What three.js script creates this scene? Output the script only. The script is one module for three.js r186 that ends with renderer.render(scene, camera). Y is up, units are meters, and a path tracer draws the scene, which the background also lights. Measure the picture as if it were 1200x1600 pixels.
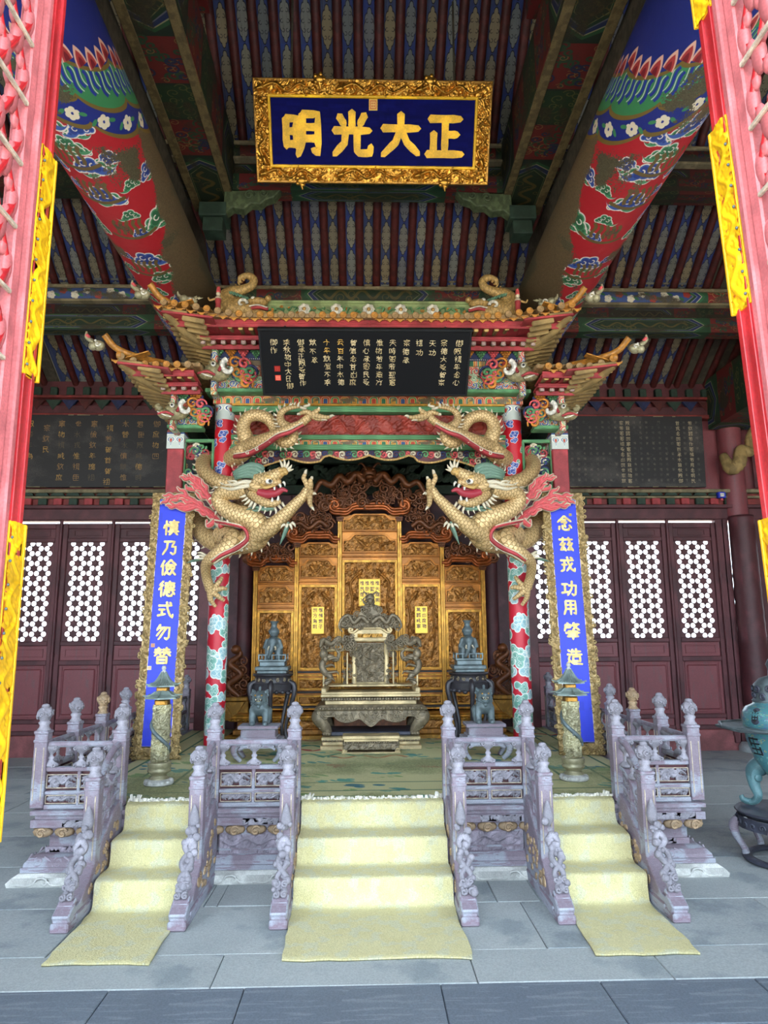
import * as THREE from 'three';
import { mergeGeometries, mergeVertices } from 'three/addons/utils/BufferGeometryUtils.js';
import { MarchingCubes } from 'three/addons/objects/MarchingCubes.js';

// ---------- camera, sky, sun, exposure ----------
const scene = new THREE.Scene();
const camera = new THREE.PerspectiveCamera(71.6, 1200 / 1600, 0.05, 300);
camera.rotation.order = 'YXZ';
camera.position.set(-0.05, 1.55, 0);
camera.rotation.set(0.1757, -0.028, -0.006);
scene.background = new THREE.Color(0.71, 0.86, 1.0);          // an even bright sky, seen only through the openings
scene.backgroundIntensity = 1.0;
const sun = new THREE.DirectionalLight(0xfff1dc, 3);           // high sun from the courtyard side
sun.position.set(8, 40, 13); sun.target.position.set(0, 0, 0);
scene.add(sun, sun.target);
sun.castShadow = true; sun.shadow.mapSize.set(2048, 2048);
Object.assign(sun.shadow.camera, { left: -20, right: 20, top: 20, bottom: -20, near: 1, far: 80 });
const renderer = new THREE.WebGLRenderer({ antialias: true });
renderer.toneMapping = THREE.LinearToneMapping;
renderer.toneMappingExposure = 8.9;
renderer.shadowMap.enabled = true;

// ---------- small tools ----------
const { PI, sin, cos, abs, min, max, sqrt, floor: fl, hypot } = Math;
const TAU = PI * 2;
const V = (x, y, z) => new THREE.Vector3(x, y, z);
function rngOf(seed) { let a = (seed * 2654435761) >>> 0; return () => { a = (a + 0x6D2B79F5) >>> 0; let t = a; t = Math.imul(t ^ (t >>> 15), t | 1); t ^= t + Math.imul(t ^ (t >>> 7), t | 61); return ((t ^ (t >>> 14)) >>> 0) / 4294967296; }; }
const lerp = (a, b, t) => a + (b - a) * t, clamp = (x, a = 0, b = 1) => min(b, max(a, x));
const smooth = (a, b, x) => { const t = clamp((x - a) / (b - a)); return t * t * (3 - 2 * t); };
function hash2(x, y, s) { let h = Math.imul(x, 374761393) + Math.imul(y, 668265263) + Math.imul(s, 974634211); h = Math.imul(h ^ (h >>> 13), 1274126177); return ((h ^ (h >>> 16)) >>> 0) / 4294967296; }
function vnoise(x, y, s, per = 0) {                            // value noise, period per cells when given
  const xi = fl(x), yi = fl(y), fx = x - xi, fy = y - yi, u = fx * fx * (3 - 2 * fx), v = fy * fy * (3 - 2 * fy), w = (k) => per ? ((k % per) + per) % per : k;
  const a = hash2(w(xi), w(yi), s), b = hash2(w(xi + 1), w(yi), s), c = hash2(w(xi), w(yi + 1), s), d = hash2(w(xi + 1), w(yi + 1), s);
  return lerp(lerp(a, b, u), lerp(c, d, u), v);
}
function fbm(x, y, s, oct = 4, per = 0) { let t = 0, a = 0.5, n = 0; for (let i = 0; i < oct; i++) { t += a * vnoise(x, y, s + i * 17, per); n += a; a *= 0.5; x *= 2; y *= 2; per *= 2; } return t / n; }
// a point of the world from a place in the photograph and a distance into the hall, used only to measure where things stand
camera.updateMatrixWorld();
function at(px, py, d) { const F = 1109, v = V((px - 600) / F, (800 - py) / F, -1).applyEuler(camera.rotation); return v.multiplyScalar(-d / v.z).add(camera.position); }

const used = {};
function numbered(n) { used[n] = (used[n] ?? -1) + 1; return used[n] ? n + '_' + String(used[n]).padStart(3, '0') : n; }
const shade = (m) => { m.castShadow = true; m.receiveShadow = true; return m; };

// geometry: everything becomes un-indexed position / normal / uv, uv in metres by the face's main direction unless kept
function plain(g, keepUV) {
  if (g.index) { const u = g.userData.uv; g = g.toNonIndexed(); g.userData.uv = u; }
  for (const k of Object.keys(g.attributes)) if (!['position', 'normal', 'uv'].includes(k)) g.deleteAttribute(k);
  if (!g.attributes.normal) g.computeVertexNormals();
  if (!keepUV && !g.userData.uv || !g.attributes.uv) {
    const p = g.attributes.position.array, n = p.length / 3, uv = new Float32Array(n * 2);
    for (let i = 0; i < n; i += 3) {
      const o = i * 3, ax = p[o + 3] - p[o], ay = p[o + 4] - p[o + 1], az = p[o + 5] - p[o + 2], bx_ = p[o + 6] - p[o], by = p[o + 7] - p[o + 1], bz = p[o + 8] - p[o + 2];
      const nx = abs(ay * bz - az * by), ny = abs(az * bx_ - ax * bz), nz = abs(ax * by - ay * bx_), m = nx > ny && nx > nz ? 0 : ny > nz ? 1 : 2;
      for (let k = 0; k < 3; k++) { const q = o + k * 3; uv[(i + k) * 2] = m === 0 ? p[q + 2] : p[q]; uv[(i + k) * 2 + 1] = m === 1 ? p[q + 2] : p[q + 1]; }
    }
    g.setAttribute('uv', new THREE.BufferAttribute(uv, 2));
  }
  return g;
}
function join(list, keepUV) {
  const a = [list].flat(9).filter(Boolean).map((g) => plain(g, keepUV));
  return a.length === 1 ? a[0] : mergeGeometries(a);
}
function part(name, geos, mat, parent, o = {}) {
  const m = shade(new THREE.Mesh(geos.isBufferGeometry && geos.userData.done ? geos : join(geos, o.uv), mat));
  m.name = parent ? name : numbered(name);
  if (o.at) m.position.set(...o.at);
  if (o.rot) m.rotation.set(...o.rot);
  if (o.label) m.userData.label = o.label;
  if (o.stuff) m.userData.kind = 'stuff';
  (parent ?? scene).add(m);
  return m;
}
const done = (g) => { g.userData.done = true; return g; };
function thing(name, label, category, p = [0, 0, 0], turn = 0, group) {
  const o = new THREE.Group(); o.name = numbered(name); o.position.set(...p); o.rotation.y = turn;
  o.userData = { label, category }; if (group) o.userData.group = group;
  scene.add(o); return o;
}
function structure(name, p = [0, 0, 0]) { const o = new THREE.Group(); o.name = numbered(name); o.position.set(...p); o.userData.kind = 'structure'; scene.add(o); return o; }
function tag(o, label, category, group) { Object.assign(o.userData, { label, category }); if (group) o.userData.group = group; return o; }
function copy(o, label, p, turn) { const c = o.clone(); c.name = numbered(o.name.replace(/_\d{3}$/, '')); c.userData = { ...o.userData, label }; if (p) c.position.set(...p); if (turn !== undefined) c.rotation.y = turn; scene.add(c); return c; }

const BOXF = (() => {                                          // chamfered box: 24 corners, 44 triangles
  const C = []; for (const x of [-1, 1]) for (const y of [-1, 1]) for (const z of [-1, 1]) C.push([x, y, z]);
  const F = [];
  for (let a = 0; a < 3; a++) for (const s of [-1, 1]) { const k = C.filter((c) => c[a] === s).map((c) => [c, a]); F.push([k[0], k[1], k[3], k[2]]); }
  for (let a = 0; a < 3; a++) for (let b = a + 1; b < 3; b++) { const c = 3 - a - b; for (const s of [-1, 1]) for (const t of [-1, 1]) { const k = C.filter((q) => q[a] === s && q[b] === t).sort((p, q) => p[c] - q[c]); F.push([[k[0], a], [k[0], b], [k[1], b], [k[1], a]]); } }
  for (const c of C) F.push([[c, 0], [c, 1], [c, 2]]);
  return F;
})();
function bx(w, h, d, x = 0, y = 0, z = 0, r = {}) {
  const c = r.c ?? min(0.008, 0.2 * min(w, h, d)), H = [w / 2, h / 2, d / 2], P = [];
  const pt = ([k, a]) => [0, 1, 2].map((i) => k[i] * (i === a ? H[i] : H[i] - c));
  for (const f of BOXF) {
    const q = f.map(pt), u = [0, 1, 2].map((i) => q[1][i] - q[0][i]), v = [0, 1, 2].map((i) => q[2][i] - q[0][i]);
    const n = [u[1] * v[2] - u[2] * v[1], u[2] * v[0] - u[0] * v[2], u[0] * v[1] - u[1] * v[0]], m = [0, 1, 2].map((i) => q.reduce((s, e) => s + e[i], 0));
    if (n[0] * m[0] + n[1] * m[1] + n[2] * m[2] < 0) q.reverse();
    for (let i = 1; i + 1 < q.length; i++) P.push(...q[0], ...q[i], ...q[i + 1]);
  }
  const g = new THREE.BufferGeometry(); g.setAttribute('position', new THREE.BufferAttribute(new Float32Array(P), 3)); g.computeVertexNormals();
  if (r.uv) { plain(g); g.userData.uv = true; }
  return mv(g, x, y, z, r);
}
function mv(g, x = 0, y = 0, z = 0, r = {}) {
  const u = g.userData.uv;
  if (r.rx || r.ry || r.rz) g.applyMatrix4(new THREE.Matrix4().makeRotationFromEuler(new THREE.Euler(r.rx ?? 0, r.ry ?? 0, r.rz ?? 0, r.order ?? 'XYZ')));
  if (r.s) g.scale(...r.s);
  g.translate(x, y, z); if (u) g.userData.uv = true; return g;
}
function flip(g, k = 0) {                                      // mirrored copy (x by default), faces turned back
  g = plain(g.clone()); const s = [1, 1, 1]; s[k] = -1; g.scale(...s);
  for (const n of ['position', 'normal', 'uv']) { const a = g.attributes[n], e = a.itemSize, d = a.array; for (let i = 0; i < a.count; i += 3) for (let j = 0; j < e; j++) { const q = (i + 1) * e + j, w = (i + 2) * e + j, t = d[q]; d[q] = d[w]; d[w] = t; } }
  g.userData.uv = true; return g;
}
function lathe(pts, seg = 20, x = 0, y = 0, z = 0, r = {}) {   // [radius, height] pairs
  const g = new THREE.LatheGeometry(pts.map(([a, b]) => new THREE.Vector2(max(a, 0.0004), b)), seg); if (r.uv) g.userData.uv = true; return mv(g, x, y, z, r);
}
function ball(r, x, y, z, s = [1, 1, 1], a = 12, b = 8) { const g = new THREE.SphereGeometry(r, a, b); g.scale(...s); g.translate(x, y, z); return g; }
function cyl(r0, r1, h, x, y, z, r = {}) { return mv(new THREE.CylinderGeometry(r1, r0, h, r.n ?? 14), x, y, z, r); }
// tube along points with radii; sq flattens across the second axis
function tube(pts, rad, o = {}) {
  pts = pts.map((p) => p.isVector3 ? p : V(...p));
  const n = o.n ?? max(6, pts.length * 5), m = o.m ?? 8, curve = pts.length > 2 || !o.line ? new THREE.CatmullRomCurve3(pts, false, 'catmullrom', o.t ?? 0.5) : new THREE.LineCurve3(pts[0], pts[1]);
  const R = (t) => typeof rad === 'function' ? rad(t) : Array.isArray(rad) ? rad.length === 1 ? rad[0] : (() => { const k = t * (rad.length - 1), i = min(fl(k), rad.length - 2); return lerp(rad[i], rad[i + 1], k - i); })() : rad;
  const P = [], N = [], U = [], I = []; let nor = null; const up = o.up ? V(...o.up) : null; let len = 0, prev = null;
  for (let i = 0; i <= n; i++) {
    const t = i / n, c = curve.getPoint(t), tg = curve.getTangent(t);
    if (up) nor = up.clone().addScaledVector(tg, -up.dot(tg)).normalize();
    else if (!nor) { nor = abs(tg.y) < 0.9 ? V(0, 1, 0) : V(1, 0, 0); nor.addScaledVector(tg, -nor.dot(tg)).normalize(); }
    else nor.addScaledVector(tg, -nor.dot(tg)).normalize();
    const bi = tg.clone().cross(nor), r = max(R(t), 0.0003); if (prev) len += prev.distanceTo(c); prev = c;
    for (let j = 0; j <= m; j++) {
      const a = j / m * TAU, e = o.bump ? o.bump(t, a) : 1, ca = cos(a) * (o.flat ?? 1), sa = sin(a);
      const v = nor.clone().multiplyScalar(ca * r * e).addScaledVector(bi, sa * r * e);
      P.push(c.x + v.x, c.y + v.y, c.z + v.z); const q = nor.clone().multiplyScalar(cos(a) / (o.flat ?? 1)).addScaledVector(bi, sa).normalize(); N.push(q.x, q.y, q.z); U.push(j / m, len);
    }
  }
  for (let i = 0; i < n; i++) for (let j = 0; j < m; j++) { const a = i * (m + 1) + j, b = a + m + 1; I.push(a, a + 1, b, b, a + 1, b + 1); }
  if (o.cap !== false) for (const [i, s] of [[0, 1], [n, -1]]) { const c = curve.getPoint(i / n), tg = curve.getTangent(i / n), k = P.length / 3; P.push(c.x, c.y, c.z); N.push(-tg.x * s, -tg.y * s, -tg.z * s); U.push(0.5, 0); for (let j = 0; j < m; j++) { const a = i * (m + 1) + j; s > 0 ? I.push(k, a + 1, a) : I.push(k, a, a + 1); } }
  const g = new THREE.BufferGeometry(); g.setAttribute('position', new THREE.Float32BufferAttribute(P, 3)); g.setAttribute('normal', new THREE.Float32BufferAttribute(N, 3)); g.setAttribute('uv', new THREE.Float32BufferAttribute(U, 2)); g.setIndex(I);
  g.userData.uv = !!o.uv; const f = o.bump ? (g.computeVertexNormals(), g) : g; f.userData.uv = !!o.uv; return f;
}
function shapeOf(pts) { const s = new THREE.Shape(); pts.forEach(([x, y], i) => i ? s.lineTo(x, y) : s.moveTo(x, y)); s.closePath(); return s; }
function extr(shape, d, c = 0, o = {}) {                       // front at z = d, back at z = 0
  const g = new THREE.ExtrudeGeometry(Array.isArray(shape) ? shapeOf(shape) : shape, { depth: d - 2 * c, bevelEnabled: c > 0, bevelThickness: c, bevelSize: c, bevelOffset: -c, bevelSegments: 1, curveSegments: o.cs ?? 8, steps: 1 });
  g.translate(0, 0, c); return mv(g, o.x, o.y, o.z, o);
}
// straight moulding: profile of [out, height] pairs run along x from x0 to x1, the profile's out becomes +z
function mould(prof, x0, x1, o = {}) { const g = new THREE.ExtrudeGeometry(shapeOf(prof), { depth: x1 - x0, bevelEnabled: false }); g.rotateY(-PI / 2); g.rotateY(PI); g.scale(1, 1, 1); g.translate(x0, 0, 0); return mv(g, o.x, o.y, o.z, o); }
function spiralPts(cx, cy, r, turns, dir = 1, a0 = 0, z = 0, n = 18) { const p = []; for (let i = 0; i <= n; i++) { const t = i / n, a = a0 + dir * t * turns * TAU, q = r * (1 - t * 0.88); p.push([cx + cos(a) * q, cy + sin(a) * q, z]); } return p; }

// carved relief: a height grid that strokes are pressed into, then a displaced sheet (z = height)
class Relief {
  constructor(w, h, cell = 0.008) { this.w = w; this.h = h; this.nx = max(4, Math.round(w / cell)); this.ny = max(4, Math.round(h / cell)); this.H = new Float32Array((this.nx + 1) * (this.ny + 1)); }
  stamp(pts, r0, r1, hgt, flat = 0) {                          // pts in metres from the lower left corner
    const { nx, ny, w, h, H } = this, sx = w / nx, sy = h / ny;
    for (let k = 0; k + 1 < pts.length; k++) {
      const [ax, ay] = pts[k], [bx_, by] = pts[k + 1], t0 = k / (pts.length - 1), t1 = (k + 1) / (pts.length - 1), R = max(r0, r1), dx = bx_ - ax, dy = by - ay, L = dx * dx + dy * dy || 1e-9;
      for (let j = max(0, fl((min(ay, by) - R) / sy)); j <= min(ny, (max(ay, by) + R) / sy + 1); j++) for (let i = max(0, fl((min(ax, bx_) - R) / sx)); i <= min(nx, (max(ax, bx_) + R) / sx + 1); i++) {
        const t = clamp(((i * sx - ax) * dx + (j * sy - ay) * dy) / L), d = hypot(i * sx - ax - dx * t, j * sy - ay - dy * t), r = lerp(r0, r1, lerp(t0, t1, t));
        if (d < r) { const q = j * (nx + 1) + i, e = hgt * (flat ? smooth(0, 0.4, 1 - d / r) : sqrt(1 - d * d / r / r)); if (e > H[q]) H[q] = e; }
      }
    }
    return this;
  }
  spiral(x, y, r, dir, a0, wd, hgt) { const p = spiralPts(x, y, r, 1.4, dir, a0).map(([a, b]) => [a, b]); const e = p[0]; p.unshift([e[0] + sin(a0) * dir * r * 1.3, e[1] - cos(a0) * dir * r * 1.3]); return this.stamp(p, wd, wd * 0.7, hgt); }
  clouds(n, r, hgt, seed) { const R = rngOf(seed), { w, h } = this; for (let i = 0; i < n; i++) this.spiral(R() * w, R() * h, r * (0.6 + 0.8 * R()), R() < 0.5 ? 1 : -1, R() * TAU, r * 0.3, hgt * (0.5 + 0.5 * R())); return this; }
  worm(pts, r, hgt) { const c = new THREE.CatmullRomCurve3(pts.map(([x, y]) => V(x, y, 0))).getPoints(pts.length * 7).map((p) => [p.x, p.y]); return this.stamp(c, r, r * 0.5, hgt); }
  dragon(pts, r, hgt) {                                        // body with legs, head lumps and claws
    const c = new THREE.CatmullRomCurve3(pts.map(([x, y]) => V(x, y, 0))), P = c.getPoints(pts.length * 8);
    this.stamp(P.map((p) => [p.x, p.y]), r, r * 0.35, hgt);
    for (const t of [0.2, 0.35, 0.55, 0.7]) { const p = c.getPoint(t), g = c.getTangent(t), s = t * 10 % 2 > 1 ? 1 : -1; const e = [p.x - g.y * r * 3.2 * s + g.x * r * 2, p.y + g.x * r * 3.2 * s + g.y * r * 2]; this.stamp([[p.x, p.y], [(p.x + e[0]) / 2 - g.x * r, (p.y + e[1]) / 2 - g.y * r], e], r * 0.8, r * 0.4, hgt); for (let k = -1; k < 3; k++) this.stamp([e, [e[0] + cos(k + t * 7) * r * 1.6, e[1] + sin(k + t * 7) * r * 1.6]], r * 0.35, r * 0.1, hgt); }
    const p = P[0], g = c.getTangent(0); this.stamp([[p.x, p.y], [p.x - g.x * r * 2.4, p.y - g.y * r * 2.4]], r * 1.7, r * 1.1, hgt * 1.25);
    for (const s of [-1, 1]) this.stamp([[p.x, p.y], [p.x + g.x * r * 2 - g.y * r * 2.4 * s, p.y + g.y * r * 2 + g.x * r * 2.4 * s]], r * 0.5, r * 0.15, hgt * 1.2);
    return this;
  }
  sheet(o = {}) {                                              // centred on x, standing on y = 0 unless o.mid
    const { nx, ny, w, h, H } = this, P = [], U = [], I = [], ok = (q) => !o.pierce || H[q] > o.pierce;
    for (let j = 0; j <= ny; j++) for (let i = 0; i <= nx; i++) { P.push(i / nx * w - w / 2, j / ny * h, H[j * (nx + 1) + i]); U.push(i / nx * w, j / ny * h); }
    for (let j = 0; j < ny; j++) for (let i = 0; i < nx; i++) { const a = j * (nx + 1) + i, b = a + 1, c = a + nx + 1, d = c + 1; if (ok(a) || ok(b) || ok(c) || ok(d)) I.push(a, b, d, a, d, c); }
    const g = new THREE.BufferGeometry(); g.setAttribute('position', new THREE.Float32BufferAttribute(P, 3)); g.setAttribute('uv', new THREE.Float32BufferAttribute(U, 2)); g.setIndex(I); g.computeVertexNormals(); g.userData.uv = true;
    const f = g.toNonIndexed(); f.userData.uv = true; return mv(f, o.x, (o.y ?? 0) - (o.mid ? h / 2 : 0), o.z, o);
  }
}
// a thick mass of carved scrolls and twisting bodies that fills an outline (top edge given as a function of x)
function carvedMass(w, top, seed, o = {}) {
  const R = rngOf(seed), G = [], r = o.r ?? 0.05, dep = o.d ?? 0.05;
  for (let i = 0; i < (o.n ?? 30); i++) {
    const x = (R() - 0.5) * w, H = top(x); if (H < 0.02) continue;
    const y = R() * H, q = r * (0.5 + 0.7 * R()) * min(1, H / r / 1.2), z = (R() - 0.3) * dep;
    G.push(tube(spiralPts(x, y, q, 1.1 + R(), R() < 0.5 ? 1 : -1, R() * TAU, 0, 12).map(([a, b], k) => [a, b, z + k * 0.002]), [q * 0.16, q * 0.24, q * 0.2], { n: 16, m: 5 }));
  }
  return G;
}
// ---------- materials ----------
function canvas(w, h, draw) { const c = document.createElement('canvas'); c.width = w; c.height = h; draw(c.getContext('2d'), w, h); return c; }
const texOf = new Map();
function tex(c, o = {}) { if (!texOf.has(c)) texOf.set(c, new THREE.CanvasTexture(c)); const t = texOf.get(c).clone(); t.needsUpdate = true; t.wrapS = t.wrapT = THREE.RepeatWrapping; if (!o.data) t.colorSpace = THREE.SRGBColorSpace; if (o.rep) t.repeat.set(...o.rep); if (o.off) t.offset.set(...o.off); return t; }
const hex = (s) => [1, 3, 5].map((i) => parseInt(s.slice(i, i + 2), 16));
// tileable noise picture: f(u, v, noise) gives an sRGB triple
function noisePic(n, f, o = {}) { return canvas(n, n, (g) => { const im = g.createImageData(n, n), d = im.data; for (let y = 0; y < n; y++) for (let x = 0; x < n; x++) { const c = f(x / n, y / n), q = (y * n + x) * 4; d[q] = c[0]; d[q + 1] = c[1]; d[q + 2] = c[2]; d[q + 3] = 255; } g.putImageData(im, 0, 0); }); }
const mix3 = (a, b, t) => [0, 1, 2].map((i) => lerp(a[i], b[i], t));
const T = (u, v, k, s, o = 4) => fbm(u * k, v * k, s, o, k);     // tileable fbm
const GREY = [3, 7, 12].map((k, i) => noisePic(256, (u, v) => { const p = T(u, v, k, 200 + i), q = fbm(u * k * 4, v * k * (i === 2 ? 1 : 4), 209 + i, 3, k * (i === 2 ? 1 : 4)), f = vnoise(u * 128, v * 128, 205 + i, 128), s = (218 + (smooth(0.4, 0.64, p) - 0.5) * 46 + (q - 0.5) * 34) * (0.93 + f * 0.14); return [s, s * 0.99, s * 0.97]; }));
// base colour with patches and grain, on one of three shared grey pictures
function mottled(base, other, k, seed, o = {}) { return { pic: GREY[o.stretch ? 2 : k > 6 ? 1 : 0], color: new THREE.Color(base).lerp(new THREE.Color(other), 0.4).multiplyScalar(1.35) }; }
function mat(o) { return new THREE.MeshPhysicalMaterial({ roughness: 0.7, ...o }); }
function surf(c, rep, o = {}, b = null) { if (c.pic) { o = { color: c.color, ...o }; c = c.pic; } const m = mat({ map: tex(c, { rep: [1 / rep, 1 / rep] }), ...o }); if (o.bump) { m.bumpMap = tex(b ?? c, { data: true, rep: [1 / rep, 1 / rep] }); m.bumpScale = o.bump; } delete m.bump; return m; }
const bumpOf = (n, k, s, o = 4) => noisePic(n, (u, v) => { const t = T(u, v, k, s, o) * 255; return [t, t, t]; });
const roughBump = bumpOf(256, 12, 71, 5);
const M = {};
const S = (c, rep, o, b) => { const { bump, ...r } = o; const m = surf(c, rep, r); if (bump) { m.bumpMap = tex(b ?? roughBump, { data: true, rep: [1 / rep, 1 / rep] }); m.bumpScale = bump; } return m; };
M.stone = S(noisePic(512, (u, v) => { const a = T(u, v, 3, 3, 5), b = T(u, v, 9, 8, 4), f = vnoise(u * 256, v * 256, 5, 256), s = smooth(0.5, 0.78, b); let c = mix3([142, 150, 152], [166, 172, 172], a); c = mix3(c, [122, 132, 138], s * 0.7); return c.map((x) => x * (0.93 + f * 0.14)); }), 1.7, { roughness: 0.72, bump: 0.0015 });
M.stone2 = S(noisePic(512, (u, v) => { const a = T(u, v, 4, 13, 5), b = T(u, v, 7, 18, 4), f = vnoise(u * 256, v * 256, 15, 256), s = smooth(0.5, 0.78, b); let c = mix3([150, 157, 158], [172, 177, 176], a); c = mix3(c, [130, 140, 144], s * 0.8); return c.map((x) => x * (0.93 + f * 0.14)); }), 1.3, { roughness: 0.74, bump: 0.0015 });
M.darkTile = S(noisePic(512, (u, v) => { const a = T(u, v, 3, 23, 5), f = vnoise(u * 256, v * 256, 25, 256), b = fbm(u * 6, v * 60, 29, 3), s = smooth(0.6, 0.72, b); let c = mix3([92, 102, 114], [112, 122, 132], a); c = mix3(c, [128, 136, 144], s * 0.6); return c.map((x) => x * (0.92 + f * 0.16)); }), 1.1, { roughness: 0.6, bump: 0.001 });
M.purple = S(noisePic(512, (u, v) => { const p = T(u, v, 5, 31, 5), st = fbm(u * 8, v * 64, 33, 3), f = vnoise(u * 256, v * 256, 35, 256); let c = mix3([120, 106, 118], [136, 126, 136], st); c = mix3(c, [150, 153, 164], smooth(0.38, 0.62, p)); c = mix3(c, [112, 86, 100], smooth(0.62, 0.72, st) * 0.5); return c.map((x) => x * (0.92 + f * 0.16)); }), 0.6, { roughness: 0.68, bump: 0.0012 });
M.purpleCarve = S(mottled('#8c8090', '#9c9aa8', 6, 41, { grain: 0.2 }), 0.35, { roughness: 0.75, bump: 0.0015 });
M.dustCarve = S(mottled('#918c98', '#9a9ca8', 6, 44, { grain: 0.2 }), 0.35, { roughness: 0.8, bump: 0.0015 });
M.creamEdge = S(mottled('#c9bda8', '#a99a90', 8, 47), 0.3, { roughness: 0.7 });
M.wornGold = S(mottled('#b79a78', '#96846e', 7, 49), 0.3, { roughness: 0.55 });
M.whiteStone = S(mottled('#b9bdc0', '#cfcfc9', 6, 51), 0.5, { roughness: 0.8, bump: 0.001 });
M.red = S(noisePic(512, (u, v) => { const p = T(u, v, 4, 61, 5), f = vnoise(u * 256, v * 256, 65, 256), st = fbm(u * 40, v * 5, 67, 3); let c = mix3([116, 56, 61], [132, 70, 75], p); c = mix3(c, [108, 78, 79], smooth(0.6, 0.75, st) * 0.5); return c.map((x) => x * (0.93 + f * 0.14)); }), 1.2, { roughness: 0.5, bump: 0.0008 });
M.redDark = S(mottled('#52262c', '#5e3238', 5, 69), 0.8, { roughness: 0.55 });
M.redBright = S(mottled('#b8242c', '#c83238', 5, 72, { grain: 0.08 }), 0.6, { roughness: 0.35, clearcoat: 0.4, clearcoatRoughness: 0.3 });
M.redSoft = S(mottled('#c47074', '#b05a60', 5, 73, { grain: 0.1 }), 0.6, { roughness: 0.45 });
M.redPaint = S(mottled('#a83c42', '#9a343a', 6, 74, { grain: 0.1 }), 0.5, { roughness: 0.6 });
M.rafter = S(mottled('#521a18', '#431815', 5, 75, { stretch: 0.2 }), 0.7, { roughness: 0.6 });
M.brown = S(mottled('#9c8454', '#88724a', 6, 77), 0.4, { roughness: 0.75 });
M.tan = S(mottled('#c9a568', '#b48d52', 8, 79), 0.1, { roughness: 0.6 });
M.tile = S(mottled('#c58b3a', '#a06a2c', 9, 81, { grain: 0.2 }), 0.25, { roughness: 0.45, clearcoat: 0.2 });
M.tileGrey = S(mottled('#a8875a', '#8c7350', 9, 82, { grain: 0.2 }), 0.25, { roughness: 0.6 });
M.gold = S(mottled('#d8a548', '#ba8436', 7, 83, { grain: 0.15 }), 0.4, { roughness: 0.34, metalness: 0.55, bump: 0.0008 });
M.goldBright = S(mottled('#ffcc1c', '#f8bc14', 6, 85), 0.9, { roughness: 0.42, metalness: 0.1 });
M.goldCarve = S(mottled('#b47e38', '#8c5a28', 7, 87, { grain: 0.2 }), 0.3, { roughness: 0.42, metalness: 0.45, bump: 0.001 });
M.goldOld = S(mottled('#b98a3c', '#8c6a34', 7, 89, { grain: 0.2 }), 0.3, { roughness: 0.36, metalness: 0.6, bump: 0.001 });
M.goldFrame = S(mottled('#b87a2e', '#8a4c1e', 6, 91, { grain: 0.12 }), 0.5, { roughness: 0.33, metalness: 0.5 });
M.crest = S(mottled('#7e4a26', '#5c3420', 7, 93, { grain: 0.2 }), 0.3, { roughness: 0.4, metalness: 0.3 });
M.greyGold = S(mottled('#8c806a', '#756a58', 7, 95, { grain: 0.2 }), 0.3, { roughness: 0.5, metalness: 0.3 });
M.paleGold = S(mottled('#cfbd94', '#bda87c', 6, 97, { grain: 0.1 }), 0.4, { roughness: 0.5, metalness: 0.25 });
M.bronze = S(mottled('#5c6a70', '#74848a', 6, 99, { grain: 0.15 }), 0.3, { roughness: 0.5, metalness: 0.3, bump: 0.0008 });
M.bronzeGold = S(mottled('#a6a68e', '#b4aa82', 6, 101, { grain: 0.2 }), 0.3, { roughness: 0.45, metalness: 0.35, bump: 0.001 });
M.blackWood = S(mottled('#2c2a30', '#3a383e', 6, 103), 0.4, { roughness: 0.4 });
M.black = S(mottled('#17181b', '#1f2023', 6, 105), 0.6, { roughness: 0.35 });
M.dkGreen = S(mottled('#2c4236', '#24382f', 6, 107), 0.5, { roughness: 0.7 });
M.green = S(mottled('#4e8a5a', '#5f8f66', 6, 109), 0.4, { roughness: 0.65 });
M.dust = S(mottled('#8a8066', '#7a7058', 6, 111), 0.4, { roughness: 0.9 });
M.wood = S(mottled('#4a4438', '#39352e', 6, 113, { stretch: 0.2 }), 0.7, { roughness: 0.8 });
M.cream = S(mottled('#d8cfb8', '#c6bca4', 8, 115), 0.2, { roughness: 0.55 });
M.white = S(mottled('#e2e0d8', '#cfcfc6', 8, 117), 0.2, { roughness: 0.55 });
M.teal = S(mottled('#5d8a74', '#6f9c86', 8, 119), 0.2, { roughness: 0.6 });
M.blueDeep = S(mottled('#101a78', '#0b1260', 5, 121, { grain: 0.1 }), 0.5, { roughness: 0.5 });
M.blue = S(mottled('#2338c8', '#1f32b8', 5, 123, { grain: 0.06 }), 0.5, { roughness: 0.55 });
M.flame = S(mottled('#cc4a52', '#d8686a', 7, 125), 0.2, { roughness: 0.5 });
M.roofOuter = mat({ color: 0x777264, roughness: 0.9 });
M.plaster = S(mottled('#b9aea0', '#a89d90', 4, 127), 1.5, { roughness: 0.9 });
M.paving = S(mottled('#c9c3b6', '#b8b2a6', 5, 129), 3, { roughness: 0.9 });
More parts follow.
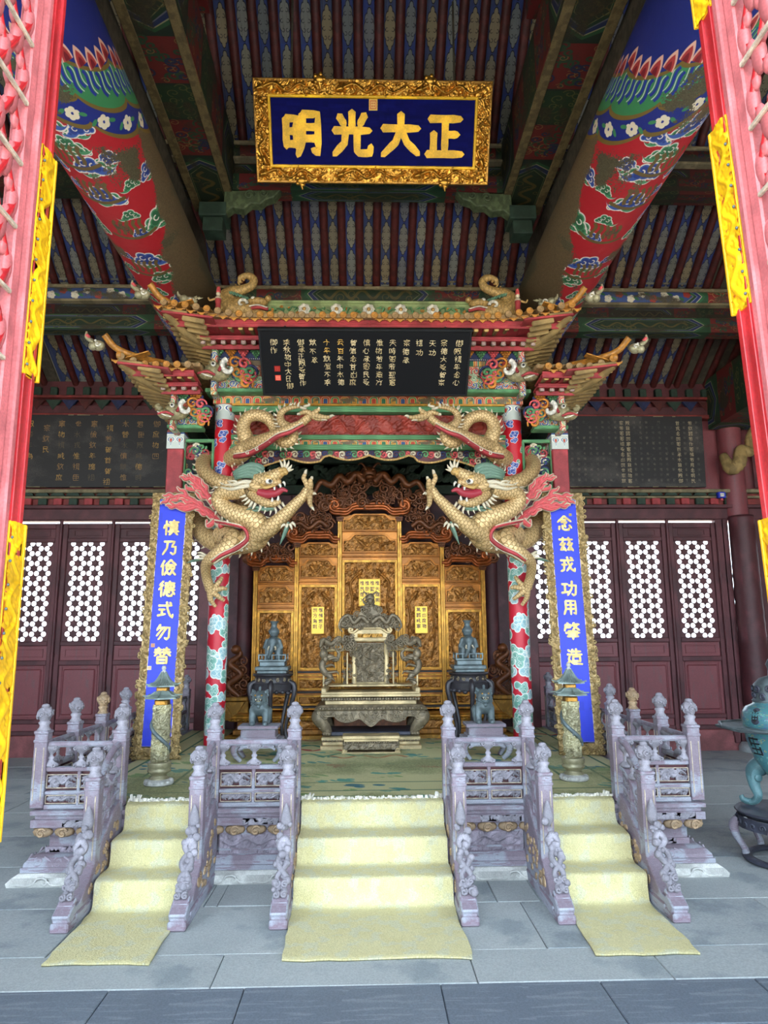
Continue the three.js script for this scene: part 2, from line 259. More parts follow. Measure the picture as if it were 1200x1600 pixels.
// ---------- the hall: floor, walls, roof ----------
const BACK = -10.1, PX = 8.2;                                   // inner face of the back wall, half length of the hall
{
  const R = rngOf(7), f = structure('floor');
  const row = (z0, z1, off, w, mats, x0 = -PX, x1 = PX) => {
    for (let x = x0 + off - w; x < x1;) { const ww = w * (0.7 + 0.6 * R()), a = max(x, x0), b = min(x + ww, x1); x += ww; if (b - a > 0.05) part('stone_slab', bx(b - a - 0.004, 0.08, z1 - z0 - 0.004, 0, 0, 0, { c: 0.004 }), mats[fl(R() * mats.length)], f, { at: [(a + b) / 2, -0.04 - R() * 0.002, (z0 + z1) / 2], rot: [0, 0, (R() - 0.5) * 0.001] }); }
  };
  for (const [z0, z1, o, w] of [[-2.75, -2.2, 0.3, 1.1], [-3.17, -2.75, 0.6, 0.9], [-3.55, -3.17, 0.2, 0.85]]) row(z0, z1, o, w, [M.darkTile], -4, 4);
  row(-3.9, -3.55, 0.35, 0.95, [M.stone, M.stone2]);
  row(-4.55, -3.9, 0.1, 1.2, [M.stone, M.stone2]); row(-5.1, -4.55, 0.4, 1.1, [M.stone, M.stone2], -1.0, 1.0);
  for (let z = -4.55, k = 0; z > -10.0; z -= 0.8, k++) for (const s of [-1, 1]) row(max(z - 0.8, -10.15), z, 0.25 + 0.5 * (k % 2), 1.25, [M.stone, M.stone2], s < 0 ? -PX : 1.0, s < 0 ? -1.0 : PX);
  part('paving', [bx(2.0, 0.08, 5.1, 0, -0.042, -7.65, { c: 0 }), bx(2 * PX, 0.08, 3.6, 0, -0.042, -0.4, { c: 0 }), bx(PX - 4, 0.08, 1.35, -(PX + 4) / 2, -0.042, -2.875, { c: 0 }), bx(PX - 4, 0.08, 1.35, (PX + 4) / 2, -0.042, -2.875, { c: 0 })], M.darkTile, f);
  part('ground_bed', bx(2 * PX, 0.2, 12, 0, -0.19, -4.3, { c: 0 }), M.stone, f);
  const g = structure('courtyard');
  part('courtyard_paving', [bx(60, 0.2, 40, 0, -0.5, 22.5, { c: 0 }), bx(60, 0.2, 40, 0, -0.5, -31, { c: 0 })], M.paving, g);
}
// roof slopes: [distance, height] of the rafters' undersides
const SLOPE = [[10.5, 4.98], [8.7, 6.1], [7.3, 7.12], [5.9, 8.3], [4.5, 9.3], [3.1, 8.3], [1.7, 7.12], [0.3, 6.1], [-0.2, 5.8]];
const boardPic = canvas(128, 1024, (g, w, h) => {               // blue board with grey cloud cartouches outlined in black
  const R = rngOf(31); g.fillStyle = '#3a54a6'; g.fillRect(0, 0, w, h);
  for (let i = 0; i < 900; i++) { g.fillStyle = `rgba(${R() < 0.5 ? '150,150,150' : '20,28,80'},${R() * 0.16})`; g.fillRect(R() * w, R() * h, 1 + R() * 4, 20 + R() * 160); }
  for (let k = 0; k < 5; k++) {
    const y = 100 + k * 205, x = w / 2 + (R() - 0.5) * 10;
    const lobes = [[0, -74, 20], [-24, -46, 24], [24, -46, 24], [-34, -12, 24], [34, -12, 24], [-34, 24, 24], [34, 24, 24], [-20, 54, 22], [20, 54, 22], [0, 78, 18], [0, 0, 46]];
    for (const [grow, col] of [[5, '#15171f'], [0, ['#a7a592', '#b3ad95', '#9c9f98'][fl(R() * 3)]]]) { g.fillStyle = col; for (const [a, b, r] of lobes) { g.beginPath(); g.ellipse(x + a * 0.52, y + b, r * 0.58 + grow * 0.5, r + grow, 0, 0, TAU); g.fill(); } }
    g.strokeStyle = '#2a2c33'; g.lineWidth = 2.6; for (const [a, b, d] of [[-28, -40, 1], [28, -40, -1], [-36, 6, 1], [36, 6, -1], [-26, 46, -1], [26, 46, 1]]) { g.beginPath(); g.arc(x + a * 0.5, y + b, 8, d > 0 ? 0.5 : 2.6, d > 0 ? 5 : 2.6 - 4.5, d < 0); g.stroke(); }
  }
  for (let i = 0; i < 260; i++) { g.fillStyle = `rgba(${R() < 0.5 ? '110,100,80' : '60,56,56'},${R() * 0.2})`; g.fillRect(R() * w, R() * h, 1 + R() * 5, 10 + R() * 90); }
});
const boardMats = [0, 0.21, 0.43, 0.64, 0.83].map((o, i) => mat({ map: tex(boardPic, { off: [0, o] }), color: [0xc0c0c0, 0xa4a8b0, 0xbcae98, 0xaaaab6, 0xc0b2a0][i], roughness: 0.8 }));
{
  const c = structure('ceiling'), STEP = 0.222, n = 41;          // single rafters where the photograph shows them
  for (let s = 0; s < SLOPE.length - 1; s++) {
    const [d0, h0] = SLOPE[s], [d1, h1] = SLOPE[s + 1], L = hypot(d1 - d0, h1 - h0) + 0.06, rx = Math.atan2(h1 - h0, d0 - d1);
    const cz = -(d0 + d1) / 2, cy = (h0 + h1) / 2;
    const rg = done(join(mv(new THREE.CylinderGeometry(0.052, 0.052, L, 8, 1), 0, 0, 0, { rx: PI / 2 - rx })));
    const bg = (() => { const g = bx(STEP, 0.03, L, 0, 0, 0, { c: 0 }); const p = g.attributes.position, uv = new Float32Array(p.count * 2); for (let i = 0; i < p.count; i++) { uv[i * 2] = p.getX(i) / STEP + 0.5; uv[i * 2 + 1] = p.getZ(i) / 2.1; } g.setAttribute('uv', new THREE.BufferAttribute(uv, 2)); g.userData.uv = true; return done(join(mv(g, 0, 0, 0, { rx: -rx }), true)); })();
    const up = s > 2;
    if (!up) for (let i = 0; i < n; i++) {
      const x = (i - (n - 1) / 2) * STEP * (PX * 2 - 0.1) / (PX * 2) + 0;
      part('rafter', rg, M.rafter, c, { at: [x + STEP / 2, cy + 0.052, cz] });
      part('roof_board', bg, boardMats[fl(hash2(i, s, 5) * 5)], c, { at: [x, cy + 0.085, cz] });
    }
    const span = up ? [[-PX, PX]] : [[-PX, -(n / 2) * STEP], [(n / 2) * STEP, PX]];
    for (const [x0, x1] of span) { const g = []; if (!up || s < 3) for (let x = x0 + 0.11; x < x1; x += STEP) g.push(mv(rg.clone(), x, cy + 0.052, cz)); const w = x1 - x0; part("roof_board", mv(mv(bx(w, 0.03, L, 0, 0, 0, { c: 0 }), 0, 0, 0, { rx: -rx }), (x0 + x1) / 2, cy + 0.085, cz), M.wood, c); if (g.length) part('rafter', g, M.rafter, c, { stuff: true }); }
    part('roof_covering', mv(mv(bx(2 * PX + 0.6, 0.25, L + 0.12, 0, 0, 0, { c: 0 }), 0, 0, 0, { rx: -rx }), 0, cy + 0.24, cz), M.roofOuter, c);
  }
}
// ---------- painted timber pictures ----------
function cloud(g, x, y, s, col, edge = '#f1ece0', dir = 1) {      // ruyi cloud with a light outline, an inner coil and a tail
  const L = [[0, 0, 0.55], [-0.6, 0.15, 0.4], [0.6, 0.2, 0.42], [-0.25, -0.42, 0.4], [0.35, -0.36, 0.36], [-0.95, 0.38, 0.24], [1.0, 0.42, 0.24]];
  for (const [k, c] of [[0.12, edge], [0, col[0]], [-0.12, col[1]]]) { g.fillStyle = c; for (const [a, b, r] of L) { g.beginPath(); g.arc(x + a * s * dir, y + b * s, max(0.1, (r + k) * s), 0, TAU); g.fill(); } if (k >= 0) { g.beginPath(); g.moveTo(x + 0.8 * s * dir, y + 0.1 * s); g.quadraticCurveTo(x + 1.6 * s * dir, y + (0.9 + k) * s, x + 2.1 * s * dir, y + 0.2 * s); g.quadraticCurveTo(x + 1.5 * s * dir, y + (1.1 + k * 2) * s, x + 0.5 * s * dir, y + 0.65 * s); g.fill(); } }
  g.strokeStyle = edge; g.lineWidth = max(1, s * 0.1); for (const [a, b, r] of [[-0.25, -0.25, 0.22], [0.4, -0.05, 0.2], [-0.55, 0.2, 0.18]]) { g.beginPath(); g.arc(x + a * s * dir, y + b * s, r * s, 0.4, 5); g.stroke(); }
}
const CL = { blue: ['#3f5fae', '#27408f'], green: ['#4d9468', '#2f6b4a'], teal: ['#8fb8a8', '#6d9c94'], pale: ['#d5e2de', '#a9c4c0'] };
function grime(g, w, h, seed, lo, hi, col, kx = 4, ky = 4, mask = () => 0) {   // patches of paint loss with ragged outlines
  const im = g.getImageData(0, 0, w, h), d = im.data, c = hex(col), st = 1;
  for (let y = 0; y < h; y += st) for (let x = 0; x < w; x += st) { const u = x / w, v = y / h, n = fbm(u * kx, v * ky, seed, 4) * 0.9 + vnoise(x / 3, y / 3, seed + 3) * 0.1 + mask(u, v), t = smooth(lo, hi, n); if (t > 0) { const q = (y * w + x) * 4, e = 0.8 + 0.4 * vnoise(x / 1.5, y / 1.5, seed + 7); for (let k = 0; k < 3; k++) d[q + k] = lerp(d[q + k], c[k] * e, t); } }
  g.putImageData(im, 0, 0);
}
const logPic = canvas(1024, 2048, (g, w, h) => {                  // across: round the log, the underside at the middle; down: into the hall
  const R = rngOf(41), Y = (d) => (d - 2) / 6.7 * h, skew = (x) => 2.5 * (clamp(x / w, 0.3, 0.86) - 0.347) / 6.7 * h;
  g.fillStyle = '#b8222e'; g.fillRect(0, 0, w, h);
  const lob = (x) => sqrt(max(0, 1 - (2 * ((x / w * 7) % 1) - 1) ** 2)), edge = (d, amp) => { const p = []; for (let x = 0; x <= w; x += 4) p.push([x, Y(d) + skew(x) + amp * h / 6.7 * lob(x)]); return p; };
  const band = (d, amp, col) => { g.fillStyle = col; g.beginPath(); g.moveTo(0, 0); for (const [x, y] of edge(d, amp)) g.lineTo(x, y); g.lineTo(w, 0); g.fill(); };
  const P = []; for (let i = 0; i < 2000 && P.length < 120; i++) { const x = R() * w, y = Y(4.5) + R() * (h - Y(4.5)), s = 24 + R() * 28; if (P.every(([a, b, q]) => hypot(a - x, b - y) > (q + s) * 0.9)) P.push([x, y, s]); }
  for (const [x, y, s] of P) { const k = R(), d = R() < 0.5 ? 1 : -1; if (s > 31) cloud(g, x + s * 0.8 * d, y + s * 0.35, s * 0.8, CL.green, '#e9e2da', -d); cloud(g, x, y, s, k < 0.65 ? CL.blue : CL.green, '#e9e2da', d); }
  g.strokeStyle = '#6e5a34'; g.lineWidth = 13; for (const [d, x] of [[5.3, 400], [5.75, 420], [6.3, 470], [7.0, 450]]) for (let k = 0; k < 5; k++) { g.beginPath(); const a = x + k * 24, y = Y(d); g.moveTo(a, y); g.bezierCurveTo(a + 22, y - 26, a - 16, y - 44, a + 14, y - 66); g.stroke(); if (!k) { g.beginPath(); g.moveTo(x - 30, y + 8); g.quadraticCurveTo(x + 60, y + 34, x + 150, y); g.stroke(); } }
  grime(g, w, h, 43, 0.55, 0.575, '#685840', 6, 10, (u, v) => 0.42 * smooth(lerp(0.7, 0.52, smooth(0.38, 0.85, v)), lerp(0.78, 0.63, smooth(0.38, 0.85, v)), u) + 0.1 * smooth(0.55, 0.8, v) * smooth(0.05, 0.12, abs(u - 0.46)) - 0.12);
  band(4.32, 0.12, '#7a6430'); band(4.27, 0.12, '#1f2f86');
  for (let k = 0; k < 14; k++) { const x = (k + 0.5) / 14 * w, y = Y(4.22) + skew(x) + 14; for (let j = 0; j < 6; j++) { g.fillStyle = '#eadfc4'; g.beginPath(); g.arc(x + cos(j) * 12, y + sin(j) * 13, 9, 0, TAU); g.fill(); } for (const q of [-1, 1]) { g.fillStyle = '#3f8b5c'; g.beginPath(); g.ellipse(x + q * 27, y + q * 10, 12, 6, q * 0.6, 0, TAU); g.fill(); } }
  band(4.04, 0.12, '#7a6430'); band(3.99, 0.12, '#3d8a58');
  for (let i = 0; i < 60; i++) { const x = i / 60 * w, y = Y(3.82) + skew(x) + (i % 2) * 20; for (const [o, lw, c] of [[0, 8, '#24389a'], [8, 2.5, '#cfd6d0']]) { g.strokeStyle = c; g.lineWidth = lw; g.beginPath(); g.moveTo(x + o, y - 36); g.bezierCurveTo(x + 14 + o, y - 14, x - 12 + o, y + 6, x + 6 + o, y + 36); g.stroke(); } }
  band(3.66, 0.1, '#7a6430'); band(3.62, 0.1, '#1d2c80');
  for (let k = 0; k < 34; k++) { const x = k / 34 * w + 8, y = Y(3.62) + skew(x) + 0.1 * h / 6.7 * lob(x); for (const [r, c] of [[16, '#e8b8a4'], [12, '#b03a3c'], [7, '#7c1c2a']]) { g.fillStyle = c; g.beginPath(); g.moveTo(x - r, y); g.quadraticCurveTo(x - r, y - r * 2, x, y - r * 3.4); g.quadraticCurveTo(x + r, y - r * 2, x + r, y); g.fill(); } }
  grime(g, w, h, 47, 0.7, 0.72, '#55503c', 8, 16, (u, v) => 0.16 * smooth(0.7, 0.85, u));
});
function beamPic(seed, o = {}) {                                 // one bay of a painted tie beam: end blocks, chevrons, a long middle panel
  return canvas(1024, 128, (g, w, h) => {
    const R = rngOf(seed); g.fillStyle = o.base ?? '#2f5a3e'; g.fillRect(0, 0, w, h);
    const scrolls = (x0, x1, col, n, s) => { g.strokeStyle = col; g.lineWidth = s; for (let i = 0; i < n; i++) { const x = x0 + R() * (x1 - x0), y = 16 + R() * (h - 32), r = 8 + R() * 14, a = R() * TAU; g.beginPath(); for (let t = 0; t < 14; t++) { const q = r * (1 - t / 16), b = a + t * 0.55; g[t ? 'lineTo' : 'moveTo'](x + cos(b) * q, y + sin(b) * q); } g.stroke(); } };
    for (const [a, b] of [[0, 70], [954, 1024]]) { g.fillStyle = '#27492f'; g.fillRect(a, 0, b - a, h); scrolls(a, b, '#7a7a4a', 8, 3); }
    for (const [a, b] of [[78, 250], [774, 946]]) { g.fillStyle = '#8a2a2a'; g.fillRect(a, 0, b - a, h); scrolls(a + 8, b - 8, '#35604a', 12, 6); scrolls(a + 8, b - 8, '#b08a5a', 9, 2.5); scrolls(a + 8, b - 8, '#2a3a70', 6, 5); }
    const lens = (x0, x1, y0, y1, q) => { g.beginPath(); g.moveTo(x0, (y0 + y1) / 2); g.lineTo(x0 + q, y0); g.lineTo(x1 - q, y0); g.lineTo(x1, (y0 + y1) / 2); g.lineTo(x1 - q, y1); g.lineTo(x0 + q, y1); g.closePath(); };
    for (const [k, c] of [[0, '#39704c'], [12, '#c9c6a8'], [16, '#2a3c7c'], [30, '#8a8aa8'], [34, '#1f4630'], [46, '#a0a078'], [49, o.mid ?? '#24402f']]) { g.fillStyle = c; lens(262 + k, 762 - k, k * 0.5 + 4, h - 4 - k * 0.5, 44); g.fill(); }
    if (o.flowers) for (let i = 0; i < 9; i++) { const x = 330 + i * 45, y = h / 2 + (i % 2 ? 10 : -10); g.fillStyle = i % 3 === 2 ? '#a03a34' : '#d8d2c0'; for (let j = 0; j < 5; j++) { g.beginPath(); g.arc(x + cos(j * 1.26) * 9, y + sin(j * 1.26) * 9, 8, 0, TAU); g.fill(); } g.fillStyle = '#2f6a46'; g.beginPath(); g.ellipse(x + 22, y, 12, 5, 0.5, 0, TAU); g.fill(); }
    else { g.strokeStyle = o.gold ?? '#6e6236'; g.lineWidth = 11; g.beginPath(); for (let t = 0; t <= 60; t++) g[t ? 'lineTo' : 'moveTo'](340 + t * 5.7, h / 2 + sin(t * 0.42) * 18); g.stroke(); scrolls(340, 690, o.gold ?? '#6e6236', 16, 3); }
    grime(g, w, h, seed + 5, 0.5, 0.72, '#4a4232', 10, 3);
  });
}
const BP = [beamPic(51), beamPic(52, { flowers: 1, mid: '#39508a' }), beamPic(53, { base: '#243a30', mid: '#27402c', gold: '#7a6a3a' }), beamPic(54, { base: '#4a3a34', mid: '#2c2622' })];
const beamMat = BP.map((c, i) => mat({ map: tex(c), roughness: 0.7, color: [0xb8b8b0, 0xffffff, 0xa8a494, 0x8a8580][i] }));
// square-cut or round timber along x or z with u along its length
function timber(L, w, h, o = {}) {
  const n = o.round ? 16 : 4, P = [], U = [], prof = [];
  if (o.round) for (let i = 0; i <= n; i++) { const a = i / n * TAU; prof.push([sin(a) * w / 2, -cos(a) * h / 2, i / n * 2]); }
  else { const a = w / 2, b = h / 2; let s = 0; const q = [[-a, -b], [a, -b], [a, b], [-a, b], [-a, -b]]; q.forEach(([x, y], i) => prof.push([x, y, i])); }
  for (let i = 0; i < n; i++) { const [x0, y0, u0] = prof[i], [x1, y1, u1] = prof[i + 1]; const A = [-L / 2, y0, x0], B = [L / 2, y0, x0], C = [L / 2, y1, x1], D = [-L / 2, y1, x1]; P.push(...A, ...B, ...C, ...A, ...C, ...D); const r = L / (o.bay ?? 3.4), e = (o.off ?? 0.5) - r / 2; U.push(e, u0, e + r, u0, e + r, u1, e, u0, e + r, u1, e, u1); }
  for (const s of [-1, 1]) for (let i = 1; i < n - 1; i++) { const q = [0, i, i + 1].map((k) => [s * L / 2, prof[k][1], prof[k][0]]); if (s < 0) q.reverse(); q.flatMap((e) => e).forEach((e) => P.push(e)); U.push(0.02, 0, 0.03, 1, 0.04, 1); }
  const g = new THREE.BufferGeometry(); g.setAttribute('position', new THREE.Float32BufferAttribute(P, 3)); g.setAttribute('uv', new THREE.Float32BufferAttribute(U, 2)); g.computeVertexNormals(); g.userData.uv = true;
  if (o.round) { const N = g.attributes.normal, p = g.attributes.position; for (let i = 0; i < n * 6; i++) { const y = p.getY(i), z = p.getZ(i), l = hypot(y, z); N.setXYZ(i, 0, y / l, z / l); } }
  if (o.z) { g.rotateY(PI / 2); } return mv(g, o.x, o.y, o.at, {});
}
{
  const t = structure('beam');
  for (const s of [-1, 1]) {                                      // the two great logs that carry the roof, with the beams stacked on them
    const g = new THREE.CylinderGeometry(0.4, 0.4, 7.5, 40, 1, false).toNonIndexed(); g.rotateX(PI / 2);
    const p = g.attributes.position, uv = g.attributes.uv; for (let i = 0; i < p.count; i++) { const a = Math.atan2(-s * p.getX(i), -p.getY(i)); uv.setXY(i, 0.5 + a / TAU, 1 - (3.65 - p.getZ(i) + 0.1) / 6.7); }
    g.userData.uv = true; part('log_beam', mv(g, 0, 0, 0), M.logPaint ??= mat({ map: tex(logPic), roughness: 0.62, bumpMap: tex(roughBump, { data: true, rep: [6, 12] }), bumpScale: 0.002 }), t, { at: [s * 2.26, 5.71, -5.65] });
    part('spacer_board', [bx(0.1, 0.6, 7.2, s * 2.1, 6.2, -5.0)], M.wood, t);
    part('upper_beam', [timber(6.4, 0.5, 0.62, { z: 1, bay: 3.0 })], beamMat[2], t, { at: [s * 1.76, 6.75, -4.35] });
    part('edge_batten', [bx(0.09, 0.03, 6.4, s * 1.56, 6.44, -4.35), bx(0.09, 0.03, 6.4, s * 1.96, 6.44, -4.35)], M.wood2 ??= S(mottled('#6a5a38', '#4e4630', 6, 175, { stretch: 0.2 }), 0.7, { roughness: 0.8 }), t);
    part('spacer_board', [bx(0.08, 0.5, 6.0, s * 1.8, 7.2, -4.4), bx(0.3, 0.25, 0.5, s * 1.8, 6.6, -7.35)], M.wood, t);
    part('upper_beam', [timber(3.2, 0.42, 0.5, { z: 1, bay: 2.2 })], beamMat[0], t, { at: [s * 1.76, 7.8, -4.4] });
    part('log_beam', [timber(4.6, 0.62, 0.75, { z: 1, bay: 2.6 })], beamMat[0], t, { at: [s * 5.38, 4.95, -7.75] });
    part('carved_bracket', [extr([[0, 0], [0.62, 0.02], [0.55, -0.07], [0.46, -0.1], [0.4, -0.16], [0.3, -0.15], [0.22, -0.22], [0.1, -0.2], [0, -0.28]].map(([a, b]) => [a, b]), 0.14, 0.012), tube(spiralPts(0.28, -0.06, 0.06, 1.4, 1, 0, 0.15), 0.014, { m: 6 }), tube(spiralPts(0.44, -0.03, 0.045, 1.4, -1, 0, 0.15), 0.012, { m: 6 })].map((q) => s > 0 ? flip(q) : q), M.mossy ??= S(mottled('#4a6a48', '#5a4a38', 7, 171), 0.3, { roughness: 0.7 }), t, { at: [s * 1.6, 6.44, -7.3] });
    part('carved_bracket', [bx(0.3, 0.16, 0.3, 0, -0.2, 0), bx(0.22, 0.16, 0.22, 0, -0.36, 0)], M.dkGreen, t, { at: [s * 1.72, 6.42, -7.3] });
  }
  const purlin = (d, top, x0, x1, k, r = 0.13) => {                // round purlin, board and tie beam under it
    const L = x1 - x0, x = (x0 + x1) / 2;
    part('purlin', [timber(L, r * 2, r * 2, { round: 1, off: 0.5 })], beamMat[k[0]], t, { at: [x, top - r, -d] });
    part('dusty_ledge', [bx(L, 0.03, 0.1, x, top - r * 2 + 0.02, -d + 0.1), bx(L, 0.04, 0.12, x, top - 0.04, -d + 0.08)], M.dust, t);
    part('tie_board', [timber(L, 0.09, 0.17, { bay: 1.7 })], beamMat[k[1]], t, { at: [x, top - r * 2 - 0.08, -d] });
    part('tie_beam', [timber(L, 0.2, 0.2, {})], beamMat[k[2]], t, { at: [x, top - r * 2 - 0.265, -d + 0.02] });
  };
  purlin(8.7, 6.07, -5.2, -2.0, [1, 3, 0]); purlin(8.7, 6.07, 2.0, 5.2, [1, 3, 0]); purlin(8.7, 6.07, -2.0, 2.0, [0, 3, 2]);
  purlin(8.7, 6.07, -PX, -5.2, [3, 3, 3]); purlin(8.7, 6.07, 5.2, PX, [3, 3, 3]);
  purlin(7.3, 7.09, -1.72, 1.72, [2, 2, 0]); purlin(7.3, 7.09, -PX, -1.72, [3, 3, 3]); purlin(7.3, 7.09, 1.72, PX, [3, 3, 3]);
  for (const [d, h] of [[5.9, 8.28], [4.5, 9.26], [3.1, 8.28], [1.7, 7.1]]) part('purlin', [timber(2 * PX, 0.26, 0.26, { round: 1 })], beamMat[0], t, { at: [0, h - 0.13, -d] });
}
// ---------- back wall, its doors, gables and the front ----------
const LW = 0.475, LH = 1.38;
const latticeGeo = (() => {                                        // board pierced with round holes in rings of six
  const u = 0.081, r = 0.0352, vy = u * 0.866, s = new THREE.Shape(); s.moveTo(-LW / 2 - 0.04, 0); s.lineTo(LW / 2 + 0.04, 0); s.lineTo(LW / 2 + 0.04, LH); s.lineTo(-LW / 2 - 0.04, LH); s.closePath();
  const stars = [];
  for (let j = 0; j < 20; j++) { const y = 0.03 + j * vy; for (const k of j % 2 ? [0, 2, 3, 5] : [0.5, 1.5, 3.5, 4.5]) { const x = (k - 2.5) * u, p = new THREE.Path(), pts = []; for (let i = 0; i < 12; i++) pts.push([x + cos(i / 12 * TAU) * r, clamp(y + sin(i / 12 * TAU) * r, 0.004, LH - 0.004)]); pts.forEach(([a, b], i) => i ? p.lineTo(a, b) : p.moveTo(a, b)); s.holes.push(p); }
    for (const k of j % 2 ? [1, 4] : [2.5]) { if (y < 0.05 || y > LH - 0.05) continue; const q = []; for (let i = 0; i < 12; i++) { const e = (i % 2 ? 0.022 : 0.042); q.push([(k - 2.5) * u + cos(i / 12 * TAU + PI / 6) * e, y + sin(i / 12 * TAU + PI / 6) * e]); } stars.push(extr(q, 0.006, 0, { z: 0.016 })); } }
  return done(join([mv(new THREE.ExtrudeGeometry(s, { depth: 0.016, bevelEnabled: false })), ...stars]));
})();
{
  const w = structure('wall_back');
  part('sill_wall', [bx(2 * PX, 0.3, 0.2, 0, 0.13, BACK - 0.06, { c: 0.01 })], M.redSill ??= S(mottled('#804448', '#8c5456', 5, 141), 1, { roughness: 0.6 }), w);
  part('lintel', [bx(2 * PX, 0.16, 0.24, 0, 3.3, BACK - 0.04), bx(2 * PX, 0.05, 0.3, 0, 3.4, BACK)], M.redDark, w);
  part('wall_panel', [bx(2 * PX, 1.75, 0.1, 0, 4.2, BACK - 0.12, { c: 0 })], M.red, w);
  part('lintel', [bx(2 * PX, 0.16, 0.2, 0, 4.84, BACK - 0.04), bx(2 * PX, 0.28, 0.22, 0, 5.16, BACK - 0.1, { c: 0 })], M.redDark, w);
  part('wall_panel', [bx(4.4, 2.95, 0.08, 0, 1.72, BACK - 0.1, { c: 0 })], M.redDark, w);
  for (let i = 0; i < 12; i++) part('wall_plank', [bx(0.35, 2.9, 0.03, -1.95 + i * 0.355, 1.7, BACK - 0.05)], M.redDark, w);
  // bands of blocks above and below the inscribed boards
  const tr = structure('trim_1'), tr2 = structure('trim_2');
  const cols = [M.dkGreen, M.navy ??= S(mottled('#26305e', '#1f2748', 6, 143), 0.3, { roughness: 0.7 }), M.rafter];
  const den = done(join(bx(0.1, 0.13, 0.07, 0, 0, 0))), den2 = done(join(bx(0.12, 0.1, 0.06, 0, 0, 0))), tri = done(join(extr([[-0.115, 0.07], [0.115, 0.07], [0.06, 0], [0, -0.085], [-0.06, 0]], 0.05, 0.006))), sca = done(join(extr([[-0.1, 0], [0.1, 0], [0.07, 0.045], [0, 0.07], [-0.07, 0.045]], 0.045, 0.005)));
  part('rail', [bx(2 * PX, 0.04, 0.1, 0, 5.05, BACK + 0.04), bx(2 * PX, 0.06, 0.12, 0, 4.76, BACK + 0.04)], M.redPaintDark ??= S(mottled('#7a2a2a', '#8c3834', 5, 145), 0.5, { roughness: 0.6 }), tr);
  part('rail', [bx(2 * PX, 0.05, 0.16, 0, 3.63, BACK + 0.06), bx(2 * PX, 0.03, 0.12, 0, 3.545, BACK + 0.04)], M.dust, tr2);
  part('rail', [bx(2 * PX, 0.24, 0.08, 0, 3.52, BACK - 0.02)], M.redPaintDark, tr2);
  for (let i = 0; i < 46; i++) { const x = (i - 22.5) * 0.235; if (abs(x) < 2.1) continue; part('dentil', den, M.dkGreen, tr, { at: [x, 5.13, BACK + 0.05] }); part('triangle_block', tri, cols[i % 3], tr, { at: [x, 4.93, BACK + 0.02] }); }
  for (let i = 0; i < 50; i++) { const x = (i - 24.5) * 0.215; if (abs(x) < 2.1) continue; part('dentil', den2, i % 2 ? M.dkGreen : M.redPaint, tr2, { at: [x, 3.485, BACK + 0.05] }); part('scallop_block', sca, M.dkGreen, tr2, { at: [x, 3.565, BACK + 0.06] }); }
  const frameOf = (x0, x1, y0, y1, b, d) => [bx(x1 - x0, b, d, (x0 + x1) / 2, y0 + b / 2, 0), bx(x1 - x0, b, d, (x0 + x1) / 2, y1 - b / 2, 0), bx(b, y1 - y0, d, x0 + b / 2, (y0 + y1) / 2, 0), bx(b, y1 - y0, d, x1 - b / 2, (y0 + y1) / 2, 0)];
  const door = structure('door_1', [0, 0, BACK]);
  part('stile', [bx(0.075, 2.9, 0.06, -0.315, 1.73, 0), bx(0.075, 2.9, 0.06, 0.315, 1.73, 0)], M.redDark, door);
  part('rail', [[3.14, 0.08], [2.94, 0.06], [1.5, 0.06], [1.24, 0.07], [0.46, 0.06], [0.31, 0.06]].map(([y, h]) => bx(0.56, h, 0.055, 0, y, 0)), M.redDark, door);
  part('panel', [bx(0.57, 0.16, 0.02, 0, 3.04, -0.01), ...frameOf(-0.2, 0.2, 2.995, 3.085, 0.014, 0.02)], M.redDark, door);
  part('panel', [bx(0.57, 0.2, 0.02, 0, 1.37, -0.01), ...frameOf(-0.22, 0.22, 1.31, 1.43, 0.016, 0.02)], M.red, door);
  part('panel', [bx(0.57, 0.76, 0.02, 0, 0.85, -0.01), bx(0.44, 0.62, 0.03, 0, 0.85, 0, { c: 0.02 }), ...frameOf(-0.25, 0.25, 0.5, 1.2, 0.02, 0.025)], M.red, door);
  part('panel', [bx(0.57, 0.12, 0.02, 0, 0.39, -0.01)], M.red, door);
  part('lattice', latticeGeo, M.redDark, door, { at: [0, 1.53, -0.012] });
  part('pivot_pole', [cyl(0.024, 0.024, 3.1, 0.362, 1.75, 0.045, { n: 10 }), ...[0.9, 1.35, 2.4].map((y) => cyl(0.03, 0.03, 0.05, 0.362, y, 0.045, { n: 10 }))], M.redDark, door);
  let n = 2; const dx = [-4.7, -3.97, -3.24, -2.51, 2.51, 3.24, 3.97, 4.7, 5.98, 6.71, 7.44, -5.98, -6.71, -7.44];
  dx.forEach((x, i) => { const d = i ? door.clone() : door; d.position.x = x; if (i) { d.name = 'door_' + n++; scene.add(d); } });
  for (const x of [-5.1, -2.12, 2.12, 5.1, 5.17, -5.17, 5.65, -5.65, 7.85, -7.85]) part('door_post', [bx(0.1, 3.2, 0.14, x, 1.7, BACK)], M.redDark, w);
  dx.forEach((x, i) => part('door_head', [bx(0.7, i % 3 === 2 ? 0.03 : 0.012, 0.08, x, 3.216, BACK)], M.redDark, w));
  const colm = structure('column');
  const lump = (t, a) => 1 + 0.05 * (vnoise(t * 40, a * 3, 3) - 0.5) * smooth(0.9, 0.2, abs(t - 0.5) * 1.6);
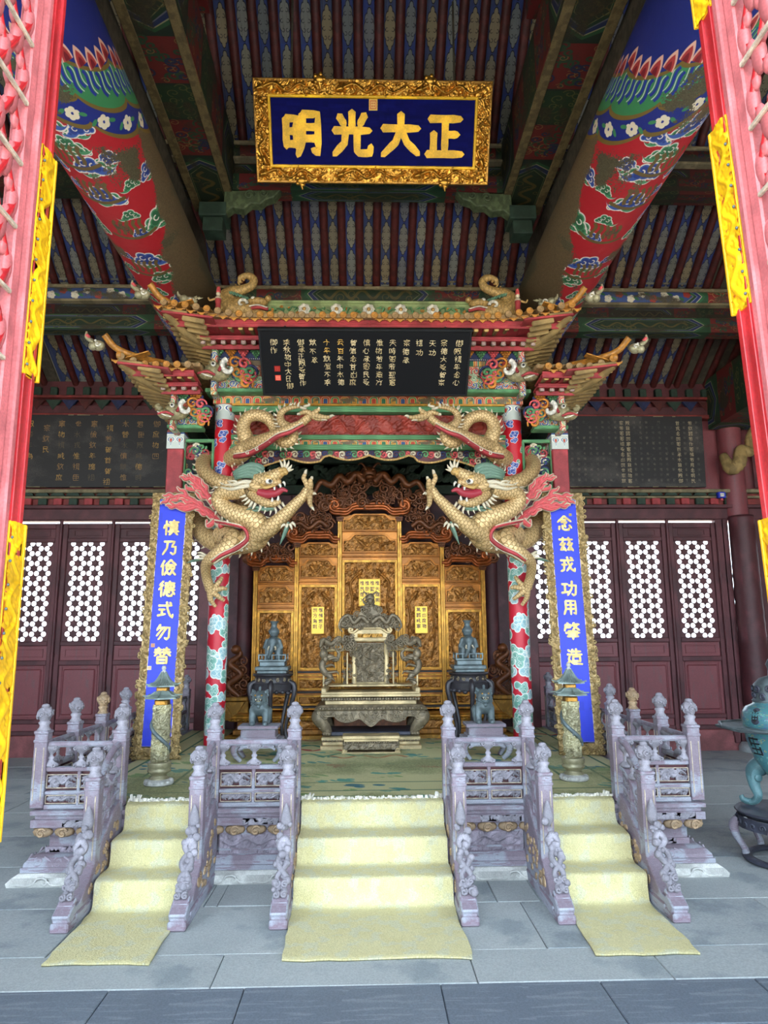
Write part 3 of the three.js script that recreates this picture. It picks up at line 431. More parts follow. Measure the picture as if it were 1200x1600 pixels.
  for (const s of [-1, 1]) {
    part('shaft', [tube([[0, 0.1, 0], [0, 1.8, 0], [0, 3.25, 0]], [0.2, 0.18, 0.17], { n: 80, m: 24, bump: lump })], M.redDark, colm, { at: [s * 5.38, 0, BACK + 0.14] });
    part('shaft', [cyl(0.17, 0.165, 2.2, 0, 4.3, 0, { n: 24 })], M.red, colm, { at: [s * 5.38, 0, BACK + 0.02] });
    part('base', [lathe([[0.3, 0], [0.3, 0.06], [0.26, 0.12], [0, 0.12]], 24)], M.stone, colm, { at: [s * 5.38, 0, BACK + 0.14] });
    part('shaft', [cyl(0.17, 0.16, 5.35, 0, 2.68, 0, { n: 24 })], M.red, colm, { at: [s * 2.02, 0, -9.48] });
    part('transom_lattice', [mv(latticeGeo.clone(), s * 5.98, 3.7, 0)], M.redDark, colm, { at: [0, 0, BACK + 0.002] });
    part('gilded_tail', [tube([[0.0, 0.16, 0.02], [0.05, -0.06, 0.12], [0.16, 0.02, 0.16], [0.22, 0.2, 0.12], [0.36, 0.2, 0.1], [0.4, 0.42, 0.06], [0.48, 0.6, 0.02]].map(([a, b, c]) => [a * s, b, c]), [0.06, 0.1, 0.1, 0.085, 0.08, 0.06, 0.015], { n: 40, m: 12, bump: (t, a) => 1 + 0.05 * sin(t * 120) })], M.brown, colm, { at: [s * 5.2, 4.0, BACK + 0.12] });
  }
  for (const s of [-1, 1]) { const g = structure(s < 0 ? 'wall_left' : 'wall_right'); part('gable_wall', [extr([[-10.3, 0], [-0.1, 0], [-0.1, 5.75], [-4.5, 9.4], [-10.3, 5.1]].map(([a, b]) => [-a, b]), 0.3, 0)].map((q) => mv(q, 0, 0, 0, { ry: PI / 2 })), M.plaster, g, { at: [s * PX + (s < 0 ? -0.3 : 0), -0.02, 0] }); }
  // the open front: posts, a head with lattice over it, low window walls in the end bays
  const fr = structure('wall_front');
  for (const x of [1.472, 4.2, 7.9]) for (const s of [-1, 1]) part('front_post', [cyl(0.2, 0.19, 5.6, s * x, 2.8, -1.4, { n: 20 })], M.red, fr);
  part('front_head', [bx(2 * PX, 0.3, 0.2, 0, 4.75, -1.4), bx(2 * PX, 0.3, 0.2, 0, 5.5, -1.55), bx(2 * PX, 1.5, 0.06, 0, 6.4, -1.6, { c: 0 }), bx(2 * PX, 0.6, 0.05, 0, 5.15, -1.42, { c: 0 })], M.red, fr);
  for (const x of [-6, -2.4, 2.4, 6]) part('eave_post', [cyl(0.2, 0.19, 5.7, x, 2.85, 0.05, { n: 20 })], M.red, fr);
  for (const s of [-1, 1]) part('low_wall', [bx(3.4, 0.8, 0.2, s * 6.1, 0.4, -1.4)], M.plaster, fr);
  [-1, 1].forEach((s, k) => { const win = structure('window_' + (k + 1)); part('window_frame', [bx(3.5, 0.08, 0.1, s * 6.05, 4.0, -1.4), bx(3.5, 0.08, 0.1, s * 6.05, 0.9, -1.4), ...[4.5, 5.5, 6.5, 7.6].map((x) => bx(0.07, 3.1, 0.08, s * x, 2.45, -1.4))], M.red, win); });
}
// ---------- the throne platform ----------
const TOP = 0.46, HX = 2.2, ZF = -5.05, ZB = -9.15, ZC = (ZF + ZB) / 2, HZ = (ZF - ZB) / 2;
function ringLoft(hx, hz, prof) {                                 // [out, height] profile carried round a rectangle
  const P = []; for (let i = 0; i + 1 < prof.length; i++) { const [a, b] = prof[i], [c, d] = prof[i + 1]; const q = (o, h) => [[-hx - o, h, hz + o], [hx + o, h, hz + o], [hx + o, h, -hz - o], [-hx - o, h, -hz - o]]; const A = q(a, b), B = q(c, d); for (let k = 0; k < 4; k++) { const n = (k + 1) % 4; P.push(...A[k], ...A[n], ...B[n], ...A[k], ...B[n], ...B[k]); } }
  const g = new THREE.BufferGeometry(); g.setAttribute('position', new THREE.Float32BufferAttribute(P, 3)); g.computeVertexNormals(); return g;
}
{
  const p = tag(structure('throne_platform', [0, 0, ZC]), 'low carved platform of dusty purple wood that carries the throne and its shrine', 'platform'); delete p.userData.kind;
  part('plinth', [ringLoft(HX, HZ, [[0.13, 0], [0.135, 0.025], [0.11, 0.05], [0.08, 0.068], [0.0, 0.07]])], M.whiteStone, p);
  part('fillet', [ringLoft(HX, HZ, [[0.03, 0.07], [0.075, 0.07], [0.075, 0.1], [0.06, 0.102]])], M.purple, p);
  part('lotus_moulding', [ringLoft(HX, HZ, [[0.065, 0.1], [0.06, 0.125], [0.035, 0.15], [0.0, 0.162], [-0.04, 0.163], [-0.04, 0.2], [-0.1, 0.2]])], M.purple, p);
  part('waist', [ringLoft(HX, HZ, [[-0.08, 0.19], [-0.08, 0.29]])], M.purpleCarve, p);
  part('fascia', [ringLoft(HX, HZ, [[-0.08, 0.275], [0.0, 0.28], [0.015, 0.335], [0.045, 0.337], [0.045, 0.385], [0.025, 0.387], [0.025, 0.41], [0.05, 0.415], [0.05, 0.44], [0.0, TOP - 0.004], [-0.5, TOP - 0.004]])], M.purple, p);
  part('deck', [bx(2 * HX - 0.1, 0.4, 2 * HZ - 0.1, 0, 0.25, 0, { c: 0 })], M.purple, p);
  const petal = done(join([ball(0.068, 0, 0, 0, [1, 0.5, 0.55], 10, 6), tube(spiralPts(0, -0.004, 0.034, 1.2, 1, 0.5, 0.034), 0.009, { n: 10, m: 4 })]));
  const curl = done(join([tube(spiralPts(0, 0, 0.034, 1.3, 1, 2.2, 0), [0.006, 0.012, 0.008], { n: 14, m: 5 }), tube([[0.03, 0.03, 0], [0.08, 0.0, 0.004], [0.1, -0.03, 0.004]], [0.008, 0.005], { n: 6, m: 5 })]));
  const scroll = done(join([tube([[-0.16, -0.02, 0], [-0.08, -0.024, 0], [-0.04, -0.01, 0], [-0.02, 0.016, 0], [0.02, 0.02, 0], [0.045, 0.0, 0], [0.03, -0.018, 0], [0.01, -0.006, 0]], 0.008, { n: 24, m: 5 }), tube([[0.045, 0.0, 0], [0.08, -0.022, 0], [0.16, -0.02, 0]], 0.008, { n: 8, m: 5 })]));
  for (let i = 0; i < 32; i++) { const x = -2.17 + i * 0.14; if (abs(abs(x) - 1.36) < 0.3 || abs(x) < 0.48) continue; part('petal', petal, M.wornGold, p, { at: [x, 0.305, HZ + 0.015] }); }
  for (let i = 0; i < 34; i++) { const x = -2.17 + i * 0.126; if (abs(x) < 1.65) continue; part('carved_curl', curl, M.purpleCarve, p, { at: [x, 0.128, HZ + 0.045], rot: [-0.5, 0, 0] }); }
  for (const s of [-1, 1]) for (let i = 0; i < 12; i++) { const z = HZ - 0.05 - i * 0.16; part('petal', petal, M.wornGold, p, { at: [s * (HX + 0.01), 0.305, z], rot: [0, s * PI / 2, 0] }); part('carved_curl', curl, M.purpleCarve, p, { at: [s * (HX + 0.045), 0.128, z], rot: [0, s * PI / 2, 0] }); }
  for (const x of [-2.12, -1.83, -0.92, -0.62, 0.62, 0.92, 1.83, 2.12]) part('cloud_scroll', scroll, M.whiteStone, p, { at: [x, 0.034, HZ + 0.128] });
  const dr = (w, h, seed) => new Relief(w, h, 0.006).clouds(w * 110, 0.018, 0.012, seed).worm([[0.03, h * 0.5], [w * 0.2, h * 0.25], [w * 0.4, h * 0.7], [w * 0.6, h * 0.3], [w * 0.8, h * 0.7], [w - 0.03, h * 0.5]], 0.011, 0.018).sheet({});
  for (const x of [-0.79, 0.79]) { part('front_panel', [bx(0.46, 0.215, 0.12, x, 0.18, HZ - 0.05)], M.purple, p); part('carved_band', [new Relief(0.44, 0.034, 0.005).clouds(44, 0.013, 0.012, 17 + fl(x * 9)).sheet({})], M.purpleCarve, p, { at: [x, 0.082, HZ + 0.011] }); part('carved_band', [new Relief(0.44, 0.05, 0.005).clouds(30, 0.02, 0.014, 27 + fl(x * 9)).sheet({})], M.purpleCarve, p, { at: [x, 0.125, HZ + 0.011] }); }
  for (const [x, s] of [[-0.79, 3], [0.79, 4]]) { part('carved_panel', [dr(0.44, 0.085, s)], M.purpleCarve, p, { at: [x, 0.188, HZ + 0.011] }); }
  for (const [x, w, s] of [[-1.97, 0.5, 5], [-0.79, 0.5, 6], [0.79, 0.5, 7], [1.97, 0.5, 8]]) { part('carved_band', [new Relief(w * 0.55, 0.04, 0.005).clouds(26, 0.012, 0.012, s).sheet({})], M.dustCarve, p, { at: [x + 0.07, 0.341, HZ + 0.045] }); part('carved_band', [new Relief(w * 0.6, 0.034, 0.005).clouds(26, 0.011, 0.01, s + 9).sheet({})], M.purpleCarve, p, { at: [x - 0.05, 0.164, HZ - 0.04] }); }
  for (const x of [-1.36, 0, 1.36]) for (const [k, d] of [[0, 4.5], [1, 4.75]]) part('step', [bx(x ? 0.55 : 0.96, 0.155, 5.0 - d + 0.06, x, 0.155 * (k + 0.5), 0)], M.purple, p, { at: [0, 0, -(5.0 + d) / 2 - ZC - 0.03] });
}
// ---------- yellow stair runners and the patterned rug ----------
const carpetPic = noisePic(512, (u, v) => { const f = vnoise(u * 170, v * 170, 301, 170), f2 = vnoise(u * 256, v * 256, 303, 256), p = T(u, v, 5, 305), d = T(u, v, 9, 307, 5); let c = mix3([194, 184, 134], [202, 195, 150], p); c = mix3(c, [190, 190, 164], smooth(0.46, 0.66, d) * 0.7); return c.map((x) => x * (0.84 + f * 0.16 + f2 * 0.14)); });
const carpetPic2 = noisePic(512, (u, v) => { const f = vnoise(u * 170, v * 170, 311, 170), f2 = vnoise(u * 256, v * 256, 313, 256), p = T(u, v, 5, 315), d = T(u, v, 8, 317, 5); let c = mix3([196, 188, 138], [205, 200, 160], p); c = mix3(c, [172, 172, 140], smooth(0.5, 0.66, d) * 0.6); return c.map((x) => x * (0.84 + f * 0.16 + f2 * 0.14)); });
const fibre = noisePic(256, (u, v) => { const t = vnoise(u * 128, v * 128, 321, 128) * 140 + vnoise(u * 64, v * 64, 323, 64) * 110; return [t, t, t]; });
M.carpet = S(carpetPic, 0.5, { roughness: 1, sheen: 0.3, sheenRoughness: 0.8, sheenColor: new THREE.Color(0.6, 0.55, 0.35), bump: 0.004 }, fibre);
M.carpetDusty = S(carpetPic2, 0.5, { roughness: 1, bump: 0.004 }, fibre);
function runner(label, x0, x1, skew, seed) {
  const prof = []; const arc = (z, y) => prof.push([z, y]);
  arc(-3.79, 0.012); for (let i = 1; i <= 14; i++) arc(lerp(-3.79, -4.42, i / 14), 0.012);
  const stepUp = (z, y0, y1) => { for (const [a, b] of [[0.045, 0.002], [0.02, 0.008], [0.008, 0.025], [0.002, 0.055], [-0.004, 0.1]]) arc(z + a, y0 + b); arc(z - 0.002, y1 - 0.03); arc(z - 0.01, y1 - 0.012); arc(z - 0.03, y1 - 0.002); };
  stepUp(-4.48, 0.012, 0.17); arc(-4.6, 0.17); arc(-4.66, 0.17); stepUp(-4.73, 0.17, 0.325); arc(-4.85, 0.325); arc(-4.91, 0.325); stepUp(-4.975, 0.325, TOP + 0.022); arc(-5.06, TOP + 0.024);
  const g = thing('stair_runner', label, 'carpet', [0, 0, 0], 0, 'yellow stair runners');
  const strip = (pr) => {
    const n = 16, P = [], U = [], I = []; let s = 0;
    pr.forEach(([z, y], j) => { if (j) s += hypot(z - pr[j - 1][0], y - pr[j - 1][1]); const t = clamp((-3.79 - z) / 1.27), fx = skew * (1 - t) ** 2; for (let i = 0; i <= n; i++) { const e = i / n, w = (fbm(z * 3 + e * 2, e * 4, seed, 3) - 0.5) * 0.012, ed = i === 0 || i === n ? (vnoise(z * 14, i, seed) - 0.5) * 0.014 : 0; P.push(lerp(x0, x1, e) + fx + ed, y + max(0, w), z + (j === 0 && pr[0][1] < 0.1 ? (vnoise(e * 9, 1, seed) - 0.5) * 0.02 : 0) + fx * 0.15 * (e - 0.5)); U.push(lerp(x0, x1, e), s); } });
    const top = P.length / 3; for (let k = 0; k < top; k++) { P.push(P[k * 3], P[k * 3 + 1] - 0.011, P[k * 3 + 2]); U.push(U[k * 2], U[k * 2 + 1]); }
    const m = pr.length, q = (a, b, c, d) => I.push(a, b, c, b, d, c);
    for (let j = 0; j + 1 < m; j++) { for (let i = 0; i < n; i++) { const a = j * (n + 1) + i; q(a, a + 1, a + n + 1, a + n + 2); q(top + a + 1, top + a, top + a + n + 2, top + a + n + 1); } const l = j * (n + 1), r = l + n; q(top + l, l, top + l + n + 1, l + n + 1); q(r, top + r, r + n + 1, top + r + n + 1); }
    for (let i = 0; i < n; i++) q(top + i, top + i + 1, i, i + 1);
    const geo = new THREE.BufferGeometry(); geo.setAttribute('position', new THREE.Float32BufferAttribute(P, 3)); geo.setAttribute('uv', new THREE.Float32BufferAttribute(U, 2)); geo.setIndex(I); geo.computeVertexNormals(); geo.userData.uv = true; return geo;
  };
  part('pile', [strip(prof)], M.carpet, g);
  const R = rngOf(seed), fr = []; for (let i = 0; i < 90; i++) { const x = lerp(x0, x1, (i + R()) / 90), a = R() * TAU, l = 0.006 + 0.016 * R(), tall = x < x0 + 0.07 || x > x1 - 0.05 ? 2 : 1; fr.push(bx(0.006 + 0.014 * R(), l * tall, 0.02 * R() + 0.006, x, TOP + 0.022 + l * tall / 2, -5.045 - R() * 0.03, { c: 0.001, ry: a, rx: (R() - 0.5), rz: R() - 0.5 })); }
  part('frayed_edge', fr, M.white, g, { stuff: true, label: 'frayed pale backing along the top edge' });
  return g;
}
runner('wide yellow runner down the middle steps in front of the throne', -0.472, 0.468, 0.012, 3);
runner('narrow yellow runner on the left steps, below the left tower-shaped burner', -1.625, -1.11, 0.02, 5);
runner('narrow yellow runner on the right steps, below the right tower-shaped burner', 1.11, 1.625, -0.02, 7);
const rugPic = canvas(1024, 1024, (g, w, h) => {
  const R = rngOf(61); g.fillStyle = '#c6c492'; g.fillRect(0, 0, w, h);
  const bl = (x, y, s, c) => { g.fillStyle = c; for (let i = 0; i < 6; i++) { g.beginPath(); g.ellipse(x + (R() - 0.5) * s * 2, y + (R() - 0.5) * s * 0.7, s * (0.2 + 0.4 * R()), s * (0.1 + 0.18 * R()), R(), 0, TAU); g.fill(); } };
  for (let i = 0; i < 120; i++) bl(R() * w, R() * h, 18 + R() * 24, ['#4f8c84', '#62a08e', '#3f7480', '#86a468'][fl(R() * 4)]);
  for (let k = 0; k < 9; k++) { g.strokeStyle = ['#b04038', '#4c8a6c', '#c07a50'][k % 3]; g.lineWidth = 11; const x = 120 + R() * 760, y = 150 + R() * 760; g.beginPath(); for (let t = 0; t < 30; t++) g[t ? 'lineTo' : 'moveTo'](x + t * 6, y + sin(t * 0.5 + k) * 18); g.stroke(); bl(x, y, 20, k % 3 ? '#3f7a6a' : '#a83a34'); }
  for (const [x, y, s] of [[470, 690, 1], [610, 700, -1]]) { g.strokeStyle = '#b03a38'; g.lineWidth = 14; for (let j = 0; j < 4; j++) { g.beginPath(); g.moveTo(x, y + j * 3); g.quadraticCurveTo(x - s * 20 - j * 6, y - 22 + j * 14, x - s * 50 + j * 8, y - 10 + j * 8); g.stroke(); } }
  g.strokeStyle = '#54785a'; g.lineWidth = 6; for (const d of [28, 74, 150]) g.strokeRect(d, d, w - 2 * d, h - 2 * d);
  grime(g, w, h, 63, 0.5, 0.75, '#8f9468', 6, 6);
});
{
  const m = mat({ map: tex(rugPic), bumpMap: tex(fibre, { data: true, rep: [8, 8] }), bumpScale: 0.003, roughness: 1 });
  const g = bx(4.24, 0.014, 4.0, 0, 0, 0, { c: 0.004 }), p = g.attributes.position, uv = new Float32Array(p.count * 2); for (let i = 0; i < p.count; i++) { uv[i * 2] = p.getX(i) / 4.24 + 0.5; uv[i * 2 + 1] = 0.5 - p.getZ(i) / 4.0; } g.setAttribute('uv', new THREE.BufferAttribute(uv, 2)); g.userData.uv = true;
  const r = part('throne_rug', [mv(g, 0, TOP + 0.007, -7.08)], m); tag(r, 'olive green rug with teal clouds and red dragons covering the platform', 'rug');
}
// ---------- balustrades: local x along the run, y = 0 on the platform top ----------
const finialGeo = done(join((() => {
  const R = rngOf(9), g = new THREE.SphereGeometry(0.044, 26, 18), p = g.attributes.position;
  for (let i = 0; i < p.count; i++) { const v = V(p.getX(i), p.getY(i), p.getZ(i)).normalize(), n = fbm(v.x * 3.2 + 9, v.y * 3.2 + v.z * 3.2 + 7, 5, 2) + 0.35 * sin(v.x * 17 + v.y * 5) * sin(v.y * 15 + v.z * 4) * sin(v.z * 16), k = 1.06 + 0.3 * (n - 0.35), low = v.y < -0.3 ? 0.86 : 1; p.setXYZ(i, v.x * 0.044 * k * low, v.y * 0.05 * (v.y > 0.7 ? 0.97 : 1) * k, v.z * 0.044 * k * low); }
  g.computeVertexNormals(); g.translate(0, 0.105, 0);
  const sw = []; for (let i = 0; i < 7; i++) { const a = i / 7 * TAU, b = (R() - 0.5) * 0.03; sw.push(mv(tube(spiralPts(0, 0.105 + b, 0.02, 1.3, i % 2 ? 1 : -1, R() * 6, 0.047), 0.0065, { n: 12, m: 5 }), 0, 0, 0, { ry: a })); }
  return [g, ...sw, ball(0.024, 0, 0.158, 0, [1.1, 0.7, 1.1], 12, 8), lathe([[0.04, 0], [0.044, 0.006], [0.032, 0.02], [0.03, 0.035], [0.04, 0.05], [0.03, 0.062], [0.02, 0.066]], 16)];
})()));
const postGeo = (h) => [bx(0.086, h, 0.086, 0, h / 2, 0, { c: 0.006 }), bx(0.094, 0.018, 0.094, 0, h - 0.05, 0), bx(0.096, 0.022, 0.096, 0, h + 0.006, 0, { c: 0.006 })];
const postTrim = (h) => [1, -1].flatMap((s) => [[-0.026], [0.026]].map(([x]) => bx(0.006, h - 0.14, 0.005, x, h / 2 - 0.02, s * 0.0445)));
const vaseGeo = done(join([lathe([[0.008, 0], [0.05, 0.004], [0.052, 0.02], [0.034, 0.032], [0.02, 0.04], [0.013, 0.05], [0.02, 0.06], [0.02, 0.068], [0.012, 0.074], [0.014, 0.088], [0.03, 0.1], [0.05, 0.116], [0.056, 0.13], [0.05, 0.142], [0.01, 0.144]], 14, 0, 0, 0, { s: [1, 1, 0.55] }), ...[-1, 1].flatMap((s) => [tube(spiralPts(s * 0.036, 0.125, 0.016, 1.2, s, 1, 0.026, 10), 0.005, { n: 9, m: 5 }), tube(spiralPts(s * 0.033, 0.014, 0.016, 1.2, -s, 4, 0.026, 10), 0.005, { n: 9, m: 5 })])]));
const pierced = (w, h, seed) => done(join([new Relief(w, h, 0.0045).clouds(w * h * 1700, 0.013, 0.016, seed).worm([[0.01, h / 2], [w * 0.3, h * 0.8], [w * 0.5, h * 0.3], [w * 0.75, h * 0.75], [w - 0.01, h / 2]], 0.01, 0.016).sheet({ pierce: 0.0005 })]));
const pierced1 = pierced(0.196, 0.08, 21), pierced2 = pierced(0.196, 0.045, 22);
const edge1 = (w, h, y) => [bx(w, 0.005, 0.008, 0, y, 0.002), bx(w, 0.005, 0.008, 0, y + h, 0.002), bx(0.005, h, 0.008, -w / 2, y + h / 2, 0.002), bx(0.005, h, 0.008, w / 2, y + h / 2, 0.002)];
function post(parent, x, z, h, y = 0, finMat = M.dustCarve) { part('newel_post', done(join(postGeo(h))), M.purple, parent, { at: [x, y, z] }); part('edge_bead', done(join(postTrim(h))), M.creamEdge, parent, { at: [x, y, z] }); return part('finial', finialGeo, finMat, parent, { at: [x, y + h + 0.016, z] }); }
function bay(parent, x0, W, side = 1) {                           // one bay between two posts
  const c = x0 + W / 2, w = W - 0.08;
  part('handrail', [cyl(0.02, 0.02, w, c, 0.4, 0, { rz: PI / 2, n: 12 })], M.purple, parent);
  part('rail', [bx(w, 0.028, 0.055, c, 0.242, 0), bx(w, 0.026, 0.05, c, 0.093, 0), bx(w, 0.03, 0.056, c, 0.005, 0)], M.purple, parent);
  part('mullion', [bx(0.022, 0.23, 0.046, c, 0.12, 0)], M.purple, parent);
  part('backing', [bx(w, 0.23, 0.008, c, 0.12, -0.012 * side, { c: 0 })], M.redDark, parent);
  for (const s of [-1, 1]) { const px = c + s * w / 4; for (const k of [1, -1]) { const r = k > 0 ? [0, 0, 0] : [0, PI, 0]; part('carved_panel', pierced1, M.dustCarve, parent, { at: [px, 0.126, 0.004 * k], rot: r }); part('carved_panel', pierced2, M.dustCarve, parent, { at: [px, 0.03, 0.004 * k], rot: r }); } part('panel_edge', [...edge1(0.2, 0.084, 0.124), ...edge1(0.2, 0.05, 0.027)].map((g) => mv(g, px, 0, side * 0.016)), M.creamEdge, parent); }
  for (const x of [x0 + 0.06, c, x0 + W - 0.06]) part('baluster', vaseGeo, M.dustCarve, parent, { at: [x, 0.252, 0] });
}
const FR = 'front balustrades of the platform';
function front(x0, W, label) { const g = thing('balustrade', label, 'balustrade', [x0, TOP, -5.03], 0, FR); post(g, 0, 0, 0.475); post(g, W, 0, 0.475); bay(g, 0, W); return g; }
front(-2.21, 0.52, 'outermost front balustrade at the far left corner of the platform, above the stone plinth');
front(-1.065, 0.54, 'front balustrade between the left steps and the middle steps, before the left lion');
front(0.52, 0.54, 'front balustrade between the middle steps and the right steps, before the right lion');
front(1.68, 0.52, 'outermost front balustrade at the right corner of the platform, beside the enamel censer');
for (const s of [-1, 1]) {
  const g = thing('side_balustrade', s < 0 ? 'long balustrade along the left side of the platform before the lattice doors' : 'long balustrade along the right side of the platform before the lattice doors', 'balustrade', [s * 2.21, TOP, -5.0], s < 0 ? PI / 2 : PI / 2);
  for (let i = 0; i < 7; i++) { bay(g, i * 0.56, 0.56, -s); post(g, (i + 1) * 0.56, 0, 0.475, 0, [M.dustCarve, M.wornGold, M.dustCarve, M.purpleCarve][i % 4]); }
}
// stair balustrades: local z is the world's, x = 0 in the middle of the string
function stairRail(x, label, inner) {
  const g = thing('stair_balustrade', label, 'balustrade', [x, 0, 0], 0, 'balustrades beside the steps');
  const curve = (pts, w, h) => { const c = new THREE.CatmullRomCurve3(pts.map(([d, y]) => V(0, y, -d))).getPoints(12), s = c.map((p) => [-p.z, p.y + h / 2]).concat(c.reverse().map((p) => [-p.z, p.y - h / 2])); return mv(extr(s.map(([a, b]) => [a, b]), w, min(0.005, h / 5)), 0, 0, 0, { ry: PI / 2, order: 'XYZ' }).translate(-w / 2, 0, 0); };
  // shapes are drawn with x = distance, so +x turns to -z
  const side = (pts, w, c = 0.005) => mv(extr(pts, w, c), 0, 0, 0, { ry: PI / 2 }).translate(-w / 2, 0, 0);
  part('string_board', [side([[4.19, 0], [5.02, 0], [5.02, 0.5], [4.93, 0.49], [4.8, 0.44], [4.65, 0.34], [4.5, 0.2], [4.36, 0.1], [4.19, 0.085]], 0.082), side([[4.26, 0.0], [5.0, 0.0], [5.0, 0.06], [4.3, 0.06]], 0.1)], M.purple, g);
  const pan = (pts, seed) => { const out = []; for (const s of [-1, 1]) { const R = rngOf(seed + s); for (let i = 0; i < 26; i++) { const d = 4.48 + R() * 0.48, hi = lerp(0.14, 0.42, (d - 4.48) / 0.48), y = 0.08 + R() * (hi - 0.06); out.push(tube(spiralPts(d, y, 0.022, 1.3, R() < 0.5 ? 1 : -1, R() * 6, 0, 10).map(([a, b]) => [s * 0.041, b, -a]), 0.008, { n: 10, m: 4 })); } } return out; };
  part('carved_panel', pan([], 31 + fl(abs(x) * 10)), M.wornGold, g, { label: 'carved cloud scrolls on the stair string' });
  part('handrail', [tube([[0, 0.862, -4.98], [0, 0.84, -4.88], [0, 0.77, -4.75], [0, 0.66, -4.63]], 0.021, { n: 16, m: 10 })], M.purple, g);
  part('rail', [curve([[4.97, 0.69], [4.85, 0.655], [4.73, 0.575], [4.62, 0.475]], 0.055, 0.03), curve([[4.97, 0.575], [4.85, 0.54], [4.72, 0.45], [4.6, 0.335]], 0.05, 0.028), curve([[4.97, 0.5], [4.85, 0.465], [4.72, 0.37], [4.58, 0.245]], 0.075, 0.03)], M.purple, g);
  part('mullion', [bx(0.045, 0.2, 0.02, 0, 0.535, -4.8), bx(0.045, 0.2, 0.018, 0, 0.46, -4.69)], M.purple, g);
  part('backing', [side([[4.97, 0.5], [4.97, 0.69], [4.85, 0.655], [4.73, 0.575], [4.62, 0.475], [4.6, 0.26], [4.72, 0.37], [4.85, 0.46]], 0.012, 0)], M.purpleCarve, g);
  const fill = []; const R = rngOf(77); for (const s of [-1, 1]) for (let i = 0; i < 40; i++) { const d = 4.62 + R() * 0.33, b0 = lerp(0.3, 0.51, (d - 4.62) / 0.33); fill.push(tube(spiralPts(d, b0 + R() * 0.15, 0.015, 1.2, R() < 0.5 ? 1 : -1, R() * 6, 0, 9).map(([a, b]) => [s * 0.01, b, -a]), 0.006, { n: 8, m: 4 })); }
  part('carved_panel', fill, M.dustCarve, g);
  for (const [d, y, k] of [[4.92, 0.69, 1], [4.8, 0.635, 0.95], [4.69, 0.56, 0.95]]) { const b = part('baluster', vaseGeo, M.dustCarve, g, { at: [0, y, -d], rot: [0, PI / 2, 0] }); b.scale.setScalar(k); }
  post(g, 0, -4.58, 0.5, 0.215);
  // the dragon that climbs down the front of the newel
  const f = (a, b, c) => [b, lerp(0.5, 0.07, a), -lerp(4.545, 4.235, a) + c + 0.02];
  const wav = []; for (let i = 0; i <= 24; i++) { const t = i / 24; wav.push(f(0.22 + t * 0.6, 0.026 * sin(t * 11), 0.01 + 0.012 * cos(t * 11))); } const wav2 = wav.map(([a, b, c], i) => [-a, b, c]);
  const Rb = rngOf(5 + fl((x + 3) * 9)), lumps = []; for (let i = 0; i < 34; i++) lumps.push(ball(0.012 + Rb() * 0.014, ...f(0.08 + Rb() * 0.75, (Rb() - 0.5) * 0.075, Rb() * 0.02), [1, 1, 1], 7, 5));
  part('carved_dragon', [tube(wav, [0.02, 0.018, 0.014], { n: 40, m: 7 }), tube(wav2, [0.02, 0.016, 0.012], { n: 40, m: 7 }), ...lumps, mv(lathe([[0.002, 0.12], [0.02, 0.085], [0.034, 0.03], [0.03, 0], [0.01, -0.03]], 12), 0, 0.46, -4.515, { }), ...[0.7, 0.8].flatMap((t) => [-1, 1].map((s) => tube(spiralPts(s * 0.022, lerp(0.5, 0.07, t), 0.02, 1.3, s, 1, -lerp(4.545, 4.235, t) + 0.045, 10), 0.008, { n: 10, m: 5 })))], M.dustCarve, g, { label: 'dusty carved dragon on the slope below the newel' });
  part('foot_block', [bx(0.1, 0.05, 0.12, 0, 0.025, -4.235), bx(0.096, 0.07, 0.1, 0, 0.075, -4.24, { rx: 0.5 }), bx(0.09, 0.03, 0.06, 0, 0.12, -4.27, { rx: 0.6 })], M.purple, g);
  return g;
}
const SR = [[-1.69, 'stair balustrade on the outer left of the left steps'], [-1.065, 'stair balustrade on the inner side of the left steps'], [-0.52, 'stair balustrade on the left of the wide middle steps'], [0.525, 'stair balustrade on the right of the wide middle steps'], [1.055, 'stair balustrade on the inner side of the right steps'], [1.69, 'stair balustrade on the outer right of the right steps, nearest the censer']];
for (const [x, l] of SR) stairRail(x, l);
// ---------- the shrine: pillars, beams, canopy ----------
const lotusPic = canvas(512, 64, (g, w, h) => { g.fillStyle = '#b5482e'; g.fillRect(0, 0, w, h); for (let i = 0; i < 8; i++) { const x = i * 64 + 32; for (const [r, c] of [[29, '#e2d2a4'], [26, ['#4a8a58', '#c8762e', '#3d7a66', '#b23a30'][i % 4]], [17, '#d8b060'], [13, ['#b8402e', '#2f6a4a', '#c89030', '#2c4a86'][i % 4]]]) { g.fillStyle = c; g.beginPath(); g.moveTo(x - r, h - 4); g.lineTo(x - r, h / 2); g.quadraticCurveTo(x - r, h / 2 - r, x, h / 2 - r + 3); g.quadraticCurveTo(x + r, h / 2 - r, x + r, h / 2); g.lineTo(x + r, h - 4); g.fill(); } } grime(g, w, h, 71, 0.55, 0.75, '#6a5a44', 9, 2); });
const scrollPic = canvas(512, 256, (g, w, h) => { const R = rngOf(73); g.fillStyle = '#7e4a2c'; g.fillRect(0, 0, w, h); for (let i = 0; i < 80; i++) { const x = R() * w, y = R() * h, r = 18 + R() * 22, a = R() * TAU, c = ['#3f7f52', '#b83c38', '#2f4f94', '#c8883a', '#7fae86'][fl(R() * 5)]; for (const [lw, col] of [[15, '#e6dcc0'], [10, c]]) { g.strokeStyle = col; g.lineWidth = lw; g.lineCap = 'round'; g.beginPath(); for (let t = 0; t < 16; t++) { const q = r * (1 - t / 19), b = a + t * 0.5; g[t ? 'lineTo' : 'moveTo'](x + cos(b) * q, y + sin(b) * q); } g.stroke(); } } });
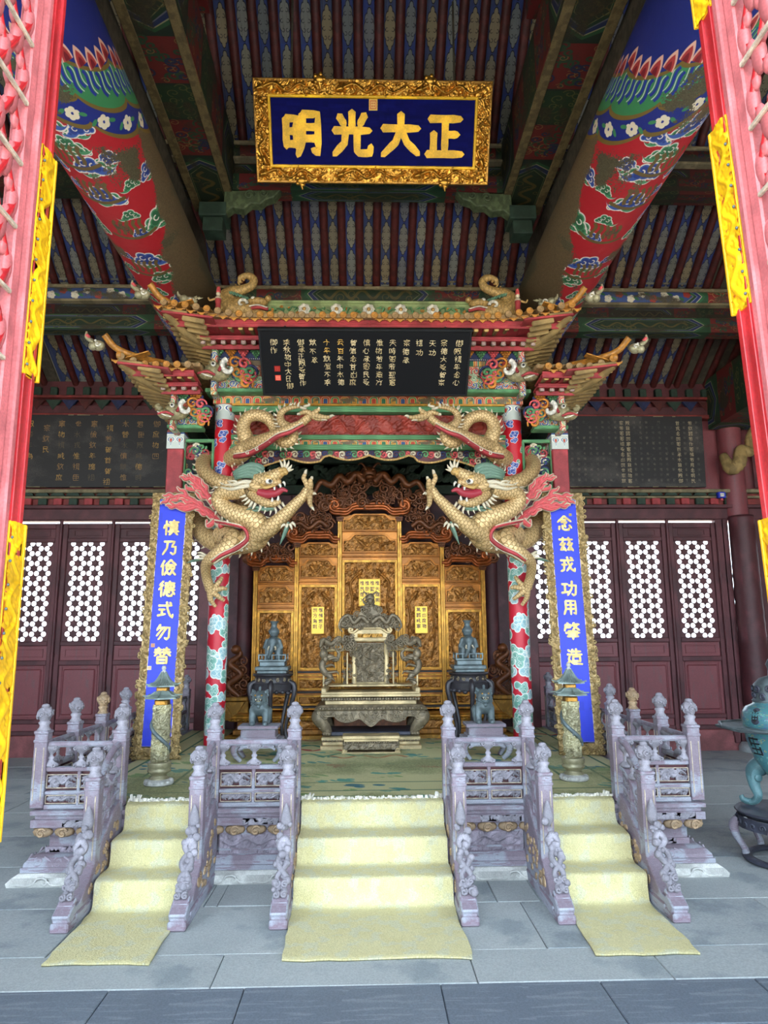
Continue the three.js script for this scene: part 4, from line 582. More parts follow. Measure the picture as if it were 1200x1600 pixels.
const endPic = canvas(64, 64, (g) => { g.fillStyle = '#d0a860'; g.fillRect(0, 0, 64, 64); g.fillStyle = '#8a6428'; g.fillRect(0, 0, 64, 6); g.fillRect(0, 58, 64, 6); g.fillRect(0, 0, 6, 64); g.fillRect(58, 0, 6, 64); g.fillStyle = '#e9cf8a'; for (const [x, y, a, b] of [[29, 14, 6, 36], [14, 29, 36, 6], [14, 14, 6, 18], [32, 14, 18, 6], [44, 32, 6, 18], [14, 44, 18, 6]]) g.fillRect(x, y, a, b); });
const endPic2 = canvas(64, 64, (g) => { g.fillStyle = '#b09890'; g.fillRect(0, 0, 64, 64); for (const [k, c] of [[5, '#5a3a40'], [10, '#c4b0a4'], [17, '#7a4a4a'], [23, '#c9b7a8']]) { g.fillStyle = c; g.fillRect(k, k, 64 - 2 * k, 64 - 2 * k); } });
M.lotus = mat({ map: tex(lotusPic, { rep: [1.1, 1] }), roughness: 0.6 }); M.scrollwork = mat({ map: tex(scrollPic, { rep: [1.6, 3.2] }), roughness: 0.6 });
M.endA = mat({ map: tex(endPic), roughness: 0.55 }); M.endB = mat({ map: tex(endPic2), roughness: 0.6 });
M.navy = S(mottled('#2a3566', '#202a52', 6, 147), 0.3, { roughness: 0.65 }); M.orange = S(mottled('#c9842f', '#b87428', 6, 149), 0.2, { roughness: 0.6 });
const pillarPic = (low) => canvas(512, 1024, (g, w, h) => {
  const R = rngOf(low ? 81 : 82); g.fillStyle = low ? '#c21f33' : '#bb1626'; g.fillRect(0, 0, w, h);
  const P = []; for (let i = 0; i < (low ? 66 : 70); i++) P.push([R() * w, R() * h, (low ? 36 : 21) * (0.7 + R() * 0.6), R() < 0.5 ? 1 : -1, R()]);
  for (const [x, y, s, d, c] of P) { const L = Array.from({ length: 7 }, () => [(R() - 0.5) * 2.2, (R() - 0.5) * 1.9, 0.45 + R() * 0.35]), C = low ? (c < 0.5 ? ['#8fbcae', '#6fa596'] : ['#b8d2d2', '#8fb8c0']) : (c < 0.5 ? CL.blue : CL.green); for (const o of [-w, 0, w]) for (const q of [-h, 0, h]) { for (const [k, col] of [[0.16, low ? '#e6ece6' : '#e8e2d4'], [0, C[0]], [-0.2, C[1]]]) { g.fillStyle = col; for (const [a, b, r] of L) { g.beginPath(); g.arc(x + o + a * s, y + q + b * s, max(0.1, (r + k) * s), 0, TAU); g.fill(); } } g.strokeStyle = low ? '#dfeae4' : '#ece6d8'; g.lineWidth = s * 0.09; for (const [a, b, r] of L.slice(0, 5)) { g.beginPath(); g.arc(x + o + a * s, y + q + b * s, r * s * 0.5, a * 3, a * 3 + 4.2); g.stroke(); } } }
});
M.pillarLow = mat({ map: tex(pillarPic(1)), bumpMap: tex(pillarPic(1), { data: true }), bumpScale: 0.004, roughness: 0.45 }); M.pillarUp = mat({ map: tex(pillarPic(0)), roughness: 0.4 });
const ruyiPic = canvas(256, 128, (g, w, h) => { g.fillStyle = '#b8c0b8'; g.fillRect(0, 0, w, h); g.fillStyle = '#7c3a34'; g.fillRect(0, 0, w, 14); g.fillStyle = '#3c5a94'; g.fillRect(0, 14, w, 10); for (let i = 0; i < 32; i++) { g.fillStyle = '#f0eee4'; g.beginPath(); g.arc(i * 8 + 4, 30, 3, 0, TAU); g.fill(); } for (let i = 0; i < 4; i++) { const x = i * 64 + 32; for (const [k, c] of [[1, '#e8e4d6'], [0.82, '#3a5488'], [0.6, '#e0dccc'], [0.45, '#7a9a8a'], [0.28, '#c04038']]) { g.fillStyle = c; g.beginPath(); g.arc(x - 12 * k, 62, 17 * k, 0, TAU); g.arc(x + 12 * k, 62, 17 * k, 0, TAU); g.fill(); g.beginPath(); g.moveTo(x - 26 * k, 66); g.quadraticCurveTo(x - 4, 84, x, 66 + 50 * k); g.quadraticCurveTo(x + 4, 84, x + 26 * k, 66); g.fill(); } } });
M.ruyi = mat({ map: tex(ruyiPic), roughness: 0.5 });
const PIL = 1.53, PZ = -7.3;
const wrapTube = (r, y0, y1, ru, rv) => { const g = new THREE.CylinderGeometry(r, r, y1 - y0, 28, 1, true); const uv = g.attributes.uv; for (let i = 0; i < uv.count; i++) uv.setXY(i, uv.getX(i) * ru, uv.getY(i) * rv); g.translate(0, (y0 + y1) / 2, 0); g.userData.uv = true; return g; };
const shrine = thing('throne_shrine', 'painted wooden shrine with tiled canopy and dragon pillars round the throne', 'shrine');
const sp = (n, g, m, o) => part(n, g, m, shrine, o);
for (const s of [-1, 1]) {
  const p = sp('dragon_pillar', [wrapTube(0.1, TOP + 0.06, 2.75, 1, 1.77)], M.pillarLow, { at: [s * PIL, 0, PZ] });
  part('upper_shaft', [wrapTube(0.1, 2.75, 3.86, 1, 0.88)], M.pillarUp, p); part('capital', [wrapTube(0.105, 3.82, 4.06, 1, 1), cyl(0.105, 0.105, 0.01, 0, 4.06, 0)], M.ruyi, p); part('pillar_base', [lathe([[0.15, 0], [0.15, 0.03], [0.12, 0.06], [0.1, 0.07]], 24, 0, TOP, 0)], M.whiteStone, p);
  const q = sp('outer_post', [bx(0.165, 3.5, 0.165, 0, TOP + 1.75, 0)], M.redPaint, { at: [s * 2.02, 0, PZ] });
  { const g = bx(0.18, 0.2, 0.18, 0, 3.6, 0, { c: 0.004 }); const uv = plain(g).attributes.uv; for (let i = 0; i < uv.count; i++) uv.setXY(i, uv.getX(i) / 0.18 * 0.5 + 0.25, (uv.getY(i) - 3.5) / 0.2); g.userData.uv = true; part('capital', [g], M.ruyi, q); }
  for (const z of [-8.95]) { sp('outer_post', [bx(0.16, 3.6, 0.16, s * 2.02, TOP + 1.8, z)], M.redDark); sp('rear_pillar', [cyl(0.1, 0.1, 3.6, s * PIL, TOP + 1.8, z)], M.redDark); }
  // openwork grille between pillar and post
  const gr = sp('openwork_grille', [bx(0.32, 0.035, 0.05, 0, 0.5, 0), bx(0.32, 0.03, 0.05, 0, 0.0, 0), bx(0.03, 0.5, 0.05, -0.15, 0.25, 0), bx(0.03, 0.5, 0.05, 0.15, 0.25, 0)], M.green, { at: [s * 1.79, 3.11, PZ] });
  const R = rngOf(91); for (const m of [M.green, M.redPaint, M.cream, M.navy]) part('scroll', Array.from({ length: 7 }, () => tube(spiralPts((R() - 0.5) * 0.2, 0.06 + R() * 0.38, 0.05, 1.3, R() < 0.5 ? 1 : -1, R() * 6, (R() - 0.5) * 0.02, 14), 0.013, { n: 14, m: 5 })), m, gr);
}
// beams under the canopy, mirrored round the middle
{
  const strip = (n, m, y0, y1, z, x0, x1, d = 0.1) => { const g = plain(bx(x1 - x0, y1 - y0, d, (x0 + x1) / 2, (y0 + y1) / 2, z, { c: 0.004 })); const uv = g.attributes.uv; for (let i = 0; i < uv.count; i++) uv.setXY(i, uv.getX(i) / 0.9, (uv.getY(i) - y0) / (y1 - y0)); g.userData.uv = true; return sp(n, [g], m); };
  strip('ledge', M.green, 4.075, 4.115, -7.18, -1.7, 1.7, 0.22); strip('lotus_band', M.lotus, 3.985, 4.075, -7.24, -1.64, 1.64); strip('gilt_fillet', M.gold, 3.962, 3.985, -7.22, -1.44, 1.44); strip('tie_beam', M.green, 3.9, 3.962, -7.24, -1.44, 1.44);
  const dp = new Relief(2.9, 0.25, 0.009).clouds(230, 0.03, 0.016, 95); for (const q of [0.25, 1.0, 1.8, 2.5]) dp.dragon([[q, 0.12], [q + 0.12, 0.2], [q + 0.26, 0.06], [q + 0.4, 0.18]].map(([a, b]) => [min(a, 2.85), b]), 0.02, 0.03);
  sp('relief_panel', [dp.sheet({ y: 3.64, z: -7.28 })], M.redRelief ??= S(mottled('#8c2226', '#9a4a2c', 6, 151), 0.25, { roughness: 0.5 }));
  strip('beam', M.green, 3.6, 3.65, -7.24, -1.44, 1.44); strip('lotus_band', M.lotus, 3.545, 3.6, -7.25, -1.44, 1.44, 0.08); strip('beam', M.green, 3.49, 3.545, -7.24, -1.44, 1.44);
  // carved valance with a scalloped lower edge
  const low = (x) => { const a = abs(x); return 3.44 - 0.05 * abs(sin(a * 7.5)) - 0.03 * (a > 0.5 ? 1 : 0) - 0.17 * smooth(0.95, 1.42, a); };
  const pts = []; for (let i = 0; i <= 90; i++) { const x = -1.43 + i / 90 * 2.86; pts.push([x, low(x)]); } pts.push([1.43, 3.49], [-1.43, 3.49]);
  sp('valance', [extr(pts, 0.025, 0.004, { z: -7.265 })], M.redDark); sp('valance_edge', [tube(pts.slice(0, 91).map(([a, b]) => [a, b, -7.235]), 0.012, { n: 180, m: 6 })], M.tan);
  const R = rngOf(97), G = [[], [], [], []]; for (let i = 0; i < 46; i++) { const x = -1.4 + i * 0.0622, h = 3.49 - low(x), r = min(0.042, h * 0.5); for (let y = 3.49 - r; y > low(x) + r * 0.6; y -= r * 1.7) G[(i + (y > 3.4 ? 0 : 1)) % 4].push(tube(spiralPts(x, y, r, 1.4, i % 2 ? 1 : -1, R() * 6, -7.235, 14), [r * 0.2, r * 0.32, r * 0.2], { n: 14, m: 5 })); }
  [M.green, M.flame, M.cream, M.navy].forEach((m, i) => sp('scroll', G[i], m));
  // inside: dark ceiling boards, rear beams and purple back boards
  for (let i = 0; i < 9; i++) sp('ceiling_board', [bx(3.9, 0.03, 0.185, 0, 3.98, -7.38 - i * 0.19)], M.wood);
  sp('rear_beam', [bx(4.0, 0.16, 0.14, 0, 3.85, -8.95), bx(4.0, 0.12, 0.14, 0, 3.42, -8.95), new Relief(3.0, 0.26, 0.012).clouds(120, 0.04, 0.02, 98).sheet({ y: 3.5, z: -8.95 }), bx(3.0, 0.26, 0.02, 0, 3.63, -8.96, { c: 0 })], M.dkGreen);
  for (let i = 0; i < 12; i++) sp('rear_board', [bx(0.325, 3.0, 0.03, -1.79 + i * 0.3255, TOP + 1.5, -8.97)], M.purpleDark ??= S(mottled('#4a2c34', '#5a3a40', 5, 153), 0.6, { roughness: 0.6 }));
  for (const s of [-1, 1]) sp('side_beam', [bx(0.12, 0.3, 1.6, s * 1.53, 3.95, -8.12), bx(0.12, 0.25, 1.6, s * 2.02, 3.85, -8.12)], M.dkGreen);
}
const tileGeo = done(join([mv(new THREE.CylinderGeometry(0.03, 0.03, 0.4, 12, 1), 0, 0.075, -0.19, { rx: PI / 2 + 0.3 }), mv(lathe([[0.0, 0.012], [0.026, 0.012], [0.03, 0.016], [0.036, 0.01], [0.036, -0.006], [0, -0.006]], 16), 0, 0.025, 0, { rx: PI / 2 }), ball(0.008, 0, 0.025, 0.012, [1, 1, 0.5], 6, 4)].map((g) => g)));
const tileShort = done(join([mv(lathe([[0.0, 0.012], [0.026, 0.012], [0.03, 0.016], [0.036, 0.01], [0.036, -0.03], [0, -0.03]], 16), 0, 0.025, 0, { rx: PI / 2 })]));
const dripGeo = done(join([extr([[-0.05, 0.012], [-0.035, -0.012], [0, -0.042], [0.035, -0.012], [0.05, 0.012], [0.03, 0.0], [0, -0.006], [-0.03, 0.0]], 0.012, 0.002), bx(0.09, 0.012, 0.3, 0, 0.035, -0.14, { rx: 0.3 })]));
const squareEnd = (m, w) => done(join([mv(new THREE.PlaneGeometry(w, w), 0, 0, 0)], true));
const endGeo = (() => { const g = bx(0.047, 0.047, 0.014, 0, 0, 0, { c: 0.003 }), uv = plain(g).attributes.uv; for (let i = 0; i < uv.count; i++) uv.setXY(i, uv.getX(i) / 0.047 + 0.5, uv.getY(i) / 0.047 + 0.5); g.userData.uv = true; return done(join([g], true)); })();
const flyGeo = done(join(bx(0.044, 0.044, 0.36, 0, 0.03, -0.185, { rx: 0.16 }))), rafGeo = done(join(bx(0.044, 0.044, 0.26, 0, 0.02, -0.135, { rx: 0.14 })));
const clusterGeo = (() => { const b = []; for (let r = 0; r < 4; r++) for (let i = 0; i < 4 - r; i++) b.push(bx(0.026, 0.017, 0.03, (i - (3 - r) / 2) * 0.0295, -r * 0.0205, 0.012 - r * 0.004, { c: 0.004 })); return done(join(b)); })();
const smallTilt = (x, z, seed) => (hash2(fl(x * 100), fl(z * 100), seed) - 0.5) * 0.06;
function beastHead(w, s, parent, at_) { const rot = [0, -s * 0.3, 0], mir = (g) => { mv(g, 0, 0, 0, { s: [w, w, w] }); return s < 0 ? flip(g) : g; };                      // painted monster mask with tusk curls and trailing scrolls, w wide
  const h = part('beast_head', [ball(0.5, 0, 0, 0, [1, 0.72, 0.55], 16, 12), ball(0.3, 0.42, -0.18, 0.1, [1.1, 0.7, 0.8], 12, 8), ball(0.12, 0.2, 0.26, 0.24, [1.3, 0.7, 1], 8, 6), tube([[0.6, -0.02, 0.2], [0.78, 0.12, 0.15], [0.7, 0.24, 0.12]], [0.14, 0.1, 0.05], { m: 7 })].map(mir), M.beast ??= S(mottled('#8c9070', '#9a7e54', 7, 173), 0.15, { roughness: 0.55 }), parent, { at: at_, rot });
  part('tusk', [mir(tube(spiralPts(-0.42, 0.1, 0.34, 0.75, -1, 1.2, 0.34, 16), [0.11, 0.1, 0.06], { n: 16, m: 7 }))], M.white, h); part('eye', [mir(ball(0.1, 0.18, 0.17, 0.34, [1, 1, 0.6]))], M.white, h); part('pupil', [mir(ball(0.05, 0.2, 0.17, 0.39))], M.black, h);
  part('teeth', [mir(tube([[0.2, -0.3, 0.22], [0.5, -0.26, 0.3], [0.75, -0.12, 0.22]], 0.03, { m: 5 }))], M.white, h); part('mouth', [mir(tube([[0.1, -0.22, 0.27], [0.42, -0.16, 0.34], [0.74, -0.22, 0.22]], [0.05, 0.07, 0.04], { m: 6 }))], M.redPaint, h); part('flame', [mir(tube([[-0.1, 0.1, 0.35], [-0.02, -0.1, 0.4]], 0.06, { m: 6 }))], M.redPaint, h);
  const R = rngOf(101), G = [[], [], [], []]; for (let i = 0; i < 15; i++) G[i % 4].push(tube(spiralPts(-0.62 - R() * 0.9, (R() - 0.45) * 0.9, 0.24 * (0.6 + R() * 0.6), 1.3, R() < 0.5 ? 1 : -1, R() * 6, 0.05 + R() * 0.1, 14), [0.04, 0.07, 0.05], { n: 14, m: 5 }));
  [M.orange, M.flame, M.green, M.navy].forEach((m, i) => part('scroll', G[i].map(mir), m, h));
  return h;
}
function canopy(s, xi, xo, yE, k, full) {                          // one half: front eave from xi to its corner xo, then the side eave back
  const zE = -6.62, lift = (t) => 0.08 * smooth(0.55, 1, t) * k, out = (t) => 0.1 * smooth(0.5, 1, t), step = 0.103, n = Math.round((xo - xi) / step), cx = (i) => s * (xi + (i + 0.5) * step);
  const yB = yE - 0.195 * k - 0.01;
  const inner = full ? 0.98 : xi;                                   // the inscribed board hides what lies inside this
  for (let i = 0; i < n; i++) {
    const x = cx(i), t = i / n, y = yE + lift(t), z = zE + out(t);
    sp('roof_tile', tileGeo, hash2(i, s + 2, 3) < 0.3 ? M.tileGrey : M.tile, { at: [x, y, z], rot: [0, 0, smallTilt(x, z, 1)] }); sp('drip_tile', dripGeo, M.tile, { at: [x + s * step / 2, y - 0.005, z - 0.012] });
    sp('flying_rafter', flyGeo, M.brown, { at: [x, y - 0.075 * k, z - 0.1] }); sp('rafter_end', endGeo, M.endA, { at: [x, y - 0.075 * k - 0.0, z - 0.095] });
    if (abs(x) > inner && abs(x) < xo - 0.25) { sp('rafter', rafGeo, M.brown, { at: [x, yE - 0.145 * k, zE - 0.28] }); sp('rafter_end', endGeo, M.endB, { at: [x, yE - 0.145 * k, zE - 0.275] }); }
  }
  const w = xo - xi, xm = s * (xi + xo) / 2;
  sp('red_fascia', [bx(w - 0.1, 0.06 * k + 0.02, 0.02, xm - s * 0.05, yE - 0.045, zE - 0.05), bx(w - 0.2, 0.02, 0.34, xm - s * 0.1, yE - 0.05 * k, zE - 0.2, { rx: -0.05 }), bx(w - 0.3, 0.045, 0.02, xm - s * 0.15, yE - 0.118 * k, zE - 0.23), bx(w - 0.3, 0.05, 0.02, xm - s * 0.15, yE - 0.172 * k, zE - 0.34), bx(w - 0.3, 0.02, 0.24, xm - s * 0.15, yE - 0.11 * k, zE - 0.33)], M.redPaint);
  // coloured bracket clusters on a dark blue board, a beaded line, a carved frieze with a beast mask on the corner
  const fx = xo - 0.36, fw = fx - inner, fm = s * (inner + fx) / 2;
  sp('bracket_board', [bx(fw, 0.11 * k, 0.03, fm, yB - 0.005, -7.1)], M.navy);
  for (let i = 0, x = inner + 0.07; x < fx - 0.04; x += 0.132, i++) sp('bracket_cluster', clusterGeo, [M.orange, M.green, M.flame][i % 3], { at: [s * x, yB + 0.03 * k, -7.075] });
  sp('bead_row', Array.from({ length: fl(fw / 0.02) }, (_, i) => ball(0.006, s * (inner + 0.01 + i * 0.02), yE - 0.25 * k, -7.08, [1, 1, 1], 5, 4)), M.white, { stuff: true });
  sp('frieze', [new Relief(fw, 0.3 * k, 0.01).clouds(fw * 90, 0.04, 0.02, 103 + s).sheet({ x: fm, y: yE - 0.58 * k, z: -7.12 }), bx(fw, 0.32 * k, 0.05, fm, yE - 0.42 * k, -7.15)], M.scrollwork);
  sp('ledge', [bx(fw + 0.02, 0.04, 0.16, fm, yE - 0.6 * k, -7.13)], M.green); sp('lotus_band', [bx(fw, 0.06 * k, 0.03, fm, yE - 0.29 * k, -7.1)], M.lotus);
  beastHead(0.27 * (0.5 + 0.5 * k), s, shrine, [s * (fx - 0.1), yE - 0.44 * k, -6.97]);
  // corner beam, fan of rafters, side eave running back with its rows of rafters and tiles
  const zc = zE + 0.12, corner = V(s * xo, yE + 0.1 * k, zc);
  sp('corner_beam', [tube([[s * (xo - 0.4), yE - 0.16 * k, -7.05], [s * (xo - 0.2), yE - 0.11 * k, -6.82], [s * (xo - 0.02), yE - 0.0, zc - 0.04]], [0.035, 0.045, 0.04], { m: 4, n: 12 })], M.brown);
  for (let i = 0; i < 4; i++) { const a = (i + 1) / 5; sp('fan_rafter', [tube([[s * (xo - 0.42), yE - 0.17 * k, -7.04 - i * 0.03], [s * lerp(xo - 0.28, xo - 0.04, 0.75), yE - 0.06 * k - 0.02 * i, lerp(zc - 0.1, zc - 0.42, a)]], 0.024, { m: 4, n: 3, line: 1 })], M.brown); }
  const m = fl((8.95 + zc) / step);
  for (let i = 0; i < m; i++) {
    const z = zc - 0.05 - i * step, t = 1 - i / m, y = yE + lift(t) * (i < 8 ? 1 - i / 8 : 0) - 0.0;
    sp('flying_rafter', [bx(0.24, 0.044, 0.046, s * (xo - 0.12), y - 0.07 * k, z, { rz: s * 0.12 })], M.brown); sp('rafter', [bx(0.22, 0.05, 0.048, s * (xo - 0.3), y - 0.15 * k, z, { rz: s * 0.2 })], M.brown);
    sp('roof_tile', i < 8 ? tileShort : tileGeo, M.tile, { at: [s * xo, y, z], rot: [0, s * PI / 2, 0] }); if (i % 2 === 0) sp('drip_tile', dripGeo, M.tile, { at: [s * (xo + 0.002), y - 0.005, z - 0.05], rot: [0, s * PI / 2, 0] });
  }
  const D = 8.95 + zc; sp('side_soffit', [bx(0.5, 0.02, D, s * (xo - 0.25), yE - 0.03, zc - D / 2, { rz: s * 0.12 })], M.redPaint);
  sp('side_wall', [bx(0.06, 0.5 * k, D - 0.5, s * (xo - 0.42), yE - 0.42 * k, zc - D / 2 - 0.25)], M.scrollwork);
  // hip ridge with its end tile and monster
  sp('hip_ridge', [tube([[s * (xo - 0.32), yE + 0.22 * k, -6.95], [s * (xo - 0.14), yE + 0.12, -6.66], [s * (xo + 0.02), yE + 0.15, -6.52], [s * (xo + 0.1), yE + 0.24, -6.42]], 0.032, { n: 20, m: 10 })], M.tile);
  const bh = [s * (xo + 0.15), yE + 0.13, -6.42];
  const mo = sp('ridge_monster', [ball(0.06, 0, 0, 0, [1, 0.85, 0.8]), ball(0.04, s * 0.04, -0.02, 0.03), tube([[s * 0.04, 0.02, 0.03], [s * 0.1, 0.07, 0.03], [s * 0.11, 0.13, 0.02]], [0.026, 0.02, 0.009], { m: 7 })], M.bronzeGold, { at: bh });
  part('tusk', [tube(spiralPts(-s * 0.01, 0.0, 0.03, 0.9, s, 0, 0.05, 10), 0.008, { n: 10, m: 5 })], M.white, mo); part('eye', [ball(0.011, s * 0.01, 0.03, 0.05)], M.white, mo); part('snout', [tube([[s * 0.07, 0.06, 0.04], [s * 0.1, 0.09, 0.04]], 0.018, { m: 6 })], M.flame, mo);
  sp('roof_slope', full ? [bx(w - 0.3, 0.03, 0.3, xm, yE + 0.02, -6.85, { rx: 0.3 })] : [bx(w, 0.04, 2.3, xm - s * 0.05, yE + 0.06, -7.85)], M.tileGrey);
}
for (const s of [-1, 1]) { canopy(s, 0, 2.02, 4.69, 1, true); canopy(s, 1.72, 2.42, 4.165, 0.78, false); }
sp('roof_slope', [mv(extr([[0, 0], [0.8, 0.28], [1.6, 0.28], [2.4, 0], [2.4, -0.04], [0, -0.04]], 3.9, 0), 0, 0, 0, { ry: PI / 2 })].map((g) => mv(g, -1.95, 4.73, -6.62)), M.tileGrey);
// main ridge: green board, white flowers, end dragons, riders
{
  const R = rngOf(107); sp('main_ridge', [bx(2.5, 0.2, 0.1, 0, 5.12, -7.4), bx(2.5, 0.03, 0.14, 0, 5.215, -7.4)], M.ridge ??= S(mottled('#7d9064', '#8a9a6c', 6, 177), 0.3, { roughness: 0.6 }));
  sp('ridge_leaf', Array.from({ length: 44 }, (_, i) => tube([[-1.18 + i * 0.055, 5.06 + R() * 0.1, -7.345], [-1.16 + i * 0.055 + R() * 0.04, 5.1 + R() * 0.06, -7.335], [-1.14 + i * 0.055 + (R() - 0.5) * 0.06, 5.06 + R() * 0.12, -7.345]], [0.004, 0.014, 0.003], { n: 6, m: 5 })), M.green); sp('ridge_leaf', Array.from({ length: 26 }, (_, i) => tube(spiralPts(-1.15 + i * 0.092, 5.07 + R() * 0.09, 0.022, 1.2, 1, R() * 6, -7.342, 8), 0.006, { n: 8, m: 4 })), M.orange);
  for (let i = 0; i < 5; i++) { const x = (i - 2) * 0.355 + 0.0, f = sp('ridge_flower', Array.from({ length: 7 }, (_, j) => ball(0.03, cos(j / 7 * TAU) * 0.042, sin(j / 7 * TAU) * 0.04, 0, [1, 1, 0.5], 9, 6)), M.white, { at: [x, 5.125, -7.335] }); part('flower_heart', [ball(0.022, 0, 0, 0.014, [1, 1, 0.6])], M.tan, f); }
  for (const s of [-1, 1]) {
    const Q = (a, b, c = 0) => [s * a, b, -7.36 + c], d = sp('ridge_dragon', [tube([Q(1.2, 5.12), Q(1.36, 5.12), Q(1.54, 5.14), Q(1.58, 5.25), Q(1.5, 5.33), Q(1.4, 5.36), Q(1.3, 5.41), Q(1.28, 5.49), Q(1.35, 5.53), Q(1.43, 5.5), Q(1.43, 5.44)], [0.07, 0.1, 0.11, 0.09, 0.06, 0.05, 0.045, 0.04, 0.03, 0.015], { n: 50, m: 12, bump: (t, a) => 1 + 0.06 * sin(t * 130) * sin(a * 6) }), ball(0.085, ...Q(1.22, 5.18, 0.06), [1.4, 0.62, 1]), ball(0.07, ...Q(1.2, 5.05, 0.06), [1.5, 0.5, 1]), ball(0.035, ...Q(1.1, 5.22, 0.08)), ball(0.11, ...Q(1.42, 5.16, 0.02), [1.1, 0.9, 0.8])], M.ridgeGold ??= S(mottled('#c4a266', '#a08654', 8, 179), 0.12, { roughness: 0.5, metalness: 0.2, bump: 0.004 }), {});
    part('tusk', [tube(spiralPts(s * 1.38, 5.14, 0.06, 0.8, -s, s < 0 ? 0 : PI, -7.24, 12), [0.02, 0.018, 0.008], { n: 12, m: 6 })], M.white, d); part('eye', [ball(0.028, ...Q(1.26, 5.2, 0.11))], M.white, d); part('teeth', [tube([Q(1.1, 5.11, 0.08), Q(1.2, 5.12, 0.13), Q(1.3, 5.11, 0.12)], 0.009, { m: 5 })], M.white, d); part('mouth', [tube([Q(1.1, 5.1, 0.07), Q(1.2, 5.11, 0.1), Q(1.28, 5.1, 0.1)], 0.022, { m: 6 })], M.redPaint, d);
    part('mane', Array.from({ length: 7 }, (_, i) => tube([Q(1.3 + i * 0.035, 5.2 + i * 0.012, 0.08), Q(1.34 + i * 0.035, 5.24 + i * 0.014, 0.06), Q(1.38 + i * 0.035, 5.25 + i * 0.016, 0.02)], [0.012, 0.012, 0.004], { m: 5 })), M.teal, d); part('back_fin', Array.from({ length: 12 }, (_, i) => { const t = i / 11; return tube([Q(1.62 - t * 0.26, 5.2 + t * 0.3, 0), Q(1.65 - t * 0.26, 5.22 + t * 0.33, 0)], [0.014, 0.003], { m: 4, n: 2 }); }), M.tan, d);
    const f = sp('ridge_figure', [lathe([[0.03, 0], [0.028, 0.05], [0.034, 0.09], [0.03, 0.12], [0.012, 0.14]], 12)], M.redPaint, { at: [s * 1.61, 5.02, -7.12] }); part('head', [ball(0.024, 0, 0.165, 0.004), lathe([[0.03, 0.13], [0.034, 0.115], [0.03, 0.1]], 10)], M.cream, f); part('hat', [lathe([[0.026, 0.18], [0.022, 0.22], [0.018, 0.245], [0, 0.25]], 10)], M.flame, f); part('arm', [tube([[0.03 * s, 0.1, 0.02], [0.08 * s, 0.08, 0.03], [0.1 * s, 0.11, 0.03]], [0.014, 0.008], { m: 6 })], M.tan, f);
    const b = sp('ridge_beast', [ball(0.06, 0, 0, 0, [1.3, 0.8, 0.8]), ball(0.045, s * 0.06, 0.02, 0.01), tube([[s * 0.07, 0.03, 0], [s * 0.12, 0.07, 0], [s * 0.13, 0.11, 0]], [0.02, 0.016, 0.006], { m: 6 }), ...[0, 1, 2].map((i) => tube([[-s * (0.02 + i * 0.03), 0.03, 0], [-s * (0.07 + i * 0.03), 0.06 - i * 0.01, 0]], [0.014, 0.003], { m: 5 }))], M.bronzeGold, { at: [s * 1.84, 4.97, -6.86] }); part('tusk', [tube(spiralPts(-s * 0.02, 0.0, 0.03, 0.9, s, 0, 0.055, 10), 0.008, { n: 10, m: 5 })], M.white, b);
  }
}
// ---------- the two gilded dragons coiled round the pillars ----------
const scalePic = canvas(128, 128, (g, w) => { g.fillStyle = '#bd9f6a'; g.fillRect(0, 0, 128, 128); for (let r = 3; r >= -1; r--) for (let i = -1; i < 3; i++) { const x = i * 64 + (r % 2 ? 32 : 0), y = r * 32; g.beginPath(); g.ellipse(x + 32, y + 8, 33, 34, 0, 0, PI); g.closePath(); g.fillStyle = '#d0b07c'; g.fill(); g.strokeStyle = '#866c44'; g.lineWidth = 4; g.stroke(); g.strokeStyle = '#dcc294'; g.lineWidth = 3; g.beginPath(); g.ellipse(x + 32, y + 4, 24, 28, 0, 0.5, PI - 0.5); g.stroke(); } });
const scaleH = canvas(128, 128, (g) => { g.fillStyle = '#000'; g.fillRect(0, 0, 128, 128); for (let r = 3; r >= -1; r--) for (let i = -1; i < 3; i++) { const x = i * 64 + (r % 2 ? 32 : 0), y = r * 32, q = g.createRadialGradient(x + 32, y + 14, 2, x + 32, y + 8, 34); q.addColorStop(0, '#fff'); q.addColorStop(0.85, '#777'); q.addColorStop(1, '#000'); g.fillStyle = q; g.beginPath(); g.ellipse(x + 32, y + 8, 33, 34, 0, 0, PI); g.closePath(); g.fill(); } });
M.scale = mat({ map: tex(scalePic, { rep: [5, 9] }), bumpMap: tex(scaleH, { data: true, rep: [5, 9] }), bumpScale: 0.004, roughness: 0.45, metalness: 0.3 });
M.skin = S(mottled('#c9a868', '#b08c50', 7, 155), 0.2, { roughness: 0.45, metalness: 0.25 });
M.mouth = mat({ color: 0x9c2f3c, roughness: 0.4 }); M.leaf = S(mottled('#6c8a78', '#58786a', 7, 157), 0.2, { roughness: 0.55 });
